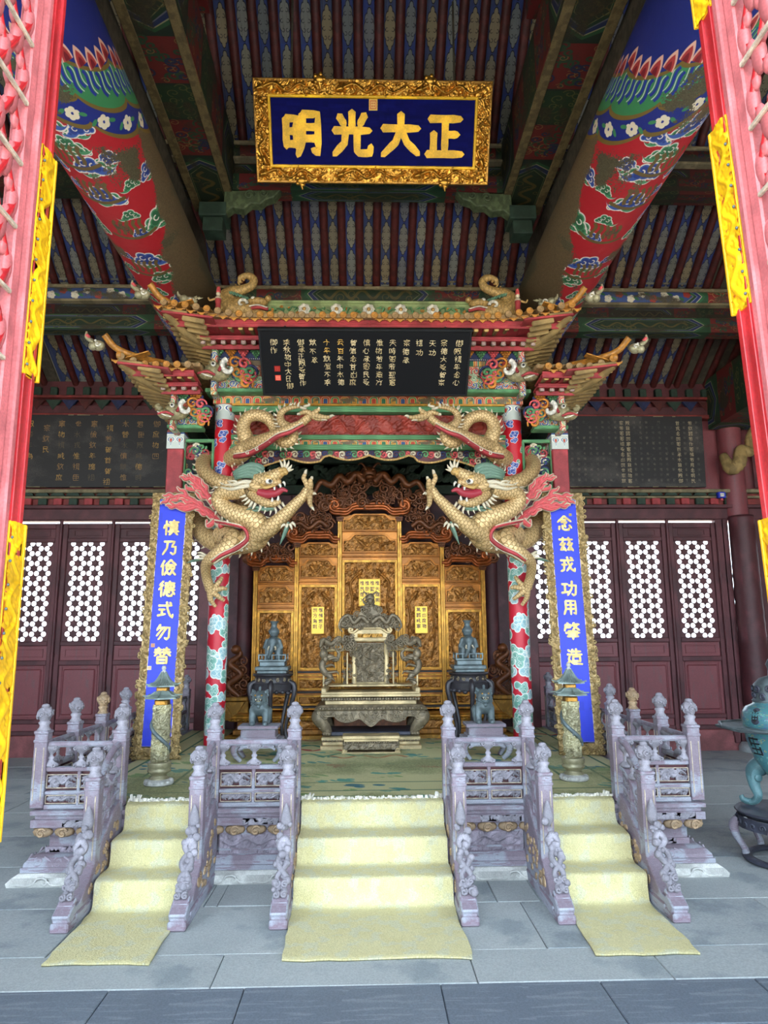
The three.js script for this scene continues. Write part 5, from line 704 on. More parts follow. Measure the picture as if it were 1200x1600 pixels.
{
  const K = 350 / 1200, A = (x, y, d) => at(250 + x * K, 620 + y * K, d), px = 0.00187, L = [];
  const add = (n, m, ...g) => L.push([n, m, g.flat(3)]);
  const P = (list) => list.map(([x, y, d]) => A(x, y, d));
  const spine = [[770, 52, 6.92], [715, 56, 6.9], [664, 72, 6.88], [644, 104, 6.88], [655, 140, 6.87], [692, 166, 6.86], [714, 200, 6.85], [702, 236, 6.85], [664, 246, 6.88], [640, 222, 6.93], [625, 188, 6.98], [605, 146, 7.0], [570, 112, 7.0], [515, 98, 7.0], [466, 116, 7.0], [446, 165, 7.0], [458, 215, 7.0], [472, 258, 7.02], [440, 296, 7.06], [395, 325, 7.2], [330, 352, 7.5], [268, 330, 7.4], [230, 355, 7.26], [240, 402, 7.1], [285, 442, 7.02], [345, 464, 6.98], [415, 476, 7.02], [462, 540, 7.3], [400, 600, 7.52], [300, 622, 7.52], [225, 640, 7.36], [206, 690, 7.22], [250, 750, 7.08], [335, 785, 6.95], [430, 782, 6.8], [512, 758, 6.68], [530, 700, 6.6], [482, 650, 6.58], [410, 628, 6.6], [346, 594, 6.64], [318, 548, 6.65], [346, 514, 6.62], [410, 506, 6.58], [475, 492, 6.53]];
  const rad = [5, 12, 17, 20, 23, 26, 28, 29, 30, 31, 32, 33, 33, 33, 34, 37, 42, 48, 52, 50, 46, 42, 40, 40, 42, 43, 42, 40, 40, 42, 45, 48, 50, 56, 60, 62, 60, 54, 48, 43, 41, 41, 43, 46].map((r) => r * px);
  const spineP = P(spine), cur = new THREE.CatmullRomCurve3(spineP, false, 'catmullrom', 0.5);
  const tb = (list, r, o = {}) => tube(P(list), [r].flat().map((q) => q * px), { uv: 1, m: 12, ...o });
  const hind = [[470, 268, 6.98], [540, 240, 6.86], [620, 205, 6.78], [690, 172, 6.74], [750, 145, 6.72], [800, 108, 6.7]], armA = [[520, 735, 6.6], [590, 700, 6.52], [660, 640, 6.48], [720, 580, 6.46], [765, 535, 6.45], [790, 500, 6.45]], armB = [[330, 740, 6.86], [390, 765, 6.72], [350, 815, 6.68], [285, 860, 6.74], [248, 895, 6.84], [248, 960, 6.98], [268, 1030, 7.06]];
  const skull = [ball(50 * px, ...A(530, 478, 6.5).toArray(), [1.2, 0.85, 0.9], 18, 12), tb([[520, 452, 6.48], [580, 440, 6.44], [632, 412, 6.42], [655, 390, 6.41]], [40, 38, 30, 20]), tb([[490, 520, 6.52], [540, 556, 6.46], [600, 572, 6.43], [648, 560, 6.42]], [26, 24, 20, 10]), tb([[560, 470, 6.46], [610, 462, 6.43], [650, 455, 6.42]], [22, 20, 12])];
  const paw = (c, dirs) => dirs.map((f) => tb([c, ...f], [19, 15, 12, 9], { n: 12, m: 9 })), claw = (f) => { const e = f[f.length - 1], q = f[f.length - 2] ?? e; const u = [e[0] - q[0], e[1] - q[1], e[2] - q[2]]; return tb([e, [e[0] + u[0] * 0.5 , e[1] + u[1] * 0.5 - 4, e[2] + u[2] * 0.5 - 0.01], [e[0] + u[0] * 0.9 + 4, e[1] + u[1] * 0.9, e[2] + u[2]]], [9, 7, 1], { n: 6, m: 7 }); };
  const fA = [[[786, 465, 6.43], [770, 436, 6.42], [778, 412, 6.41]], [[806, 470, 6.41], [806, 450, 6.4], [812, 440, 6.4]], [[812, 512, 6.4], [824, 518, 6.39]], [[802, 540, 6.41], [804, 572, 6.4], [814, 592, 6.39]]];
  const fC = [[[790, 82, 6.69], [765, 84, 6.68], [748, 92, 6.67]], [[830, 84, 6.67], [846, 72, 6.66], [850, 66, 6.66]], [[850, 104, 6.67], [890, 110, 6.66], [912, 106, 6.65]], [[840, 116, 6.69], [868, 122, 6.68]]];
  const fB = [[[300, 1010, 7.08], [322, 985, 7.1], [332, 968, 7.12]], [[312, 1030, 7.08], [340, 1026, 7.1], [358, 1030, 7.12]], [[300, 1060, 7.08], [325, 1078, 7.1], [345, 1092, 7.12]], [[270, 1080, 7.08], [280, 1100, 7.1], [298, 1124, 7.12]]];
  add('body', M.scale, tube(spineP, rad, { uv: 1, m: 18, n: 300 }), tb(hind, [46, 38, 30, 24, 21, 22]), tb(armA, [52, 44, 34, 28, 24, 24]), tb(armB, [56, 58, 44, 34, 27, 25, 26]), skull, paw([798, 498, 6.44], fA), paw([812, 98, 6.69], fC), paw([268, 1035, 7.05], fB));
  const fins = []; for (let i = 2; i < 98; i++) {                   // small fins on the outer side of each bend
    const t = i / 100, c = cur.getPoint(t), g = cur.getTangent(t), q = cur.getTangent(min(1, t + 0.02)).sub(cur.getTangent(max(0, t - 0.02))), k = rad[Math.round(t * (rad.length - 1))]; if (c.z < -7.3) continue;
    const e = V(-q.x, -q.y, 0); if (e.length() < 0.02) continue; e.normalize();
    fins.push(tube([c.clone().addScaledVector(e, k * 0.92), c.clone().addScaledVector(e, k + 0.016).addScaledVector(g, -0.012), c.clone().addScaledVector(e, k + 0.034).addScaledVector(g, -0.03)], [0.014, 0.009, 0.002], { n: 4, m: 5 }));
  }
  add('back_fin', M.cream, fins);
  add('tail_tuft', M.cream, [[[770, 52], [800, 44], [790, 30]], [[740, 54], [742, 38], [752, 26]], [[700, 58], [700, 44], [715, 34]], [[752, 56], [776, 64], [786, 60]], [[664, 70], [640, 60], [634, 40]]].map((l) => tb(l.map(([a, b]) => [a, b, 6.9]), [9, 7, 1], { m: 6 })));
  for (const [i, f] of [...fA, ...fC, ...fB].entries()) if (i < 8) add('claw', M.cream, claw(f));
  // belly plates edging the chest
  add('belly_plate', M.cream, Array.from({ length: 16 }, (_, i) => { const t = i / 15, x = lerp(556, 592, sin(t * PI)) - t * 120 * t * t, y = lerp(655, 818, t); return ball(10 * px, ...A(x, y, 6.56 + 0.1 * t).toArray(), [1, 1.1, 0.8], 8, 6); }));
  const whisk = (l) => tb(l, [8, 6, 1], { m: 6, n: 6 });
  add('whisker', M.cream, [[[470, 540], [455, 552], [436, 560]], [[482, 552], [465, 570], [450, 578]], [[496, 562], [482, 582], [472, 592]], [[512, 570], [502, 592], [494, 604]], [[540, 580], [536, 600], [524, 618]], [[565, 586], [566, 606], [556, 628]], [[590, 590], [594, 612], [588, 636]], [[612, 590], [622, 612], [618, 634]], [[634, 582], [648, 600], [650, 618]], [[652, 566], [666, 586], [680, 596]], [[460, 528], [440, 536], [424, 538]]].map((l) => whisk(l.map(([a, b]) => [a, b, 6.46]))));
  add('brow', M.cream, [[[560, 440], [545, 420], [536, 398]], [[572, 436], [562, 414], [560, 392]], [[584, 432], [582, 410], [590, 390]], [[552, 450], [532, 440], [520, 424]]].map((l) => whisk(l.map(([a, b]) => [a, b, 6.42]))));
  add('nose_spike', M.cream, [[[660, 384], [650, 356], [640, 336]], [[668, 380], [668, 350], [662, 328]], [[676, 382], [688, 356], [690, 340]], [[682, 390], [700, 376], [706, 362]], [[682, 398], [702, 392], [716, 388]]].map((l) => whisk(l.map(([a, b]) => [a, b, 6.4]))));
  add('brow_ridge', M.skin, tb([[545, 448, 6.42], [575, 428, 6.39], [612, 436, 6.385]], [9, 13, 7]), tb([[540, 470, 6.42], [566, 486, 6.4], [620, 474, 6.39]], [8, 10, 6])); add('nose', M.skin, [[648, 396], [664, 392], [672, 404], [656, 410]].map(([a, b]) => ball(15 * px, ...A(a, b, 6.39).toArray(), [1, 1, 1], 10, 7)));
  add('fang', M.white, [[[610, 478], [614, 490], [612, 506]], [[640, 468], [646, 480], [646, 494]], [[630, 556], [634, 542], [632, 524]], [[600, 562], [602, 550], [600, 538]], [[660, 455], [668, 465], [670, 480]]].map((l) => tb(l.map(([a, b]) => [a, b, 6.4]), [7, 6, 1], { m: 6, n: 5 })));
  add('eye', M.white, ball(19 * px, ...A(584, 450, 6.395).toArray(), [1.1, 0.9, 0.7], 12, 8)); add('pupil', M.black, ball(9 * px, ...A(589, 451, 6.375).toArray(), [1, 1, 0.6], 8, 6)); add('mouth_inside', M.mouthDark ??= mat({ color: 0x4a1420, roughness: 0.5 }), ball(34 * px, ...A(592, 505, 6.49).toArray(), [1.7, 0.8, 0.5], 12, 8));
  add('tongue', M.mouth, tb([[530, 512, 6.46], [580, 522, 6.43], [625, 516, 6.4], [655, 498, 6.38], [684, 506, 6.37]], [20, 22, 17, 13, 6]), tb([[520, 500, 6.5], [570, 506, 6.47], [630, 490, 6.45]], [26, 24, 12]));
  add('mane', M.leaf, [[380, 412, 398, 380], [392, 424, 402, 392], [405, 436, 412, 402], [418, 446, 424, 414]].map(([y0, a, b, c], i) => tb([[392 + i * 4, y0 + 26, 6.56], [430, y0 + 8, 6.5], [490, y0 - 12 + i * 5, 6.47], [545, y0 + i * 10, 6.46], [540, y0 + 22 + i * 4, 6.46]], [6, 14, 18, 15, 6], { n: 20 })));
  add('horn', M.cream, tb([[500, 462, 6.46], [450, 456, 6.47], [400, 470, 6.5], [345, 472, 6.55]], [13, 12, 10, 3]), tb([[480, 474, 6.45], [430, 484, 6.46], [380, 494, 6.5], [325, 484, 6.56]], [12, 11, 9, 3]), tb([[420, 464, 6.48], [400, 452, 6.48], [372, 450, 6.5]], [8, 7, 2], { m: 6 }));
  add('beard', M.leaf, tb([[610, 600, 6.46], [560, 604, 6.48], [510, 592, 6.5], [462, 606, 6.5]], [16, 17, 13, 3], { flat: 0.6 }), tb([[600, 590, 6.46], [570, 580, 6.48], [530, 606, 6.5], [480, 610, 6.52]], [12, 12, 9, 2]));
  add('elbow_leaf', M.leaf, tb([[690, 672, 6.44], [676, 710, 6.44], [660, 750, 6.44], [642, 794, 6.46]], [14, 24, 17, 2], { flat: 0.5 })); add('elbow_leaf', M.leaf, tb([[252, 856, 6.8], [210, 872, 6.82], [176, 880, 6.84], [142, 890, 6.86]], [8, 15, 14, 2], { flat: 0.5 }));
  add('leaf_spike', M.cream, [[[672, 684], [656, 690], [646, 706]], [[684, 680], [676, 704], [672, 722]], [[696, 680], [704, 700], [708, 714]], [[706, 672], [720, 684], [726, 700]]].map((l) => tb(l.map(([a, b]) => [a, b, 6.41]), [8, 6, 1], { m: 6 })), [[[246, 850], [222, 836], [200, 836]], [[246, 858], [214, 850], [192, 852]], [[248, 868], [216, 866], [186, 868]]].map((l) => tb(l.map(([a, b]) => [a, b, 6.78]), [8, 6, 1], { m: 6 })));
  const fl_ = [[[335, 690, 6.72], [285, 640, 6.82], [235, 604, 6.86], [170, 582, 6.88], [95, 590, 6.9], [30, 545, 6.9]], [[230, 596, 6.86], [185, 560, 6.88], [120, 530, 6.9], [60, 540, 6.9], [20, 548, 6.9]], [[190, 590, 6.87], [135, 606, 6.88], [75, 588, 6.9]], [[120, 560, 6.9], [150, 530, 6.9], [118, 520, 6.9]], [[306, 600, 6.84], [268, 545, 6.86], [232, 500, 6.88], [176, 450, 6.9], [122, 414, 6.92]], [[250, 520, 6.88], [210, 500, 6.9], [150, 492, 6.92], [138, 470, 6.92]], [[216, 486, 6.89], [210, 448, 6.9], [160, 424, 6.92], [150, 412, 6.92]], [[262, 540, 6.87], [220, 540, 6.89], [190, 512, 6.9]], [[280, 570, 6.86], [300, 540, 6.86], [290, 520, 6.87]], [[300, 660, 6.76], [260, 690, 6.8], [250, 660, 6.82]]];
  const fr = [[22, 22, 18, 14, 9, 2], [14, 13, 10, 6, 2], [11, 9, 2], [9, 7, 2], [17, 18, 15, 10, 2], [15, 13, 9, 2], [13, 13, 9, 2], [12, 10, 2], [12, 9, 2], [14, 12, 3]];
  for (const k of [0, 1, 4]) { const c = new THREE.CatmullRomCurve3(fl_[k].map(([a, b, d]) => V(a, b, d * 100))); for (let j = 0; j < 5; j++) { const t = 0.28 + j * 0.14, p = c.getPoint(t), g = c.getTangent(t), sd = j % 2 ? 1 : -1, gl = hypot(g.x, g.y), ux = g.x / gl, uy = g.y / gl, w = 46 - j * 4; fl_.push([[p.x, p.y, p.z / 100], [p.x + ux * w * 0.5 - uy * sd * w * 0.55, p.y + uy * w * 0.5 + ux * sd * w * 0.55, p.z / 100], [p.x + ux * w * 1.1 - uy * sd * w * 0.5, p.y + uy * w * 1.1 + ux * sd * w * 0.5, p.z / 100], [p.x + ux * w * 1.6 - uy * sd * w * 0.75, p.y + uy * w * 1.6 + ux * sd * w * 0.75, p.z / 100]]); fr.push([11, 9, 6, 1]); } }
  fl_.forEach((l, i) => { add('flame', M.flame, tb(l, fr[i], { flat: 1, n: 26, up: [0, 0, 1] }).scale(1, 1, 1)); add('flame_edge', M.cream, tb(l.map(([a, b, d]) => [a, b, d + 0.016]), fr[i].map((q) => q + 4.5), { n: 26, up: [0, 0, 1] })); });
  const band = [[300, 668, 6.7], [390, 685, 6.6], [452, 706, 6.56], [468, 760, 6.58], [415, 808, 6.6], [335, 846, 6.63], [280, 884, 6.7]];
  add('red_band', M.redPaint, tb(band, [10, 13, 13, 15, 18, 14, 6], { flat: 0.7, n: 50 })); add('band_edge', M.cream, tb(band.map(([a, b, d]) => [a - 9, b - 9, d - 0.012]), 4, { n: 50, m: 6 }), tb(band.map(([a, b, d]) => [a + 10, b + 10, d + 0.01]), 4, { n: 50, m: 6 }));
  const band2 = [[400, 322, 6.98], [480, 306, 6.88], [560, 262, 6.78], [630, 214, 6.7], [700, 190, 6.68], [770, 152, 6.68]];
  add('red_band', M.redPaint, tb(band2, [16, 20, 18, 16, 13, 8], { flat: 0.7, n: 40 })); add('band_edge', M.cream, tb(band2.map(([a, b, d]) => [a - 4, b - 16, d - 0.02]), 3.5, { n: 40, m: 6 }), ...[[470, 300], [520, 280], [590, 236], [650, 206]].map(([a, b]) => tube(spiralPts(0, 0, 0.022, 1.2, 1, 1, 0, 12).map(([x, y]) => A(a, b, 6.72).add(V(x, y, 0))), 0.006, { n: 12, m: 5 })));
  for (const s of [-1, 1]) {
    const d = thing('coiled_dragon', s < 0 ? 'gilded carved dragon coiled round the left red pillar, head facing right' : 'gilded carved dragon coiled round the right red pillar, head facing left', 'dragon sculpture', [s * PIL, 0, PZ], 0, 'coiled dragons of the shrine');
    for (const [n, m, g] of L) part(n, g.map((q) => mv(s < 0 ? plain(q.clone()) : flip(q), -s * PIL, 0, -PZ)), m, d, { uv: n === 'body', stuff: n === 'back_fin' || n === 'belly_plate' });
  }
}
// ---------- brush-written characters: strokes on a 36 x 36 grid, x y in base 36 ----------
const GLYPH = {
  正: '66u6 i6iv ihsh 9g9v 4vwv', 大: '4dwd i3iden4w idnnwv', 光: 'i2ie 85cb s4ob 4fwf dfco4w mfmtovwvxq', 明: '575r 57d7dr 5gdg 5pdp i4imex i4u4uvqt idud ilul',
  念: 'i24f i2we dama bfnfhk 7o6v dmeuiwqwrs imkq smws', 茲: '47w7 c3cb o3ob cc6ick gf6tgs dohv rclirk vfltvs sowv', 戎: '49v9 6ihi cbat4w i2kfqswwxq sfgv p3t6', 功: '39f9 999q 2rgp hcwcuuqwnt o3niew', 用: '858m4w 85s5svot 8dsd 8lsl i5iw',
  肇: '82a4 46f6 464a2i 4beb e6eb m2i8 k5w5 t5ih l8wh 9jrjrp 4mwm 9prp 7ttt ihiz', 造: '6497 4dad6m9qgvxw 3v8q f3c9 e7v7 m2md bdxd fhfr fhthtr fqtq',
  慎: '5c3j 838x badf e6x6 n2n9 hahq hauauq heue hiui hmum dqyq ksfx rswx', 乃: 'd5cj4w 65r5mgugttpwks', 儉: '933g 7c7x m2cd m2xc hcrc efel efkfkl elkl ofol ofuful olul hmbx grkw rmmx rqxx', 德: 'a23a a92j 7f7x e6x6 n2na fafg fawawg kakg qaqg fgwg dkyk eocv injumwswts mmoq unyt',
  式: '49u9 k2mgrswxxr q3t6 5hhh bhbr 3tiq', 勿: 'a34e 89t9ssowkt g94p n98w', 替: '36g6 2bhb a2ab3i abgh j6w6 ibyb q2qbji qbyi 9k9x 9krkrx 9qrq 9wrw',
  惟: '5c3j 838x badf j3de h9hx o3q7 haxa hhvh hovo hvyv papv', 天: '67u7 3hxh i7hi4x iixx', 聰: '37h7 676u e7ex 6ded 6jej 3ugs n2k6 k6kh k6w6wh khwh obsf sbof kojv oloupwvwwr qmso vmyr', 聖: '35i5 6567 656k e5en 6aea 6fef 3lil l5lf l5w5wf lfwf 6pup ipiw 7vtv 3zxz', 時: '484t 48c8cs 4ici 4rcr p2pf h8x8 efyf hmxm rfrxnv imlq', 憲: 'h1h4 45w54a w5v9 7bsb 5gvg hahk 8kskso 8k8o fkfo mkmo 8oso 7q5x bqdwixrxsu grjv sqwv',
  臣: '757w 75v5 7dvdvm 7mvm jdjm j5jd jmjw 7wvw', 欽: 'a23d a2jb 6cec adat 5jfj cngp 3vht m3j9 l7w7vb rbrggw qhxw', 若: '47w7 c3ca o3oa 4ewe i9ge4q ejev ejsjsv eusu', 民: '757w 75r5rc 7crc 7wgs kcmjrswwwr 7hvh', 從: 'a23a a92j 7f7x h3he h7ce l7pd s3oe s7xd nfnu nkwk hjct htnwzw', 乂: 't43w 86ww',
  首: 'b3e8 p3m8 39x9 h9gd 9d9x 9drdrx 9jrj 9prp 9wrw', 出: 'i3iv 696f 6fvf v6vf 4k4v 4vwv wkwv', 庶: 'i1k4 46w6 666k2w 9bwb fbfk qbqk fkqk 9p7x gpfx mpox rpvx', 物: '737c 5afa 939w 3mgj l3ge j9w9vuqwos p9er u9iv', 萬: '46w6 c3c9 o3o9 9b9j 9brbrj 9frf 9jrj ibir 5n5x 5nvnvxru dtmr', 國: '434x 43w3wx 4www 9aqa 9fhf 9f9m hfhm 9mhm 9rjo n6pirqtrtn q6s9', 咸: '494o2w 49v9 9fhf 9j9q 9jhjhq 9qhq m3okswwwxs tfmr p4s7', 寧: 'i1i4 46w64b w6v9 8b6g cbdgmglc ibke rbug 7j7p 7jtjtp gjgp mjmp 7ptp 3txt ititiyfx',
  愷: '5c3j 838x badf f3fb n2nb v3vb fbvb hftf hkhp hktktp hptp jrku tqrv fwxw', 悌: '5c3j 838x badf k2n6 u2q6 havavg hgvg hghmwmvtss papx nmfw', 君: '66s6sg 3bxb 6gsg i6gg3w bmbw bmtmtw bwtw', 子: '74s4jd jdjwcu 3ixi', 四: '575w 57v7vw d7dicn l7lknktk 5vvv', 方: 'i2k7 48x8 ge3w dfsfrtowkt', 為: 'b3e7 59r9ng 9gtgtl 9lvlsxnv f3cf4w 9obs fogr kolq qorp', 則: '454p 45e5ep 4beb 4iei 4pep 7q3w bqfw k7kp t3twpu',
  御: '933a 982h 6e6x h3fa g8p8 deqe j8jr jmpm dldv dvru s5sx s5y5youm', 殿: '44f4fa 444w 4afa 9dhd 7j3x c9ch cmgs ahkh 5hkh l3lbic l3u3ubxb jfufrrix mhyx', 視: '7295 3aea ea3l 8g8x bkel l3lp l3w3wp lawa lhwh lpwp nphx tptwxwxs', 祖: '7295 3aea ea3l 8g8x bkel k4kw k4v4vw kcvc klvl guyu', 宗: 'i1i4 46w64b w6v9 9drd 5kvk ikiwfu bp6v ppvv', 承: 'a5r5kb kbkwgu dfqf clrl brtr bf4t vbne ngyu', 恩: '535i 53v3vi 5iui a9q9 i5ffbh iemh 7o6v dmeuiwqwrs imkq smws', 心: '6f4p dadsgvpvrp g6ka t9xk', 百: '46w6 i6gc 8c8w 8cscsw 8ksk 8vsv', 云: '86s6 4fwf ff6rtq olvw', 十: '4gwg i3iw', 敢: '46i6 b2ba 3aka 7a7s hahv 7ghg 7mhm 3uks q3l9 o8y8 v8rkiw ocyw', 不: '57v7 j7be3o ieiw kgvp', 作: '933g 7c7x j2dd hbxb lblx lixi lquq', 年: 'b36c 97t7 8gsg bgbn 3nxn i7iw', 季: 'p37a 49w9 i5ih ia4i iawi bkpkip iphzex 4rwr', 秋: 'e258 3bhb a5ax aa3m cfgl k9ih xatg q3olgx qlyx', 中: '5a5n 5auaun 5nun i3iw', 受: 'p346 86bc eagd i8jc 5g5k 5gvgvk 9nrnix dnxx', 賀: '59j9isfr b3a94k l7ld l7w7wd ldwd 9g9t 9grgrt 9krk 9prp 9trt fu9x mupx',
  王: '66u6 9isi i6iv 4vwv', 永: 'g2j6 d9k9kvgt 6dfdfg4s u9mf kdxv', 木: '4cwc i3iw hc4s icws', 水: 'i3ivft 5cfc fc4r tamh jdxv', 人: 'i4he4w iixw', 八: 'd84w lanpyw', 門: '434x 43e3eg 4aea 4geg l3lg l3w3wxtv lawa lgwg', 日: '959w 95r5rw 9iri 9wrw', 文: 'i2k7 49w9 r9gr4w 99nqww', 山: 'i4iu 7g7u 7uuu ugux', 世: '4ewe b6bq i4ir p6pi iipi bquq',
};
for (const k of Object.keys(GLYPH)) GLYPH[k] = GLYPH[k].split(' ').filter((s) => s.length >= 4 && s.length % 2 === 0 && /^[0-9a-z]+$/.test(s)).map((s) => { const p = []; for (let i = 0; i < s.length; i += 2) p.push([parseInt(s[i], 36) / 36, parseInt(s[i + 1], 36) / 36]); return p; });
const POOL = Object.keys(GLYPH).filter((k) => GLYPH[k].length > 4);
const glyph = (ch) => GLYPH[ch] ?? GLYPH[POOL[(ch.codePointAt(0) * 7) % POOL.length]];
function brush(g, ch, x, y, s, w, wob = 0.5, seed = 1) {           // inked with a brush that swells and thins
  const R = rngOf(seed + ch.codePointAt(0));
  for (const st of glyph(ch)) for (let k = 0; k + 1 < st.length; k++) { const [a, b] = st[k], [c, d] = st[k + 1], L = hypot(c - a, d - b), n = max(3, fl(L * s / 2)), bend = (R() - 0.5) * 0.05 * wob; for (let i = 0; i <= n; i++) { const t = i / n, e = (st.length === 2 || k === st.length - 2 ? lerp(1, 0.62, t) : 1) * (0.85 + 0.3 * abs(cos(t * PI))) * w; g.beginPath(); g.arc(x + (lerp(a, c, t) + bend * sin(t * PI) * (d - b) * 4) * s, y + (lerp(b, d, t) - bend * sin(t * PI) * (c - a) * 4) * s, max(0.4, e), 0, TAU); g.fill(); } }
}
// raised character: each stroke a bevelled slab with round ends, heights a hair apart
function glyphSlab(ch, s, w, d) {
  return glyph(ch).map((st, k) => {
    const pts = st.map(([a, b]) => V((a - 0.5) * s, (0.5 - b) * s, 0)), L = [], Rr = [], n = pts.length, many = [];
    for (let i = 0; i + 1 < n; i++) for (let j = 0; j < 4; j++) many.push([pts[i].clone().lerp(pts[i + 1], j / 4), pts[i + 1].clone().sub(pts[i]).normalize(), (i + j / 4) / (n - 1)]); many.push([pts[n - 1], pts[n - 1].clone().sub(pts[n - 2]).normalize(), 1]);
    const last = many.length - 1, cap = (c, u, r, sg) => [1, 2, 3].map((q) => { const a = -PI / 2 * sg + sg * q / 4 * PI; return [c.x + (u.x * cos(a) - u.y * sin(a)) * r * sg, c.y + (u.x * sin(a) + u.y * cos(a)) * r * sg]; });
    many.forEach(([c, u, t], i) => { const r = w * (0.86 + 0.3 * abs(t - 0.4)) * (t > 0.75 && n > 1 ? lerp(1, 0.7, (t - 0.75) * 4) : 1); const v = i && i < last ? u.clone().add(many[i - 1][1]).normalize() : u; L.push([c.x - v.y * r, c.y + v.x * r]); Rr.unshift([c.x + v.y * r, c.y - v.x * r]); });
    const e = many[last], f = many[0], tip = [e[0].x + e[1].x * w * 0.7, e[0].y + e[1].y * w * 0.7], tail = [f[0].x - f[1].x * w * 0.7, f[0].y - f[1].y * w * 0.7];
    return extr([...L, tip, ...Rr, tail], d + k * 0.0006, 0, {});
  });
}
const writing = (w, h, bg, draw) => canvas(w, h, (g) => { g.fillStyle = bg; g.fillRect(0, 0, w, h); draw(g); });
// columns run from right to left
function columns(g, cols, x1, y0, dx, dy, s, ink, o = {}) { cols.forEach((c, i) => [...c].forEach((ch, j) => { if (ch === '　') return; g.fillStyle = typeof ink === 'function' ? ink(i, j) : ink; brush(g, ch, x1 - i * dx - s / 2, y0 + j * dy, s, o.w ?? s * 0.045, o.wob ?? 1, i * 31 + j); })); }
function seal(g, x, y, s, c, l) { g.fillStyle = c; g.fillRect(x, y, s, s); g.strokeStyle = l; g.lineWidth = s * 0.07; for (const [a, b, e, f] of [[0.15, 0.2, 0.85, 0.2], [0.2, 0.2, 0.2, 0.85], [0.5, 0.2, 0.5, 0.8], [0.8, 0.2, 0.8, 0.85], [0.2, 0.5, 0.8, 0.5], [0.2, 0.82, 0.8, 0.82]]) { g.beginPath(); g.moveTo(x + a * s, y + b * s); g.lineTo(x + e * s, y + f * s); g.stroke(); } }
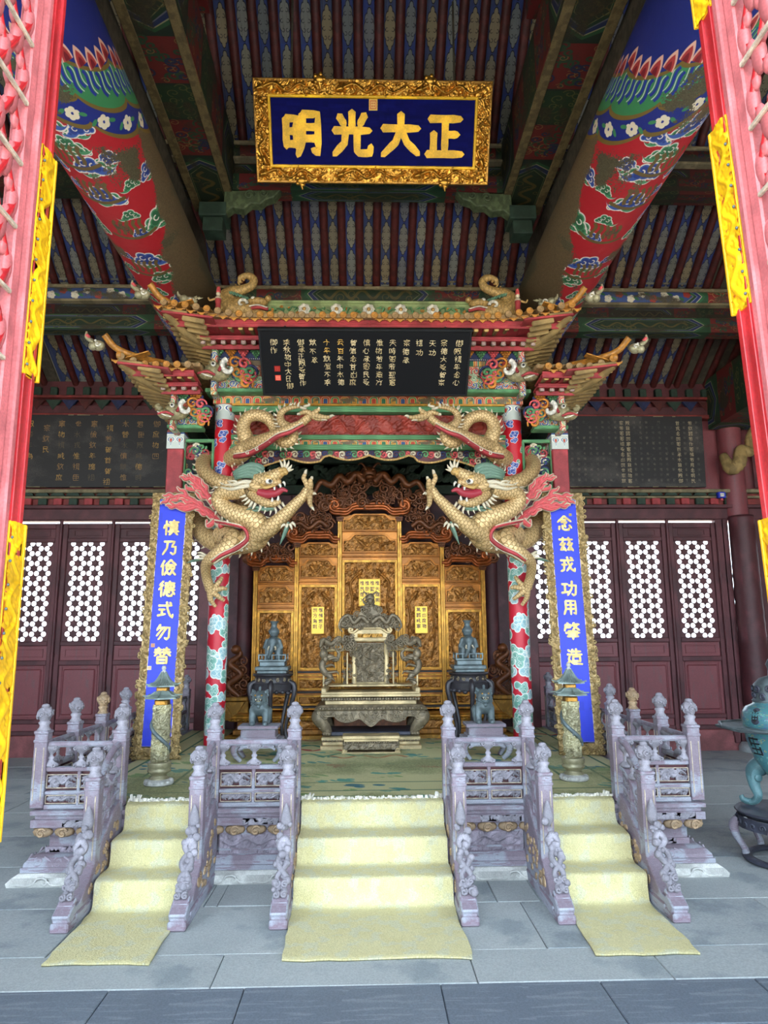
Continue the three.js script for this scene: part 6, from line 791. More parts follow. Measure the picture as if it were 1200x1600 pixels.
// ---------- carved gilt screen behind the throne ----------
const CY = (cy, d = 8.4) => at(578, 700 + cy / 2.609, d).y, CX = (cx, d = 8.4, py = 950) => at(340 + cx / 2.609, py, d).x - 0.018;
function archPts(w, h, r) { const p = [[-w / 2, 0], [w / 2, 0], [w / 2, h - r]]; if (r > 0) for (let i = 0; i <= 8; i++) { const t = i / 8; p.push([lerp(0.42, 0.27, t) * w, h - r + r * smooth(0, 1, t)]); } else p.push([w / 2, h]); const q = p.slice(2).map(([a, b]) => [-a, b]).reverse(); return [...p, ...q]; }
function frameGeo(w, h, r, b, d) { const s = shapeOf(archPts(w, h, r)); s.holes.push(new THREE.Path(archPts(w - 2 * b, h - 2 * b, r).map(([a, c]) => new THREE.Vector2(a, c + b)))); return extr(s, d, min(b, d) * 0.25); }
{
  const t = thing('throne_screen', 'tall carved gilt folding screen with dragon panels behind the throne', 'screen', [0.012, 0, -8.42]);
  let seed = 200; const R = rngOf(33);
  const panel = (x, w, y0, y1, r, big, fm = M.goldFrame) => {
    const h = y1 - y0, b = big ? 0.032 : 0.022, rel = new Relief(w - 2 * b, h - 2 * b, 0.006).clouds((w * h) * (big ? 3200 : 3400), 0.014, 0.02, seed++);
    const W = w - 2 * b, H = h - 2 * b;
    if (big) for (const s of [-1, 1]) rel.dragon([[W / 2 - s * W * 0.2, H * 0.9], [W / 2 - s * W * 0.38, H * 0.8], [W / 2 - s * W * 0.34, H * 0.62], [W / 2 - s * W * 0.4, H * 0.45], [W / 2 - s * W * 0.36, H * 0.28], [W / 2 - s * W * 0.28, H * 0.1]], 0.015, 0.036); else rel.dragon([[W * 0.35, H * 0.5], [W * 0.45, H * 0.25], [W * 0.6, H * 0.6], [W * 0.75, H * 0.4], [W * 0.9, H * 0.6]], min(0.018, H * 0.14), 0.028);
    const p = part('carved_panel', [rel.sheet({}), bx(W, H - r * 0.6, 0.01, 0, (H - r * 0.6) / 2, -0.006, { c: 0 })], M.goldCarve, t, { at: [x, y0 + b, 0] });
    if (r) { const cutY = H; p.geometry.dispose(); const g = rel.sheet({}), q = g.attributes.position; for (let i = 0; i < q.count; i++) { const a = abs(q.getX(i)) / w, lim = H - r * (1 - smooth(0.42, 0.27, a)) - 0.002; if (q.getY(i) > lim) q.setY(i, lim); } p.geometry = join([g, extr(archPts(W, H, r), 0.006, 0, { z: -0.008 })]); }
    part('panel_frame', [frameGeo(w, h, r, b * 0.55, 0.04), mv(frameGeo(w - b, h - b, r, b * 0.5, 0.03), 0, b / 2, 0.012)], fm, p, { at: [0, -b, -0.008] });
    return p;
  };
  const px_ = [-1.34, -0.86, -0.355, 0.355, 0.86, 1.34], Y = (c) => CY(c);
  const post_ = (x, y0, y1, w = 0.06) => part('screen_post', [bx(w, y1 - y0, 0.06, x, (y0 + y1) / 2, 0.0), bx(w * 0.36, y1 - y0, 0.02, x - w * 0.26, (y0 + y1) / 2, 0.036), bx(w * 0.36, y1 - y0, 0.02, x + w * 0.26, (y0 + y1) / 2, 0.036)], M.gold, t);
  const base = Y(1072);
  px_.forEach((x, i) => { const a = min(i, 5 - i), top = [Y(500), Y(405), Y(300)][a]; post_(x, base, top, 0.055); part('post_cap', [0, 1, 2].map((k) => bx(0.075 + k * 0.008, 0.016, 0.09, x, top + 0.008 + k * 0.02, 0.005)), M.crest, t); });
  const rail = (x0, x1, y, h, m) => part('screen_rail', [bx(x1 - x0, h, 0.05, (x0 + x1) / 2, y, 0), bx(x1 - x0, h * 0.4, 0.07, (x0 + x1) / 2, y, 0)], m, t);
  const sect = [[-1.34, -0.86, 2], [-0.86, -0.355, 1], [-0.355, 0.355, 0], [0.355, 0.86, 1], [0.86, 1.34, 2]];
  for (const [x0, x1, k] of sect) {
    const x = (x0 + x1) / 2, w = x1 - x0 - 0.055, rows = [[[456, 905, 0, 1], [348, 428, 0.07, 0], [268, 340, 0.06, 0]], [[556, 905, 0, 1], [452, 532, 0.06, 0], [384, 444, 0.05, 0]], [[660, 905, 0, 1], [560, 636, 0.05, 0], [478, 548, 0.05, 0]]][k];
    part('backing_board', [bx(x1 - x0, [Y(268), Y(384), Y(478)][k] - Y(1060), 0.012, x, ([Y(268), Y(384), Y(478)][k] - 0.02 + Y(1060)) / 2, -0.026, { c: 0 })], M.goldFrame, t);
    for (const [a, b, r, big] of rows) panel(x, w, Y(b), Y(a), r, big, big ? M.gold : M.goldFrame);
    panel(x, w, Y(985), Y(935), 0, 0, M.gold); panel(x, w, Y(1048), Y(1005), 0, 0, M.gold);
    for (const [c, m] of [[548, 0], [645, 0]]) if (k === 2) rail(x0, x1, Y(c + 4), 0.018, M.goldFrame); else if (k === 1 && c === 548) rail(x0, x1, Y(544), 0.018, M.goldFrame);
    if (k === 0) rail(x0, x1, Y(441), 0.02, M.goldFrame);
    for (const c of [912, 994, 1054]) rail(x0, x1, Y(c), 0.022, M.blackWood); for (const c of [925, 1062]) rail(x0, x1, Y(c), 0.02, M.gold);
    // curled top rail
    const [ty, e] = [[Y(258), 0.13], [Y(372), 0.11], [Y(468), 0.1]][k], rr = k ? 0.05 : 0.06;
    const curve = (s) => [[x, ty + rr, 0.02], [x + s * w * 0.28, ty + rr, 0.02], [x + s * w * 0.4, ty, 0.02], [x + s * (w / 2), ty - 0.005, 0.02]];
    const ends = k === 0 ? [-1, 1] : [x < 0 ? -1 : 1]; const G = [];
    for (const s of [-1, 1]) { const c = curve(s); if (ends.includes(s)) { const ex = x + s * (w / 2 + e * 0.5); c.push([x + s * (w / 2 + 0.04), ty + 0.0, 0.02], ...spiralPts(ex + s * 0.02, ty + 0.075, 0.075, 1.25, s, -PI / 2, 0.02, 14)); } else c[3][0] = x + s * (w / 2 + 0.03), c[3][1] = ty; for (const [z, r] of [[0, 0.026], [0.035, 0.02], [-0.03, 0.02]]) G.push(tube(c.map(([a, b, q]) => [a, b + z, q + (z ? 0 : 0.014)]), [r, r, r, r, r * 0.8], { n: 46, m: 8 })); }
    part('scroll_rail', G, M.copper ??= S(mottled('#a85a26', '#8c441c', 6, 159), 0.3, { roughness: 0.3, metalness: 0.45 }), t);
  }
  // pierced carving of dragons and clouds along the tops
  const mass = (x0, x1, base_, top, sd, n) => {
    const w = x1 - x0, cx = (x0 + x1) / 2, m = part('crest_carving', [carvedMass(w, (x) => top(x + cx) - base_(x + cx), sd, { n, r: 0.07, d: 0.06 }).map((g) => { const p = g.attributes.position; for (let i = 0; i < p.count; i++) p.setY(i, p.getY(i) + base_(p.getX(i) + cx)); return mv(g, cx, 0, 0); })], M.crest, t);
    return m;
  };
  const cTop = (x) => { const a = abs(x); return a < 0.08 ? Y(92) : a < 0.25 ? Y(120) : a < 0.45 ? Y(145) : Y(190); };
  mass(-0.72, 0.72, (x) => (abs(x) < 0.4 ? Y(232) : Y(262)), cTop, 61, 120);
  for (const s of [-1, 1]) { const f = (a, b) => s < 0 ? [-b, -a] : [a, b]; mass(...f(0.46, 1.06), () => Y(352), (x) => Y(276) - 0.06 * smooth(0.75, 1.05, abs(x)), 63 + s, 46); mass(...f(0.92, 1.5), () => Y(450), (x) => Y(398) - 0.08 * smooth(1.2, 1.5, abs(x)), 67 + s, 40); }
  part('crest_dragon', [-1, 1].flatMap((s) => [tube([[0.05, 3.4], [0.16, 3.5], [0.26, 3.4], [0.36, 3.47], [0.46, 3.36], [0.58, 3.4], [0.66, 3.28], [0.74, 3.16], [0.66, 3.1]].map(([a, b]) => [a * s, b, 0.07]), [0.05, 0.045, 0.042, 0.04, 0.04, 0.035, 0.03, 0.025, 0.008], { n: 60, m: 9, bump: (q) => 1 + 0.05 * sin(q * 260) }), tube([[0.5, 2.86], [0.6, 2.92], [0.72, 2.84], [0.84, 2.9], [0.98, 2.82]].map(([a, b]) => [a * s, b, 0.06]), [0.03, 0.034, 0.03, 0.026, 0.008], { n: 40, m: 8 })]), M.crest, t);
  part('crest_dragon', [ball(0.09, 0, 3.5, 0.1, [1, 0.9, 0.9]), ball(0.05, 0, 3.44, 0.17, [1.1, 0.7, 1]), ...[-1, 1].flatMap((s) => [ball(0.02, s * 0.045, 3.53, 0.17), tube([[s * 0.04, 3.57, 0.08], [s * 0.1, 3.63, 0.08], [s * 0.14, 3.61, 0.06]], [0.018, 0.012, 0.004], { m: 6 }), tube([[s * 0.08, 3.48, 0.1], [s * 0.15, 3.5, 0.1], [s * 0.19, 3.46, 0.08]], [0.016, 0.012, 0.004], { m: 6 })])], M.crest, t);
  // gold plates with writing
  const plate = (x, w, y0, y1, cols, c, dx, dy) => { const W = 256, H = Math.round(256 * (y1 - y0) / w), pic = writing(W, H, '#e9b93c', (g) => { g.strokeStyle = '#b98420'; g.lineWidth = 8; g.strokeRect(6, 6, W - 12, H - 12); columns(g, cols, W - c, 26, dx, dy, dy * 0.82, '#5a4320', { w: dy * 0.06, wob: 0.3 }); }); const g = bx(w, y1 - y0, 0.014, 0, 0, 0, { c: 0.002 }), uv = plain(g).attributes.uv; for (let i = 0; i < uv.count; i++) uv.setXY(i, uv.getX(i) / w + 0.5, uv.getY(i) / (y1 - y0) + 0.5); g.userData.uv = true; part('inscribed_plate', [g], mat({ map: tex(pic), roughness: 0.35, metalness: 0.3 }), t, { at: [x, (y0 + y1) / 2, 0.055], label: 'gold plate with columns of dark characters' }); };
  plate(-0.003, 0.255, Y(646), Y(534), ['惟天聰明', '惟聖時憲', '惟臣欽若', '惟民從乂'], 35, 60, 66);
  plate(-0.605, 0.15, Y(757), Y(646), ['愷悌君子', '四方為則'], 70, 112, 108); plate(0.6, 0.15, Y(757), Y(646), ['首出庶物', '萬國咸寧'], 70, 112, 108);
  // stepped base with lotus band and side carvings
  part('screen_base', [ringLoft(1.42, 0.2, [[0.16, TOP + 0.0], [0.16, 0.5], [0.12, 0.515]].map(([a, b]) => [a, b]))], M.goldOld, t, { at: [0, 0.01, 0.05] });
  part('screen_base', [ringLoft(1.42, 0.2, [[0.08, 0.52], [0.08, 0.56], [0.04, 0.57], [0.04, 0.655], [0.08, 0.665]])], M.goldCarve, t, { at: [0, 0, 0.05] }); part('screen_base', [ringLoft(1.42, 0.2, [[0.07, 0.655], [0.12, 0.665], [0.13, 0.69], [0.1, 0.7], [0.1, base - 0.02], [0.06, base], [-0.2, base]])], M.gold, t, { at: [0, 0, 0.05] });
  for (const [x, s] of [[-1.15, 11], [-0.6, 12], [0.0, 13], [0.6, 14], [1.15, 15]]) part('carved_band', [new Relief(0.5, 0.08, 0.008).clouds(60, 0.022, 0.016, s).sheet({})], [M.goldCarve, M.goldOld][s % 2], t, { at: [x, 0.574, 0.292] });
  const bead = done(join(ball(0.022, 0, 0, 0, [1.1, 0.7, 0.8], 8, 6))); for (let i = 0; i < 52; i++) part('bead', bead, M.goldOld, t, { at: [-1.5 + i * 0.059, 0.676, 0.37] });
  for (const s of [-1, 1]) { const m = part('side_dragon', [carvedMass(0.26, () => Y(842) - Y(1005), 71 + s, { n: 40, r: 0.06, d: 0.08 }), tube([[0.05, 0], [-0.07, 0.12], [0.06, 0.24], [-0.06, 0.36], [0.05, 0.46], [0, 0.54]].map(([a, b]) => [a, b, 0.06]), [0.03, 0.04, 0.042, 0.04, 0.03, 0.02], { n: 50, m: 8 }), ball(0.06, 0, 0.52, 0.07, [1, 0.9, 1])], M.crest, t, { at: [s * 1.53, Y(1005), 0.06] }); part('bracket_block', [bx(0.3, 0.05, 0.16, 0, -0.03, 0), extr([[-0.12, -0.06], [0.12, -0.06], [0, -0.25]], 0.08, 0.006, { z: -0.02 }), bx(0.3, 0.22, 0.06, 0, -0.16, -0.02)], M.goldOld, m); }
}
// ---------- the throne, its footstool and steps ----------
{
  const Tx = (c, d = 7.45) => at(460 + c / 4.615, 1050, d).x - 0.012, Ty = (c, d = 7.45) => at(578, 920 + c / 4.615, d).y, g = thing('dragon_throne', 'carved gilt throne chair with dragon arms and a carved apron table base', 'throne', [0.012, 0, 0]);
  const F = -7.4, Bz = -7.95, cx = -0.002;
  // foot plinth, legs, apron, table top, seat
  part('plinth', [bx(1.0, 0.05, 0.9, 0, TOP + 0.025, -7.72), bx(0.96, 0.04, 0.86, 0, TOP + 0.07, -7.72), bx(0.98, 0.035, 0.88, 0, TOP + 0.112, -7.72)], M.paleGold, g);
  part('plinth_bead', Array.from({ length: 34 }, (_, i) => ball(0.014, -0.47 + i * 0.0285, TOP + 0.095, -7.285, [1, 0.8, 0.8], 7, 5)), M.greyGold, g, { stuff: true });
  const y1 = Ty(1005), y2 = Ty(950), y3 = Ty(862), y4 = Ty(828), y5 = Ty(795), y6 = Ty(750), y7 = Ty(708);
  part('base_rail', [bx(0.86, 0.035, 0.7, 0, TOP + 0.15, -7.72)], M.slate ??= S(mottled('#3c3f4e', '#4a4e5e', 6, 161), 0.3, { roughness: 0.5 }), g);
  part('skirt_panel', [bx(0.78, 0.16, 0.03, 0, TOP + 0.24, -7.9), ...[-0.2, 0, 0.2].flatMap((x) => [bx(0.14, 0.01, 0.02, x - 0.06, TOP + 0.25, -7.88, { rz: 0.6 }), bx(0.14, 0.01, 0.02, x + 0.06, TOP + 0.25, -7.88, { rz: -0.6 })])], M.crest, g);
  for (const s of [-1, 1]) for (const z of [F, -7.98]) { const l = part('leg', [tube([[s * 0.5, y3, z], [s * 0.52, y3 - 0.07, z + 0.05], [s * 0.47, y3 - 0.15, z + 0.03], [s * 0.43, y3 - 0.22, z], [s * 0.44, TOP + 0.15, z + 0.02]], [0.05, 0.075, 0.06, 0.042, 0.05], { n: 26, m: 10 }), ...[-1, 0, 1].map((k) => ball(0.022, s * 0.44 + k * 0.026, TOP + 0.155, z + 0.055, [1, 0.9, 1.3], 8, 6))], M.greyGold, g); part('leg_scroll', [0, 1, 2].map((k) => tube(spiralPts(s * (0.46 + k * 0.02), y3 - 0.06 - k * 0.05, 0.03, 1.3, k % 2 ? 1 : -1, k, z + 0.11 - k * 0.02, 12), 0.009, { n: 12, m: 5 })), M.greyGold, l); }
  const ap = []; const apY = (x) => { const a = abs(x); return y3 - 0.05 - 0.05 * smooth(0.42, 0.3, a) * 0.6 - 0.035 * abs(cos(x * 13)) - 0.04 * smooth(0.1, 0, a) + 0.02 * smooth(0.3, 0.48, a); }; for (let i = 0; i <= 60; i++) { const x = -0.54 + i / 60 * 1.08; ap.push([x, apY(x)]); } ap.push([0.52, y3], [-0.52, y3]);
  const R = rngOf(121); const scr = []; for (let i = 0; i < 64; i++) { const x = -0.52 + R() * 1.04, h = y3 - apY(x); scr.push(tube(spiralPts(x, apY(x) + 0.012 + R() * max(0.01, h - 0.02), 0.026 * (0.6 + R() * 0.5), 1.4, R() < 0.5 ? 1 : -1, R() * 6, F + 0.119, 12), [0.007, 0.011, 0.008], { n: 12, m: 5 })); }
  part('apron', [extr(ap, 0.04, 0.006, { z: F + 0.075 }), ...scr, tube(ap.slice(0, 61).map(([a, b]) => [a, b, F + 0.115]), 0.008, { n: 120, m: 6 })], M.greyGold, g);
  part('table_top', [ringLoft(0.5, 0.4, [[0.0, y3], [0.05, y3], [0.06, y3 + 0.012], [0.03, y3 + 0.03], [0.01, y4], [-0.45, y4]])], M.greyGold, g, { at: [0, 0, -7.7] }); part('lotus_bead', Array.from({ length: 36 }, (_, i) => ball(0.015, -0.5 + i * 0.0286, y3 + 0.018, -7.245, [1, 0.8, 0.7], 7, 5)), M.greyGold, g, { stuff: true });
  part('seat_base', [bx(0.92, y5 - y4, 0.72, 0, (y4 + y5) / 2, -7.7)], M.paleGold, g);
  part('seat', [bx(1.0, (y6 - y5) * 0.45, 0.8, 0, y6 - (y6 - y5) * 0.25, -7.7), bx(0.9, 0.02, 0.3, 0, y7 - 0.004, -7.9), bx(0.05, y7 - y6, 0.78, -0.47, (y6 + y7) / 2, -7.7), bx(0.05, y7 - y6, 0.78, 0.47, (y6 + y7) / 2, -7.7), bx(0.98, 0.02, 0.06, 0, y6 + 0.01, -7.33)], M.paleGold, g); part('seat_bead', Array.from({ length: 36 }, (_, i) => ball(0.016, -0.48 + i * 0.0274, y5 + 0.012, -7.31, [1, 1, 0.7], 7, 5)), M.greyGold, g, { stuff: true });
  // back
  const X = (c) => at(460 + c / 4.615, 1000, 7.95).x - 0.012, YB = (c) => at(578, 920 + c / 4.615, 7.95).y, bw = X(680) - X(418), b0 = YB(705), b1 = YB(362), b2 = YB(292);
  const bk = part('backrest', [frameGeo(bw, b1 - b0 + 0.02, 0, 0.05, 0.05), mv(extr(archPts(bw, b2 - b1, 0.035), 0.03, 0.004), 0, b1 - b0, 0)], M.paleGold, g, { at: [0, b0, Bz] });
  part('carved_panel', [(() => { const w = bw - 0.1, h = b1 - b0 - 0.1, r = new Relief(w, h, 0.0045).clouds(330, 0.011, 0.016, 131).dragon([[w * 0.5, h * 0.85], [w * 0.3, h * 0.7], [w * 0.7, h * 0.52], [w * 0.3, h * 0.36], [w * 0.6, h * 0.22], [w * 0.4, h * 0.1]], 0.011, 0.026); return r.sheet({ y: 0.05, z: 0.012 }); })(), bx(bw - 0.09, b1 - b0 - 0.08, 0.01, 0, (b1 - b0) / 2, 0.004)], M.greyGold, bk); part('carved_panel', [new Relief(bw * 0.7, 0.05, 0.006).clouds(40, 0.014, 0.012, 133).sheet({ y: b1 - b0 + 0.008, z: 0.03 })], M.goldOld, bk);
  part('top_rail', [-1, 1].map((s) => tube([[0, b2 - b0 + 0.01, 0.03], [s * bw * 0.3, b2 - b0 + 0.01, 0.03], [s * bw * 0.44, b2 - b0 - 0.03, 0.03], ...spiralPts(s * bw * 0.52, b2 - b0 - 0.005, 0.03, 1.2, s, -PI / 2, 0.03, 10)], 0.014, { n: 40, m: 8 })), M.paleGold, bk);
  const crestTop = (x) => 0.34 - 0.9 * abs(x) - (abs(x) > 0.06 ? 0.04 : 0) + 0.3 * max(0, abs(x) - 0.2);
  part('crest_carving', [carvedMass(0.62, (x) => max(0.1, crestTop(x)), 137, { n: 95, r: 0.042, d: 0.05 }), extr([[-0.3, 0], [0.3, 0], [0.26, 0.09], [0.14, 0.13], [0.08, 0.24], [0, 0.3], [-0.08, 0.24], [-0.14, 0.13], [-0.26, 0.09]], 0.03, 0.006, { z: -0.02 }), ball(0.05, 0, 0.33, 0.04), ball(0.03, 0, 0.3, 0.08), ...[-1, 1].flatMap((s) => [tube([[s * 0.03, 0.36, 0.04], [s * 0.07, 0.4, 0.04], [s * 0.08, 0.38, 0.03]], [0.012, 0.008, 0.003], { m: 5 }), tube([[0.02, 0.06], [0.1, 0.12], [0.18, 0.06], [0.24, 0.14], [0.31, 0.1], [0.34, 0.02], [0.3, -0.04]].map(([a, b]) => [a * s, b, 0.06]), [0.024, 0.024, 0.022, 0.02, 0.018, 0.012, 0.004], { n: 40, m: 8 })])], M.greyGold, g, { at: [0, b2 + 0.01, Bz + 0.02] });
  // arms: dragon on the rail, twisted dragon support, openwork fillers, short gilt posts
  for (const s of [-1, 1]) {
    const ax = s * (X(880) - 0.0), ay = YB(436), z1 = -7.62;
    part('arm_rail', [tube([[s * bw / 2, ay, Bz + 0.03], [s * 0.3, ay, Bz + 0.1], [s * 0.44, ay - 0.005, z1 - 0.05], [s * 0.48, ay - 0.03, z1 + 0.06]], [0.018, 0.018, 0.017, 0.012], { n: 24, m: 8 })], M.paleGold, g);
    part('arm_dragon', [carvedMass(0.34, (x) => 0.12, 141 + s, { n: 30, r: 0.04, d: 0.05 }).map((q) => mv(q, s * 0.34, ay + 0.01, Bz + 0.2)), tube([[0.18, 0.1], [0.26, 0.05], [0.34, 0.12], [0.42, 0.06], [0.5, 0.1], [0.53, 0.03]].map(([a, b], i) => [a * s, ay + b, Bz + 0.12 + i * 0.04]), [0.018, 0.026, 0.028, 0.026, 0.034, 0.012], { n: 36, m: 8 })], M.greyGold, g);
    part('arm_support', [tube([[0.47, 0.02], [0.42, 0.09], [0.49, 0.16], [0.5, 0.24], [0.43, 0.3], [0.36, 0.27], [0.33, 0.33], [0.36, 0.37]].map(([a, b]) => [a * s, y7 + b, z1]), [0.026, 0.032, 0.036, 0.036, 0.032, 0.026, 0.02, 0.01], { n: 50, m: 9 }), ball(0.045, s * 0.49, y7 + 0.33, z1 + 0.02, [1, 1.2, 1]), ball(0.03, s * 0.47, y7 + 0.28, z1 + 0.05), ...[0, 1, 2, 3].map((k) => tube([[s * 0.47, y7 + 0.06 + k * 0.07, z1 + 0.02], [s * (0.4 - k % 2 * 0.04), y7 + 0.08 + k * 0.07, z1 + 0.05], [s * (0.37 - k % 2 * 0.04), y7 + 0.05 + k * 0.07, z1 + 0.04]], [0.016, 0.012, 0.005], { m: 6 }))], M.greyGold, g);
    part('corner_post', [bx(0.02, 0.2, 0.03, s * 0.49, y7 + 0.1, z1 - 0.02)], M.paleGold, g); part('inner_post', [bx(0.018, 0.34, 0.03, s * 0.25, y7 + 0.17, Bz + 0.06)], M.paleGold, g);
    part('openwork', [carvedMass(0.13, () => 0.2, 151, { n: 14, r: 0.035, d: 0.01 }).map((q) => mv(q, s * 0.21, YB(560), Bz + 0.03)), carvedMass(0.13, (x) => 0.2, 157, { n: 12, r: 0.03, d: 0.01 }).map((q) => mv(q, s * 0.23, YB(700), Bz + 0.04))], M.greyGold, g);
  }
  const st = thing('footstool', 'low carved footstool standing in front of the throne', 'footstool', [0.012, TOP + 0.014, -7.13]);
  part('top', [bx(0.55, 0.03, 0.24, 0, 0.145, 0), bx(0.52, 0.025, 0.21, 0, 0.118, 0)], M.paleGold, st); part('apron', [bx(0.54, 0.03, 0.22, 0, 0.08, 0), new Relief(0.52, 0.055, 0.006).clouds(50, 0.016, 0.014, 163).sheet({ y: 0.035, z: 0.108 }), bx(0.52, 0.05, 0.2, 0, 0.062, 0)], M.greyGold, st); part('bead_row', Array.from({ length: 24 }, (_, i) => ball(0.012, -0.253 + i * 0.022, 0.1, 0.108, [1, 0.8, 0.8], 6, 5)), M.greyGold, st); for (const s of [-1, 1]) part('foot', [bx(0.05, 0.04, 0.22, s * 0.25, 0.02, 0), tube(spiralPts(s * 0.25, 0.03, 0.02, 1.2, s, 0, 0.112, 10), 0.006, { n: 10, m: 5 })], M.paleGold, st); part('base_board', [bx(0.56, 0.012, 0.24, 0, 0.006, 0)], M.paleGold, st);
}
// ---------- boards and couplets with writing ----------
function printed(w, h, d, c, o = {}) { const g = bx(w, h, d, 0, 0, 0, { c: 0.003 }), uv = plain(g).attributes.uv; for (let i = 0; i < uv.count; i++) uv.setXY(i, uv.getX(i) / w + 0.5, uv.getY(i) / h + 0.5); g.userData.uv = true; return [g, mat({ map: tex(c), roughness: 0.4, ...o })]; }
function carvedStrip(w, h, seed, o = {}) {                          // length w along x; dragons and clouds
  const r = new Relief(w, h, o.cell ?? 0.009).clouds(w * h * (o.den ?? 900), h * 0.2, h * 0.2, seed); const n = max(1, Math.round(w / (h * 5))); for (let k = 0; k < n; k++) { const a = w * (k + 0.1) / n, b = w * 0.8 / n; r.dragon([[a, h * 0.5], [a + b * 0.2, h * 0.75], [a + b * 0.4, h * 0.3], [a + b * 0.6, h * 0.72], [a + b * 0.8, h * 0.32], [a + b, h * 0.6]], h * 0.12, h * 0.3); }
  return r.sheet({ pierce: o.pierce, mid: 1 });
}
{
  const W = 2.316, H = 0.905, b = 0.15, g = thing('name_board', 'large deep blue board with four golden characters in a carved gilt dragon frame, hanging high', 'plaque', [0.04, 6.09, -6.5]); g.rotation.x = 0.52;
  const pic = canvas(1024, 360, (q, w, h) => { q.fillStyle = '#060a52'; q.fillRect(0, 0, w, h); const R = rngOf(5); for (let i = 0; i < 500; i++) { q.fillStyle = `rgba(${R() < 0.5 ? '4,6,40' : '30,40,140'},${R() * 0.12})`; q.fillRect(R() * w, R() * h, 20 + R() * 80, 4 + R() * 30); } });
  const [pg, pm] = printed(W - 2 * b, H - 2 * b, 0.03, pic, { roughness: 0.85, specularIntensity: 0.3 }); part('board', [pg], pm, g, { at: [0, H / 2, 0] });
  part('back_board', [bx(W - 0.06, H - 0.06, 0.03, 0, H / 2, -0.03)], M.wood, g);
  part('inner_fillet', [mv(frameGeo(W - 2 * b + 0.04, H - 2 * b + 0.04, 0, 0.028, 0.03), 0, b - 0.02, 0.006)], M.goldBright, g);
  const gm = M.goldShine ??= S(mottled('#d8a446', '#a87428', 7, 163), 0.2, { roughness: 0.28, metalness: 0.8 });
  part('carved_frame', [mv(carvedStrip(W, b, 171, { cell: 0.007 }), 0, H - b / 2, 0.0), mv(carvedStrip(W, b, 172, { cell: 0.007 }), 0, b / 2, 0.0), ...[-1, 1].map((s) => mv(carvedStrip(H - 2 * b, b, 173 + s, { cell: 0.007 }), s * (W / 2 - b / 2), H / 2, 0.0, { rz: PI / 2 }))], gm, g);
  part('frame_edge', [mv(frameGeo(W + 0.02, H + 0.02, 0, 0.03, 0.05), 0, -0.01, -0.03)], M.goldOld, g);
  for (const [x, y] of [[-0.52, H], [0.55, H], [-0.72, 0.01], [0.72, 0.01]]) part('frame_boss', [ball(0.05, 0, 0, 0.02, [1.1, 0.9, 0.6]), ...[0, 1, 2, 3, 4].map((k) => ball(0.022, cos(k * 1.26) * 0.045, sin(k * 1.26) * 0.04, 0.03, [1, 1, 0.7], 8, 6)), tube([[0, -0.03, 0.03], [0.01, -0.08, 0.02]], [0.02, 0.008], { m: 6 })], gm, g, { at: [x, y, 0.01] });
  [['明', 0.2], ['光', 0.41], ['大', 0.618], ['正', 0.808]].forEach(([c, u]) => part('character', glyphSlab(c, 0.45, 0.038, 0.012), M.goldBright, g, { at: [(u - 0.5) * W, H * 0.475, 0.016] }));
  const [sg, sm] = printed(0.085, 0.1, 0.01, canvas(64, 64, (q) => { q.fillStyle = '#e8c050'; q.fillRect(0, 0, 64, 64); seal(q, 7, 7, 50, '#c86a28', '#f0d070'); }), {}); part('seal_plate', [sg], sm, g, { at: [0.0, H - b - 0.06, 0.02] });
  part('hanger', [-0.8, 0.8].map((x) => tube([[x, H - 0.05, -0.06], [x, H + 0.5, -0.35], [x, H + 0.8, -0.5]], 0.012, { m: 6 })), M.wood, g);
}
{
  const W = 2.035, H = 0.657, g = thing('poem_board', 'black lacquered board with columns of gold running script hung under the canopy eave', 'plaque', [-0.038, 3.974, -6.85]); g.rotation.x = 0.734;
  const pic = writing(1536, 496, '#131417', (q) => { const cols = ['御殿視朝念心', '宗德大受賀宗', '天功', '祖功', '宗德承', '天時恩若聖憲', '惟物若年造方', '慎心承恩民受', '我慎念首出庶', '云百年中永德', '十年敢以不季', '敢不承', '御承正殿受賀作', '季秋物中大日御', '御作'], xs = [1452, 1345, 1262, 1164, 1066, 968, 870, 775, 677, 582, 484, 386, 296, 196, 100], L = [[6, 61], [6, 61], [2, 72], [2, 72], [3, 66], [6, 61], [6, 61], [6, 61], [6, 61], [6, 61], [6, 61], [3, 66], [7, 52], [7, 56], [2, 60]]; cols.forEach((c, i) => [...c].forEach((ch, j) => { q.fillStyle = i > 8 && i < 11 && j < 2 ? '#e2b45a' : ['#d6c294', '#c9b384', '#dcc79a'][(i + j) % 3]; brush(q, ch, xs[i] - 27 + (hash2(i, j, 3) - 0.5) * 8, 62 + j * L[i][1], 54, 2.2, 1.9, i * 13 + j); })); seal(q, 92, 268, 44, '#8c1c1c', '#c05040'); seal(q, 94, 340, 42, '#e0402c', '#f4b0a0'); });
  const [pg, pm] = printed(W, H, 0.04, pic, { roughness: 0.7, specularIntensity: 0.3 }); part('board', [pg], pm, g, { at: [0, H / 2, 0] }); part('border', [mv(frameGeo(W + 0.02, H + 0.02, 0, 0.02, 0.055), 0, -0.01, -0.03), bx(W + 0.03, 0.025, 0.06, 0, H + 0.01, 0)], M.black, g); part('hanger', [-0.8, 0.8].map((x) => bx(0.02, 0.1, 0.3, x, H - 0.1, -0.17)), M.wood, g);
}
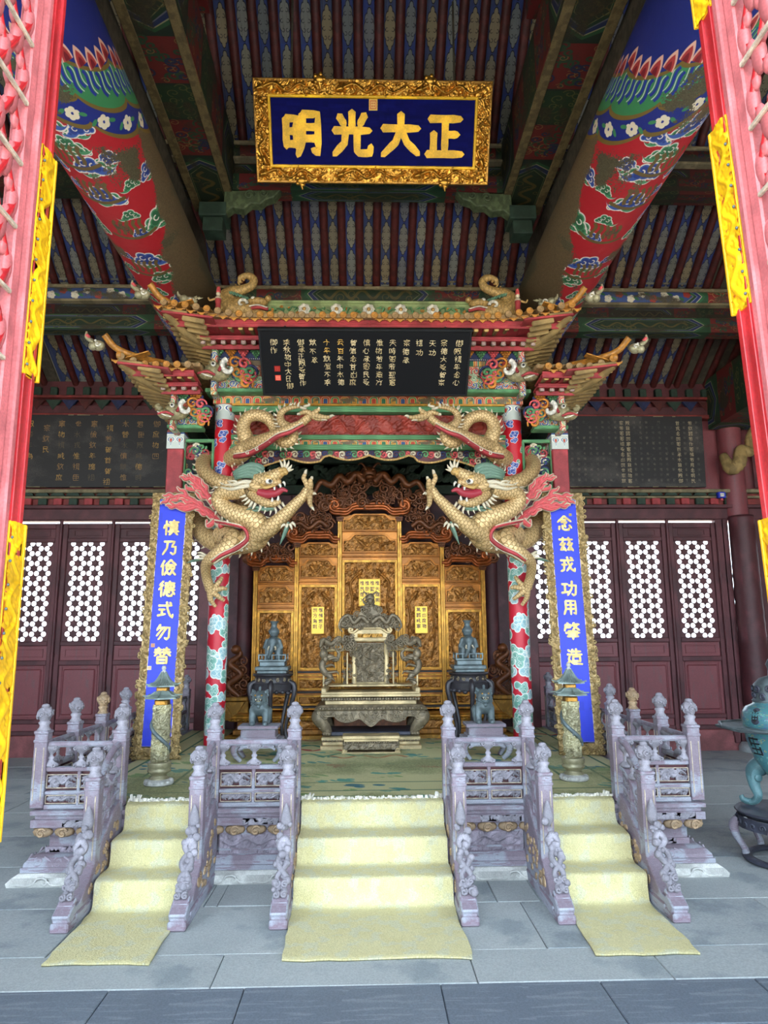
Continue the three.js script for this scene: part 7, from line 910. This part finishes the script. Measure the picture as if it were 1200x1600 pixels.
for (const s of [-1, 1]) {
  const W = s < 0 ? 2.75 : 2.65, H = 1.06, pic = canvas(1280, 500, (q, w, h) => {
    q.fillStyle = '#201f20'; q.fillRect(0, 0, w, h); grime(q, w, h, 181 + s, 0.52, 0.7, '#3e3a38', 5, 3); const R = rngOf(183 + s);
    for (let i = 0; i < 90; i++) { q.strokeStyle = `rgba(120,116,110,${R() * 0.35})`; q.lineWidth = 0.8 + R(); q.beginPath(); let x = R() * w, y = R() * h; q.moveTo(x, y); for (let k = 0; k < 5; k++) q.lineTo(x += (R() - 0.5) * 60, y += (R() - 0.3) * 40); q.stroke(); }
    const ch = () => POOL[fl(R() * POOL.length)];
    if (s < 0) { for (let i = 0; i < 12; i++) { const n = i === 3 || i === 11 ? 4 : i === 10 ? 3 : 6; for (let j = 0; j < n; j++) { q.fillStyle = R() < 0.35 ? '#8f6b3c' : R() < 0.3 ? '#54442e' : '#a5803f'; brush(q, ch(), 1190 - i * 104 + (R() - 0.5) * 10, (i % 4 === 2 ? 70 : 40) + j * 74, 48, 2, 1.2, i * 9 + j); } } }
    else { for (let i = 0; i < 27; i++) for (let j = 0; j < 12; j++) { const big = [1, 3, 11, 12, 22].includes(i); if (!big && R() < 0.12) continue; q.fillStyle = big ? '#a89878' : ['#6c6456', '#57514a', '#7a715f'][fl(R() * 3)]; const t = big ? 32 : 20; brush(q, ch(), 1225 - i * 45 + (big ? -6 : 0), 34 + j * 37, t, big ? 1.7 : 0.95, 0.8, i * 7 + j); } }
  });
  const g = thing('inscribed_board', s < 0 ? 'worn black board with loose gold running script above the left lattice doors' : 'worn black board crowded with small pale characters above the right lattice doors', 'plaque', [s * 3.62, 4.225, -10.02]);
  const [pg, pm] = printed(W, H, 0.05, pic, { roughness: 0.6 }); part('board', [pg], pm, g); for (let i = 0; i < 14; i++) part('chipped_edge', (() => { const R = rngOf(i + 187 + s); return bx(0.04 + R() * 0.16, 0.012, 0.02, (R() - 0.5) * W * 0.9, (i % 3 ? -1 : 1) * (H / 2 - 0.004), 0.024, { c: 0.003 }); })(), M.dust, g); g.rotation.x = 0.05;
}
for (const s of [-1, 1]) {
  const W = 0.27, g = thing('couplet_board', s < 0 ? 'tall blue couplet board in a carved frame, the left one, its first character 慎' : 'tall blue couplet board in a carved frame, the right one, its first character 念', 'couplet board', [s * 1.945, TOP + 0.02, -6.78]); g.rotation.set(-0.085, 0, 0);
  const H = 2.5, pic = canvas(160, 1456, (q, w, h) => { q.fillStyle = '#2438cc'; q.fillRect(0, 0, w, h); const R = rngOf(191 + s); for (let i = 0; i < 160; i++) { q.fillStyle = `rgba(${R() < 0.5 ? '10,14,80' : '70,90,230'},${R() * 0.1})`; q.fillRect(R() * w, R() * h, 4 + R() * 40, 4 + R() * 60); } if (s < 0) { seal(q, 12, 880, 22, '#c89a78', '#a84a30'); seal(q, 2, 1010, 22, '#e8d8b0', '#a86a30'); } else seal(q, 112, 96, 16, '#c0a030', '#5a5020'); q.strokeStyle = '#e8d8c8'; q.lineWidth = 4; q.strokeRect(1, 1, w - 2, h - 2); });
  const [pg, pm] = printed(W, H - 0.16, 0.03, pic, { roughness: 0.5 }); part('board', [pg], pm, g, { at: [0, H / 2 + 0.03, 0] });
  const inv = new THREE.Matrix4(); g.updateMatrixWorld(); inv.copy(g.matrixWorld).invert();
  [...(s < 0 ? '慎乃儉德式勿替' : '念茲戎功用肇造')].forEach((c, i) => { const py = (s < 0 ? [822, 854, 886, 920, 953, 988, 1025] : [815, 849, 881, 919, 949, 986, 1027])[i], y = at(s < 0 ? 262 : 880, py, 6.87).applyMatrix4(inv).y; part('character', glyphSlab(c, 0.17, 0.0115, 0.006).map((q) => q), M.goldLetter ??= S(mottled('#e8d088', '#d8b860', 7, 165), 0.3, { roughness: 0.35, metalness: 0.15 }), g, { at: [0.0, y, 0.0155] }); });
  const fm = M.goldCarveOld ??= S(mottled('#b39a6a', '#927c52', 7, 167), 0.2, { roughness: 0.45, metalness: 0.4, bump: 0.001 });
  part('carved_frame', [-1, 1].flatMap((t) => { const q = mv(carvedStrip(H, 0.075, 193 + t, { cell: 0.006, den: 1300 }), t * (W / 2 + 0.03), H / 2, 0.012, { rz: PI / 2 }), R = rngOf(195 + t + s * 3), L = []; for (let i = 0; i < 40; i++) L.push(tube(spiralPts(t * (W / 2 + 0.06 + R() * 0.02), R() * H, 0.022, 1.2, R() < 0.5 ? 1 : -1, R() * 6, 0.01, 9), [0.006, 0.011, 0.005], { n: 9, m: 4 })); return [q, ...L, bx(0.07, H, 0.025, t * (W / 2 + 0.035), H / 2, -0.003)]; }).concat([mv(carvedStrip(W + 0.14, 0.085, 197, { cell: 0.006 }), 0, H - 0.03, 0.012), mv(carvedStrip(W + 0.14, 0.1, 198, { cell: 0.006 }), 0, 0.05, 0.012), bx(W + 0.14, 0.09, 0.025, 0, H - 0.035, -0.003), bx(W + 0.14, 0.1, 0.025, 0, 0.05, -0.003)]), fm, g);
}
// ---------- a joined skin over a skeleton of tapered bones ----------
function blob(bones, res = 48, k = 0.03) {
  let lo = V(9, 9, 9), hi = V(-9, -9, -9); for (const [a, r, b, q] of bones) for (const [p, e] of [[a, r], [b, q]]) { lo.min(V(p[0] - e, p[1] - e, p[2] - e)); hi.max(V(p[0] + e, p[1] + e, p[2] + e)); }
  const c = lo.clone().add(hi).multiplyScalar(0.5), half = max(hi.x - lo.x, hi.y - lo.y, hi.z - lo.z) / 2 * 1.12 + 0.01, mc = new MarchingCubes(res, new THREE.MeshStandardMaterial(), false, false, 60000); mc.isolation = 0;
  const B = bones.map(([a, r, b, q]) => { const d = [b[0] - a[0], b[1] - a[1], b[2] - a[2]]; return [a, r, d, q, d[0] ** 2 + d[1] ** 2 + d[2] ** 2 || 1e-9]; });
  for (let z = 0; z < res; z++) for (let y = 0; y < res; y++) for (let x = 0; x < res; x++) {
    const p = [c.x + (x - res / 2) / (res / 2) * half, c.y + (y - res / 2) / (res / 2) * half, c.z + (z - res / 2) / (res / 2) * half]; let s = 0;
    for (const [a, r, d, q, l] of B) { const e = [p[0] - a[0], p[1] - a[1], p[2] - a[2]], t = clamp((e[0] * d[0] + e[1] * d[1] + e[2] * d[2]) / l), D = hypot(e[0] - d[0] * t, e[1] - d[1] * t, e[2] - d[2] * t) - lerp(r, q, t); s += Math.exp(-D / k * 2.5); }
    mc.field[z * res * res + y * res + x] = -(-Math.log(max(s, 1e-30)) * k / 2.5);
  }
  mc.update(); const n = mc.count, P = new Float32Array(n * 3); for (let i = 0; i < n; i++) { P[i * 3] = c.x + mc.positionArray[i * 3] * half; P[i * 3 + 1] = c.y + mc.positionArray[i * 3 + 1] * half; P[i * 3 + 2] = c.z + mc.positionArray[i * 3 + 2] * half; }
  let g = new THREE.BufferGeometry(); g.setAttribute('position', new THREE.BufferAttribute(P, 3)); g = mergeVertices(g, 1e-5); g.computeVertexNormals(); return g;
}
// ---------- bronze lions on purple stands, elephants on dark flower stands ----------
{
  const d = TOP + 0.014, t = thing('lion_stand', 'dusty purple cabriole stand under the left bronze lion', 'stand', [-1.0, d, -6.7]);
  part('top', [bx(0.36, 0.03, 0.26, 0, 0.297, 0), bx(0.31, 0.075, 0.22, 0, 0.245, 0), bx(0.34, 0.02, 0.25, 0, 0.205, 0), bx(0.42, 0.03, 0.3, 0, 0.18, 0)], M.purple, t);
  for (const x of [-1, 1]) for (const z of [-1, 1]) part('leg', [tube([[x * 0.17, 0.17, z * 0.115], [x * 0.205, 0.12, z * 0.135], [x * 0.19, 0.06, z * 0.125], [x * 0.15, 0.012, z * 0.1]], [0.035, 0.032, 0.024, 0.02], { n: 16, m: 8 })], M.purple, t);
  part('apron', [-1, 1].flatMap((s) => [bx(0.3, 0.05, 0.02, 0, 0.145, s * 0.13), tube([[-0.16, 0.11, s * 0.13], [-0.1, 0.135, s * 0.13], [0, 0.14, s * 0.13], [0.1, 0.135, s * 0.13], [0.16, 0.11, s * 0.13]], 0.014, { n: 16, m: 6 })]), M.purple, t);
  copy(t, 'dusty purple cabriole stand under the right bronze lion', [1.04, d, -6.7]);
  const L = thing('bronze_lion', 'small bronze lion with open mouth and a bell on its chest, before the left elephant', 'lion statue', [-1.0, d + 0.312, -6.7]), b = [];
  b.push([[0, 0.13, -0.07], 0.06, [0, 0.15, 0.03], 0.075], [[0, 0.16, 0.04], 0.078, [0, 0.2, 0.05], 0.062], [[0, 0.235, 0.06], 0.062, [0, 0.245, 0.07], 0.058], [[0, 0.2, 0.1], 0.03, [0, 0.2, 0.115], 0.028], [[0, 0.25, 0.1], 0.034, [0, 0.25, 0.118], 0.026]);
  for (const s of [-1, 1]) b.push([[s * 0.055, 0.13, 0.06], 0.034, [s * 0.06, 0.06, 0.065], 0.028], [[s * 0.06, 0.06, 0.065], 0.026, [s * 0.06, 0.015, 0.075], 0.026], [[s * 0.06, 0.012, 0.075], 0.022, [s * 0.06, 0.012, 0.105], 0.022], [[s * 0.06, 0.11, -0.07], 0.042, [s * 0.066, 0.05, -0.06], 0.03], [[s * 0.066, 0.05, -0.06], 0.026, [s * 0.066, 0.014, -0.05], 0.024], [[s * 0.05, 0.285, 0.04], 0.018, [s * 0.066, 0.305, 0.03], 0.01], [[s * 0.028, 0.262, 0.112], 0.014, [s * 0.03, 0.262, 0.116], 0.013]);
  b.push([[0, 0.16, -0.13], 0.02, [0, 0.26, -0.15], 0.03]);
  part('lion_body', [blob(b, 56, 0.012), ...[-1, 1].flatMap((s) => [0, 1, 2, 3, 4].map((i) => tube(spiralPts(s * (0.062 + (i % 2) * 0.006), 0.185 + i * 0.025, 0.014, 1.2, s, i, 0.055 - i * 0.006, 10), 0.006, { n: 10, m: 5 }))), tube([[0, 0.3, 0.06], [0, 0.325, 0.04], [0, 0.31, 0.0]], [0.012, 0.014, 0.005], { m: 6 })], M.bronze, L);
  part('mouth', [ball(0.03, 0, 0.222, 0.118, [1.15, 0.55, 0.6], 10, 7)], M.black, L); part('teeth', [-1, 1].flatMap((s) => [tube([[s * 0.022, 0.236, 0.138], [s * 0.021, 0.22, 0.14]], [0.006, 0.002], { m: 5 }), ball(0.004, s * 0.008, 0.234, 0.14, [1, 1, 1], 5, 4)]), M.cream, L); part('tongue', [ball(0.014, 0, 0.214, 0.136, [1.1, 0.5, 1], 8, 5)], M.bronzeGold, L); part('eye', [ball(0.009, -0.028, 0.264, 0.126), ], M.goldOld, L); part('eye', [ball(0.009, 0.028, 0.264, 0.126)], M.goldOld, L); part('bell', [ball(0.017, 0, 0.165, 0.122), tube([[-0.06, 0.2, 0.085], [0, 0.178, 0.122], [0.06, 0.2, 0.085]], 0.006, { m: 5 })], M.bronze, L);
  copy(L, 'small bronze lion with open mouth and a bell on its chest, before the right elephant', [1.04, d + 0.312, -6.7]);
  const st = thing('flower_stand', 'tall dark round stand with curved legs under the left elephant', 'stand', [-0.995, d, -7.55]);
  part('top', [lathe([[0, 0.725], [0.2, 0.725], [0.21, 0.715], [0.2, 0.7], [0.18, 0.69], [0.18, 0.635], [0.2, 0.63], [0.2, 0.615], [0, 0.615]], 28)], M.blackWood, st);
  part('waist_carving', Array.from({ length: 16 }, (_, i) => mv(tube(spiralPts(0, 0.662, 0.02, 1.2, i % 2 ? 1 : -1, i, 0.183, 10), 0.007, { n: 10, m: 5 }), 0, 0, 0, { ry: i / 16 * TAU })), M.greyGold, st);
  for (let i = 0; i < 5; i++) { const a = i / 5 * TAU + 0.3, c = cos(a), s = sin(a); part('leg', [tube([[c * 0.17, 0.65, s * 0.17], [c * 0.23, 0.61, s * 0.23], [c * 0.235, 0.52, s * 0.235], [c * 0.19, 0.36, s * 0.19], [c * 0.15, 0.2, s * 0.15], [c * 0.16, 0.09, s * 0.16], [c * 0.19, 0.05, s * 0.19]], [0.02, 0.03, 0.026, 0.02, 0.018, 0.02, 0.026], { n: 36, m: 8 })], M.blackWood, st); }
  part('apron', [mv(new THREE.CylinderGeometry(0.215, 0.205, 0.07, 30, 1, true), 0, 0.585, 0), ...Array.from({ length: 20 }, (_, i) => ball(0.026, cos(i / 20 * TAU) * 0.205, 0.545 - (i % 4 === 2 ? 0.012 : 0), sin(i / 20 * TAU) * 0.205, [1, 0.8, 1], 7, 5))], M.blackWood, st); part('foot_ring', [mv(new THREE.TorusGeometry(0.18, 0.016, 8, 30), 0, 0.03, 0, { rx: PI / 2 })], M.blackWood, st);
  copy(st, 'tall dark round stand with curved legs under the right elephant', [1.03, d, -7.55]);
  const E = thing('bronze_elephant', 'pale bronze elephant carrying a vase on a railed base, left of the throne', 'elephant statue', [-0.995, d + 0.726, -7.55]);
  part('base', [bx(0.3, 0.03, 0.26, 0, 0.015, 0), bx(0.34, 0.04, 0.3, 0, 0.05, 0), bx(0.26, 0.05, 0.22, 0, 0.095, 0), bx(0.28, 0.02, 0.24, 0, 0.13, 0)], M.bronze, E); part('base_rail', [...[-1, 1].flatMap((s) => [bx(0.28, 0.012, 0.012, 0, 0.185, s * 0.115), bx(0.012, 0.012, 0.24, s * 0.135, 0.185, 0), ...[-0.135, -0.07, 0, 0.07, 0.135].map((x) => bx(0.014, 0.06, 0.014, x, 0.165, s * 0.115))])], M.bronze, E);
  const e = []; e.push([[0, 0.29, -0.06], 0.075, [0, 0.29, 0.03], 0.08], [[0, 0.32, 0.07], 0.055, [0, 0.315, 0.09], 0.05], [[0, 0.29, 0.12], 0.03, [-0.012, 0.23, 0.135], 0.022], [[-0.012, 0.23, 0.135], 0.022, [-0.035, 0.165, 0.125], 0.015]); for (const s of [-1, 1]) e.push([[s * 0.05, 0.24, 0.04], 0.036, [s * 0.052, 0.16, 0.05], 0.033], [[s * 0.052, 0.24, -0.07], 0.038, [s * 0.054, 0.16, -0.06], 0.034], [[s * 0.065, 0.33, 0.06], 0.02, [s * 0.09, 0.26, 0.05], 0.016]);
  part('elephant_body', [blob(e, 52, 0.012)], M.bronze, E); part('tusk', [tube([[-0.03, 0.27, 0.13], [-0.04, 0.245, 0.16], [-0.03, 0.24, 0.185]], [0.01, 0.008, 0.003], { m: 6 })], M.cream, E); part('tusk', [tube([[0.03, 0.27, 0.13], [0.04, 0.245, 0.16], [0.03, 0.24, 0.185]], [0.01, 0.008, 0.003], { m: 6 })], M.cream, E); part('saddle_cloth', [ball(0.086, 0, 0.295, -0.01, [1.02, 0.95, 0.7], 14, 9)], M.bronzeGold, E);
  part('vase', [lathe([[0, 0.37], [0.045, 0.37], [0.04, 0.385], [0.055, 0.41], [0.058, 0.43], [0.04, 0.455], [0.028, 0.475], [0.032, 0.505], [0.05, 0.53], [0.042, 0.53], [0.026, 0.505], [0, 0.49]], 22)], M.bronze, E);
  copy(E, 'pale bronze elephant carrying a vase on a railed base, right of the throne', [1.03, d + 0.726, -7.55]);
}
// ---------- pagoda-shaped incense burners ----------
{
  const d = TOP + 0.014, t = thing('incense_burner', 'bronze incense burner like a slim two-roofed tower, before the left couplet board', 'incense burner', [-1.6, d, -5.66]), six = (pts) => { const g = new THREE.LatheGeometry(pts.map(([a, b]) => new THREE.Vector2(max(a, 0.0005), b)), 6).toNonIndexed(); g.computeVertexNormals(); return g; };
  part('lotus_base', [lathe([[0, 0], [0.1, 0], [0.112, 0.012], [0.1, 0.03], [0.075, 0.045], [0, 0.045]], 24), ...Array.from({ length: 12 }, (_, i) => ball(0.026, cos(i / 12 * TAU) * 0.088, 0.022, sin(i / 12 * TAU) * 0.088, [1, 0.8, 1], 8, 6))], M.whiteStone, t);
  part('drum', [lathe([[0.07, 0.04], [0.078, 0.05], [0.06, 0.062], [0.055, 0.075], [0.085, 0.095], [0.088, 0.11], [0.075, 0.118], [0.085, 0.128], [0.088, 0.16], [0.08, 0.168], [0, 0.168]], 26)], M.bronzeGold, t);
  const holes = new Relief(0.36, 0.42, 0.006).clouds(150, 0.024, 0.018, 207), hg = holes.sheet({ pierce: 0.002 }), p = hg.attributes.position; for (let i = 0; i < p.count; i++) { const a = p.getX(i) / 0.36 * TAU, r = 0.054 + p.getZ(i); p.setXYZ(i, sin(a) * r, p.getY(i) + 0.165, cos(a) * r); } hg.computeVertexNormals();
  part('pierced_column', [hg, cyl(0.05, 0.05, 0.42, 0, 0.375, 0)], M.bronzeGold, t);
  const coil = []; for (let i = 0; i <= 40; i++) { const q = i / 40, a = 2.2 - q * 5.2; coil.push([sin(a) * 0.07, 0.22 + q * 0.32, cos(a) * 0.07]); } part('coiling_dragon', [tube(coil, [0.006, 0.014, 0.016, 0.016, 0.014, 0.018], { n: 70, m: 8 }), ball(0.026, ...coil[40], [1, 0.9, 1.1]), ...[8, 18, 28].map((i) => tube([coil[i], coil[i].map((v, k) => k === 1 ? v - 0.03 : v * 1.15)], [0.009, 0.004], { m: 5 }))], M.bronze, t);
  part('gilt_box', [bx(0.1, 0.045, 0.09, 0, 0.6, 0), bx(0.085, 0.03, 0.08, 0, 0.7, 0)], M.goldOld, t); part('plaque_box', [bx(0.07, 0.03, 0.012, 0, 0.6, 0.05)], M.gold, t);
  part('lower_roof', [six([[0.05, 0.69], [0.075, 0.662], [0.135, 0.64], [0.138, 0.63], [0.06, 0.628]]), ...Array.from({ length: 6 }, (_, i) => tube([[0.06, 0.68, 0], [0.1, 0.655, 0], [0.15, 0.652, 0]], 0.006, { m: 5 })).map((g, i) => mv(g, 0, 0, 0, { ry: i / 6 * TAU + PI / 2 }))], M.burnerRoof ??= S(mottled('#8c9c98', '#7c8e8c', 6, 181), 0.3, { roughness: 0.5, metalness: 0.2 }), t);
  part('upper_roof', [six([[0.012, 0.83], [0.03, 0.795], [0.06, 0.755], [0.118, 0.73], [0.12, 0.72], [0.05, 0.718]]), ...Array.from({ length: 6 }, (_, i) => mv(tube([[0.015, 0.83, 0], [0.06, 0.76, 0], [0.1, 0.735, 0], [0.134, 0.74, 0]], 0.006, { m: 5 }), 0, 0, 0, { ry: i / 6 * TAU + PI / 2 })), ...Array.from({ length: 36 }, (_, i) => mv(tube([[0.03, 0.795, 0], [0.06, 0.758, 0], [0.108, 0.733, 0]], 0.0035, { m: 4, n: 5 }), 0, 0, 0, { ry: i / 36 * TAU }))], M.burnerRoof ??= S(mottled('#8c9c98', '#7c8e8c', 6, 181), 0.3, { roughness: 0.5, metalness: 0.2 }), t);
  part('finial', [lathe([[0.014, 0.82], [0.02, 0.832], [0.012, 0.838], [0.012, 0.845]], 12), ball(0.019, 0, 0.858, 0)], M.whiteStone, t);
  copy(t, 'bronze incense burner like a slim two-roofed tower, before the right couplet board', [1.55, d, -5.66]);
}
// ---------- enamel censer on its stand at the right edge ----------
{
  const cl = canvas(512, 512, (g, w, h) => { const R = rngOf(211); g.fillStyle = '#4a8288'; g.fillRect(0, 0, w, h); for (let i = 0; i < 420; i++) { g.strokeStyle = ['#2f6f80', '#8cc0b0', '#3a5f9a', '#b8a860', '#7a4a8a'][fl(R() * 5)]; g.lineWidth = 3; g.beginPath(); const x = R() * w, y = R() * h, r = 6 + R() * 12, a = R() * 6; for (let k = 0; k < 12; k++) { const q = r * (1 - k / 14), b = a + k * 0.5; g[k ? 'lineTo' : 'moveTo'](x + cos(b) * q, y + sin(b) * q); } g.stroke(); } });
  M.enamel = mat({ map: tex(cl, { rep: [2, 2.2] }), roughness: 0.32, clearcoat: 0.4 }); M.enamelPlain = S(mottled('#557f88', '#6f98a0', 6, 169), 0.3, { roughness: 0.35 });
  const t = thing('enamel_censer', 'blue green enamel censer with a wide flat rim, on a dark low stand', 'censer', [2.93, 0.345, -5.2]);
  part('bowl', [lathe([[0.06, 0.2], [0.12, 0.23], [0.19, 0.34], [0.235, 0.48], [0.245, 0.56], [0.25, 0.6], [0.245, 0.66], [0.215, 0.7], [0.17, 0.72], [0.165, 0.735]], 36, 0, 0, 0, { uv: 1 })], M.enamel, t);
  part('rim_plate', [mv(new THREE.CylinderGeometry(0.43, 0.42, 0.018, 8, 1), 0, 0.555, 0, { ry: PI / 8 }), mv(new THREE.TorusGeometry(0.42, 0.012, 6, 8), 0, 0.565, 0, { rx: PI / 2, ry: 0 })], M.bronze, t); part('lid', [lathe([[0.165, 0.73], [0.172, 0.745], [0.16, 0.755], [0.155, 0.8], [0.15, 0.86], [0.11, 0.9], [0.05, 0.92], [0.05, 0.97], [0.06, 1.0], [0.04, 1.04], [0, 1.05]], 30)], M.bronze, t); part('lid_carving', Array.from({ length: 22 }, (_, i) => mv(tube(spiralPts(0, 0.78 + (i % 2) * 0.05, 0.026, 1.3, i % 2 ? 1 : -1, i, 0.16, 10), 0.008, { n: 10, m: 5 }), 0, 0, 0, { ry: i / 22 * TAU })), M.slate, t);
  for (let k = 0; k < 6; k++) { const a = -1.2 + k * 1.05, mdl = part('medallion', [ball(0.06, 0, 0, 0, [0.8, 1, 0.16], 16, 10)], M.slate, t, { at: [sin(a) * 0.232, 0.645, cos(a) * 0.232], rot: [-0.3, a, 0, 'YXZ'] }); mdl.rotation.order = 'YXZ'; part('medallion_sign', [...[-0.03, -0.01, 0.012, 0.032].map((y) => bx(0.06 - abs(y), 0.007, 0.01, 0, y, 0.01)), bx(0.007, 0.09, 0.01, 0, 0, 0.01), bx(0.007, 0.05, 0.01, -0.022, 0, 0.009), bx(0.007, 0.05, 0.01, 0.022, 0, 0.009)], M.black, mdl); }
  for (let k = 0; k < 4; k++) { const a = -2.3 + k * PI / 2, c = cos(a), s = sin(a); const sg = part('great_sign', [...[-0.06, -0.025, 0.015, 0.05].map((y) => bx(0.09, 0.012, 0.012, 0, y, 0)), bx(0.012, 0.12, 0.012, 0, 0, 0), bx(0.012, 0.05, 0.012, -0.04, 0.02, 0), bx(0.012, 0.05, 0.012, 0.04, -0.03, 0)], M.black, t, { at: [sin(a + 0.9) * 0.217, 0.44, cos(a + 0.9) * 0.217] }); sg.rotation.order = 'YXZ'; sg.rotation.set(0.32, a + 0.9, 0); part('leg', [tube([[c * 0.13, 0.3, -s * 0.13], [c * 0.2, 0.24, -s * 0.2], [c * 0.21, 0.15, -s * 0.21], [c * 0.19, 0.07, -s * 0.19], [c * 0.23, 0.025, -s * 0.23], [c * 0.29, 0.03, -s * 0.29], [c * 0.305, 0.06, -s * 0.305]], [0.07, 0.062, 0.04, 0.03, 0.026, 0.022, 0.016], { n: 40, m: 12 }), ball(0.03, c * 0.2, 0.2, -s * 0.2 + 0.045, [1, 1, 0.6])], M.enamelPlain, t); }
  const st = thing('censer_stand', 'low dark cabriole stand under the enamel censer', 'stand', [2.93, 0, -5.2]);
  part('top', [lathe([[0, 0.342], [0.34, 0.342], [0.35, 0.332], [0.33, 0.318], [0.3, 0.31], [0.3, 0.295], [0, 0.295]], 36)], M.slate, st); part('apron', [mv(new THREE.CylinderGeometry(0.33, 0.345, 0.07, 36, 1, true), 0, 0.265, 0), ...Array.from({ length: 30 }, (_, i) => mv(tube(spiralPts(0, 0.262, 0.024, 1.3, i % 2 ? 1 : -1, i, 0.34, 10), 0.008, { n: 10, m: 5 }), 0, 0, 0, { ry: i / 30 * TAU }))], M.slate, st);
  for (let k = 0; k < 6; k++) { const a = k / 6 * TAU + 0.3, c = cos(a), s = sin(a); part('leg', [tube([[c * 0.33, 0.27, s * 0.33], [c * 0.365, 0.22, s * 0.365], [c * 0.35, 0.15, s * 0.35], [c * 0.31, 0.08, s * 0.31], [c * 0.3, 0.04, s * 0.3]], [0.035, 0.036, 0.026, 0.022, 0.026], { n: 24, m: 8 })], M.purple, st); } part('base_ring', [mv(new THREE.TorusGeometry(0.29, 0.035, 8, 40), 0, 0.02, 0, { rx: PI / 2, s: [1, 0.55, 1] })], M.slate, st);
}
// ---------- the two open door leaves at the edges of the frame ----------
const nailGeo = done(join([ball(0.005, 0, 0, 0, [1, 1, 1], 6, 4)]));
function leaf(s, label, x, zEdge, lean, bands) {                     // local: x = 0 at the face towards the opening, u runs from the far edge towards the camera
  const t = thing('open_door_leaf', label, 'door', [x, 0.08, zEdge]); t.rotation.z = lean; const H = 4.0, f = (u0, u1, y0, y1, out, th = 0.05) => bx(th, y1 - y0, u1 - u0, s * (th / 2 - out), (y0 + y1) / 2, (u0 + u1) / 2, { c: 0.006 });
  part('stile', [f(0, 0.1, 0, H, 0.0, 0.06), bx(0.01, H, 0.02, -s * 0.002, H / 2, 0.03), bx(0.01, H, 0.012, -s * 0.002, H / 2, 0.085)], M.redBright, t, { label: 'bright red outer edge of the leaf' });
  part('stile', [f(0.1, 0.13, 0, H, 0.006, 0.06), f(0.13, 0.18, 0, H, -0.012, 0.05)], M.redSoft, t);
  for (const [y0, y1] of bands) { const w = 0.094, h = y1 - y0, r = new Relief(h, w, 0.006).clouds(h * 90, 0.022, 0.008, fl(y0 * 50) + 5).worm(Array.from({ length: fl(h / 0.06) }, (_, i) => [i * 0.06 + 0.03, w / 2 + (i % 2 ? 0.024 : -0.024)]), 0.013, 0.01); part('gilt_plate', [mv(r.sheet({ mid: 1 }), 0, 0, 0, { rz: PI / 2 })].map((g) => mv(mv(g, 0, 0, 0, { ry: -s * PI / 2 }), -s * 0.006, y0 + h / 2, 0.05)).concat([bx(0.012, h, 0.012, -s * 0.008, y0 + h / 2, 0.006), bx(0.008, h, w, -s * 0.002, y0 + h / 2, 0.05)]), M.goldBright, t); for (let i = 0; i < fl(h / 0.07); i++) part('nail', nailGeo, M.bronze, t, { at: [-s * 0.014, y0 + 0.03 + i * 0.07, 0.092] }); }
  // lattice of crossing bars with carved petals and yellow studs
  const u0 = 0.18, u1 = 0.86, pitch = 0.125; const bars = [], pet = []; for (let y = 1.1; y < H - 0.1; y += pitch * 1.7) for (const k of [0, 1]) { for (let u = u0; u < u1 - 0.02; u += pitch) { const y0 = y + k * 0.0; if (k === 0) { bars.push(tube([[0, y0, u], [s * -0.0, y0 + pitch * 1.7, u + pitch]], 0.013, { m: 5, n: 3, line: 1 })); bars.push(tube([[0.004, y0 + pitch * 1.7, u], [0.004, y0, u + pitch]], 0.013, { m: 5, n: 3, line: 1 })); } else pet.push([y0 + pitch * 0.85, u + pitch / 2], [y0, u]); } }
  part('lattice_bar', bars.map((g) => mv(g, s * 0.03, 0, 0)), M.redBright, t, { stuff: true });
  part('lattice_rod', Array.from({ length: 13 }, (_, i) => bx(0.012, 0.014, u1 - u0, s * 0.012, 1.1 + i * pitch * 1.7 + 0.13, (u0 + u1) / 2)), M.creamEdge, t);
  const petal = done(join([ball(0.05, 0, 0, 0, [0.35, 1.15, 0.62], 10, 7), ball(0.03, 0, 0.05, 0.03, [0.4, 1, 0.7], 8, 6), ball(0.03, 0, 0.05, -0.03, [0.4, 1, 0.7], 8, 6)])), stud = done(join([ball(0.018, 0, 0, 0, [0.9, 1, 1], 8, 6), ball(0.01, -s * 0.012, 0.004, 0, [1, 1, 1], 6, 4)]));
  for (const [y, u] of pet) { if (y > H - 0.15 || u > u1) continue; part('carved_petal', petal, M.redSoft, t, { at: [s * 0.03, y, u] }); if (abs((y - 1.1) / (pitch * 1.7) % 1) < 0.1) part('stud', stud, M.goldLetter, t, { at: [s * 0.006, y + 0.13, u + pitch * 0.5] }); }
  part('stile', [f(u1, u1 + 0.12, 0, H, 0)], M.redSoft, t); part('rail', [f(0.13, u1, 0.98, 1.1, -0.005), f(0.13, u1, H - 0.12, H, -0.005), f(0.13, u1, 0, 0.14, -0.005)], M.redSoft, t); part('skirt_panel', [f(0.24, u1, 0.14, 0.98, -0.015, 0.03)], M.redBright, t); part('pivot', [cyl(0.03, 0.03, H + 0.3, s * 0.05, H / 2, u1 + 0.11)], M.redSoft, t);
}
leaf(-1, 'open red door leaf at the left edge with gilt plates and petal lattice', -1.105, -2.2, 0.0, [[2.28, 3.07], [0.9, 1.82]].map(([a, b]) => [a, b]));
leaf(1, 'open red door leaf at the right edge with gilt plates and petal lattice', 1.155, -2.0, 0.03, [[3.44, 3.9], [2.43, 3.05], [1.2, 1.8]]);
{ const t = thing('wall_box', 'small blue box fixed to the carved band near the right column', 'box', [5.12, 3.56, -9.96]); part('casing', [bx(0.11, 0.09, 0.07, 0, 0, 0)], M.blue, t); part('face', [bx(0.06, 0.05, 0.01, 0, 0, 0.036)], M.white, t); part('knob', [ball(0.022, 0, -0.07, 0.02)], M.flame, t); }
renderer.render(scene, camera);
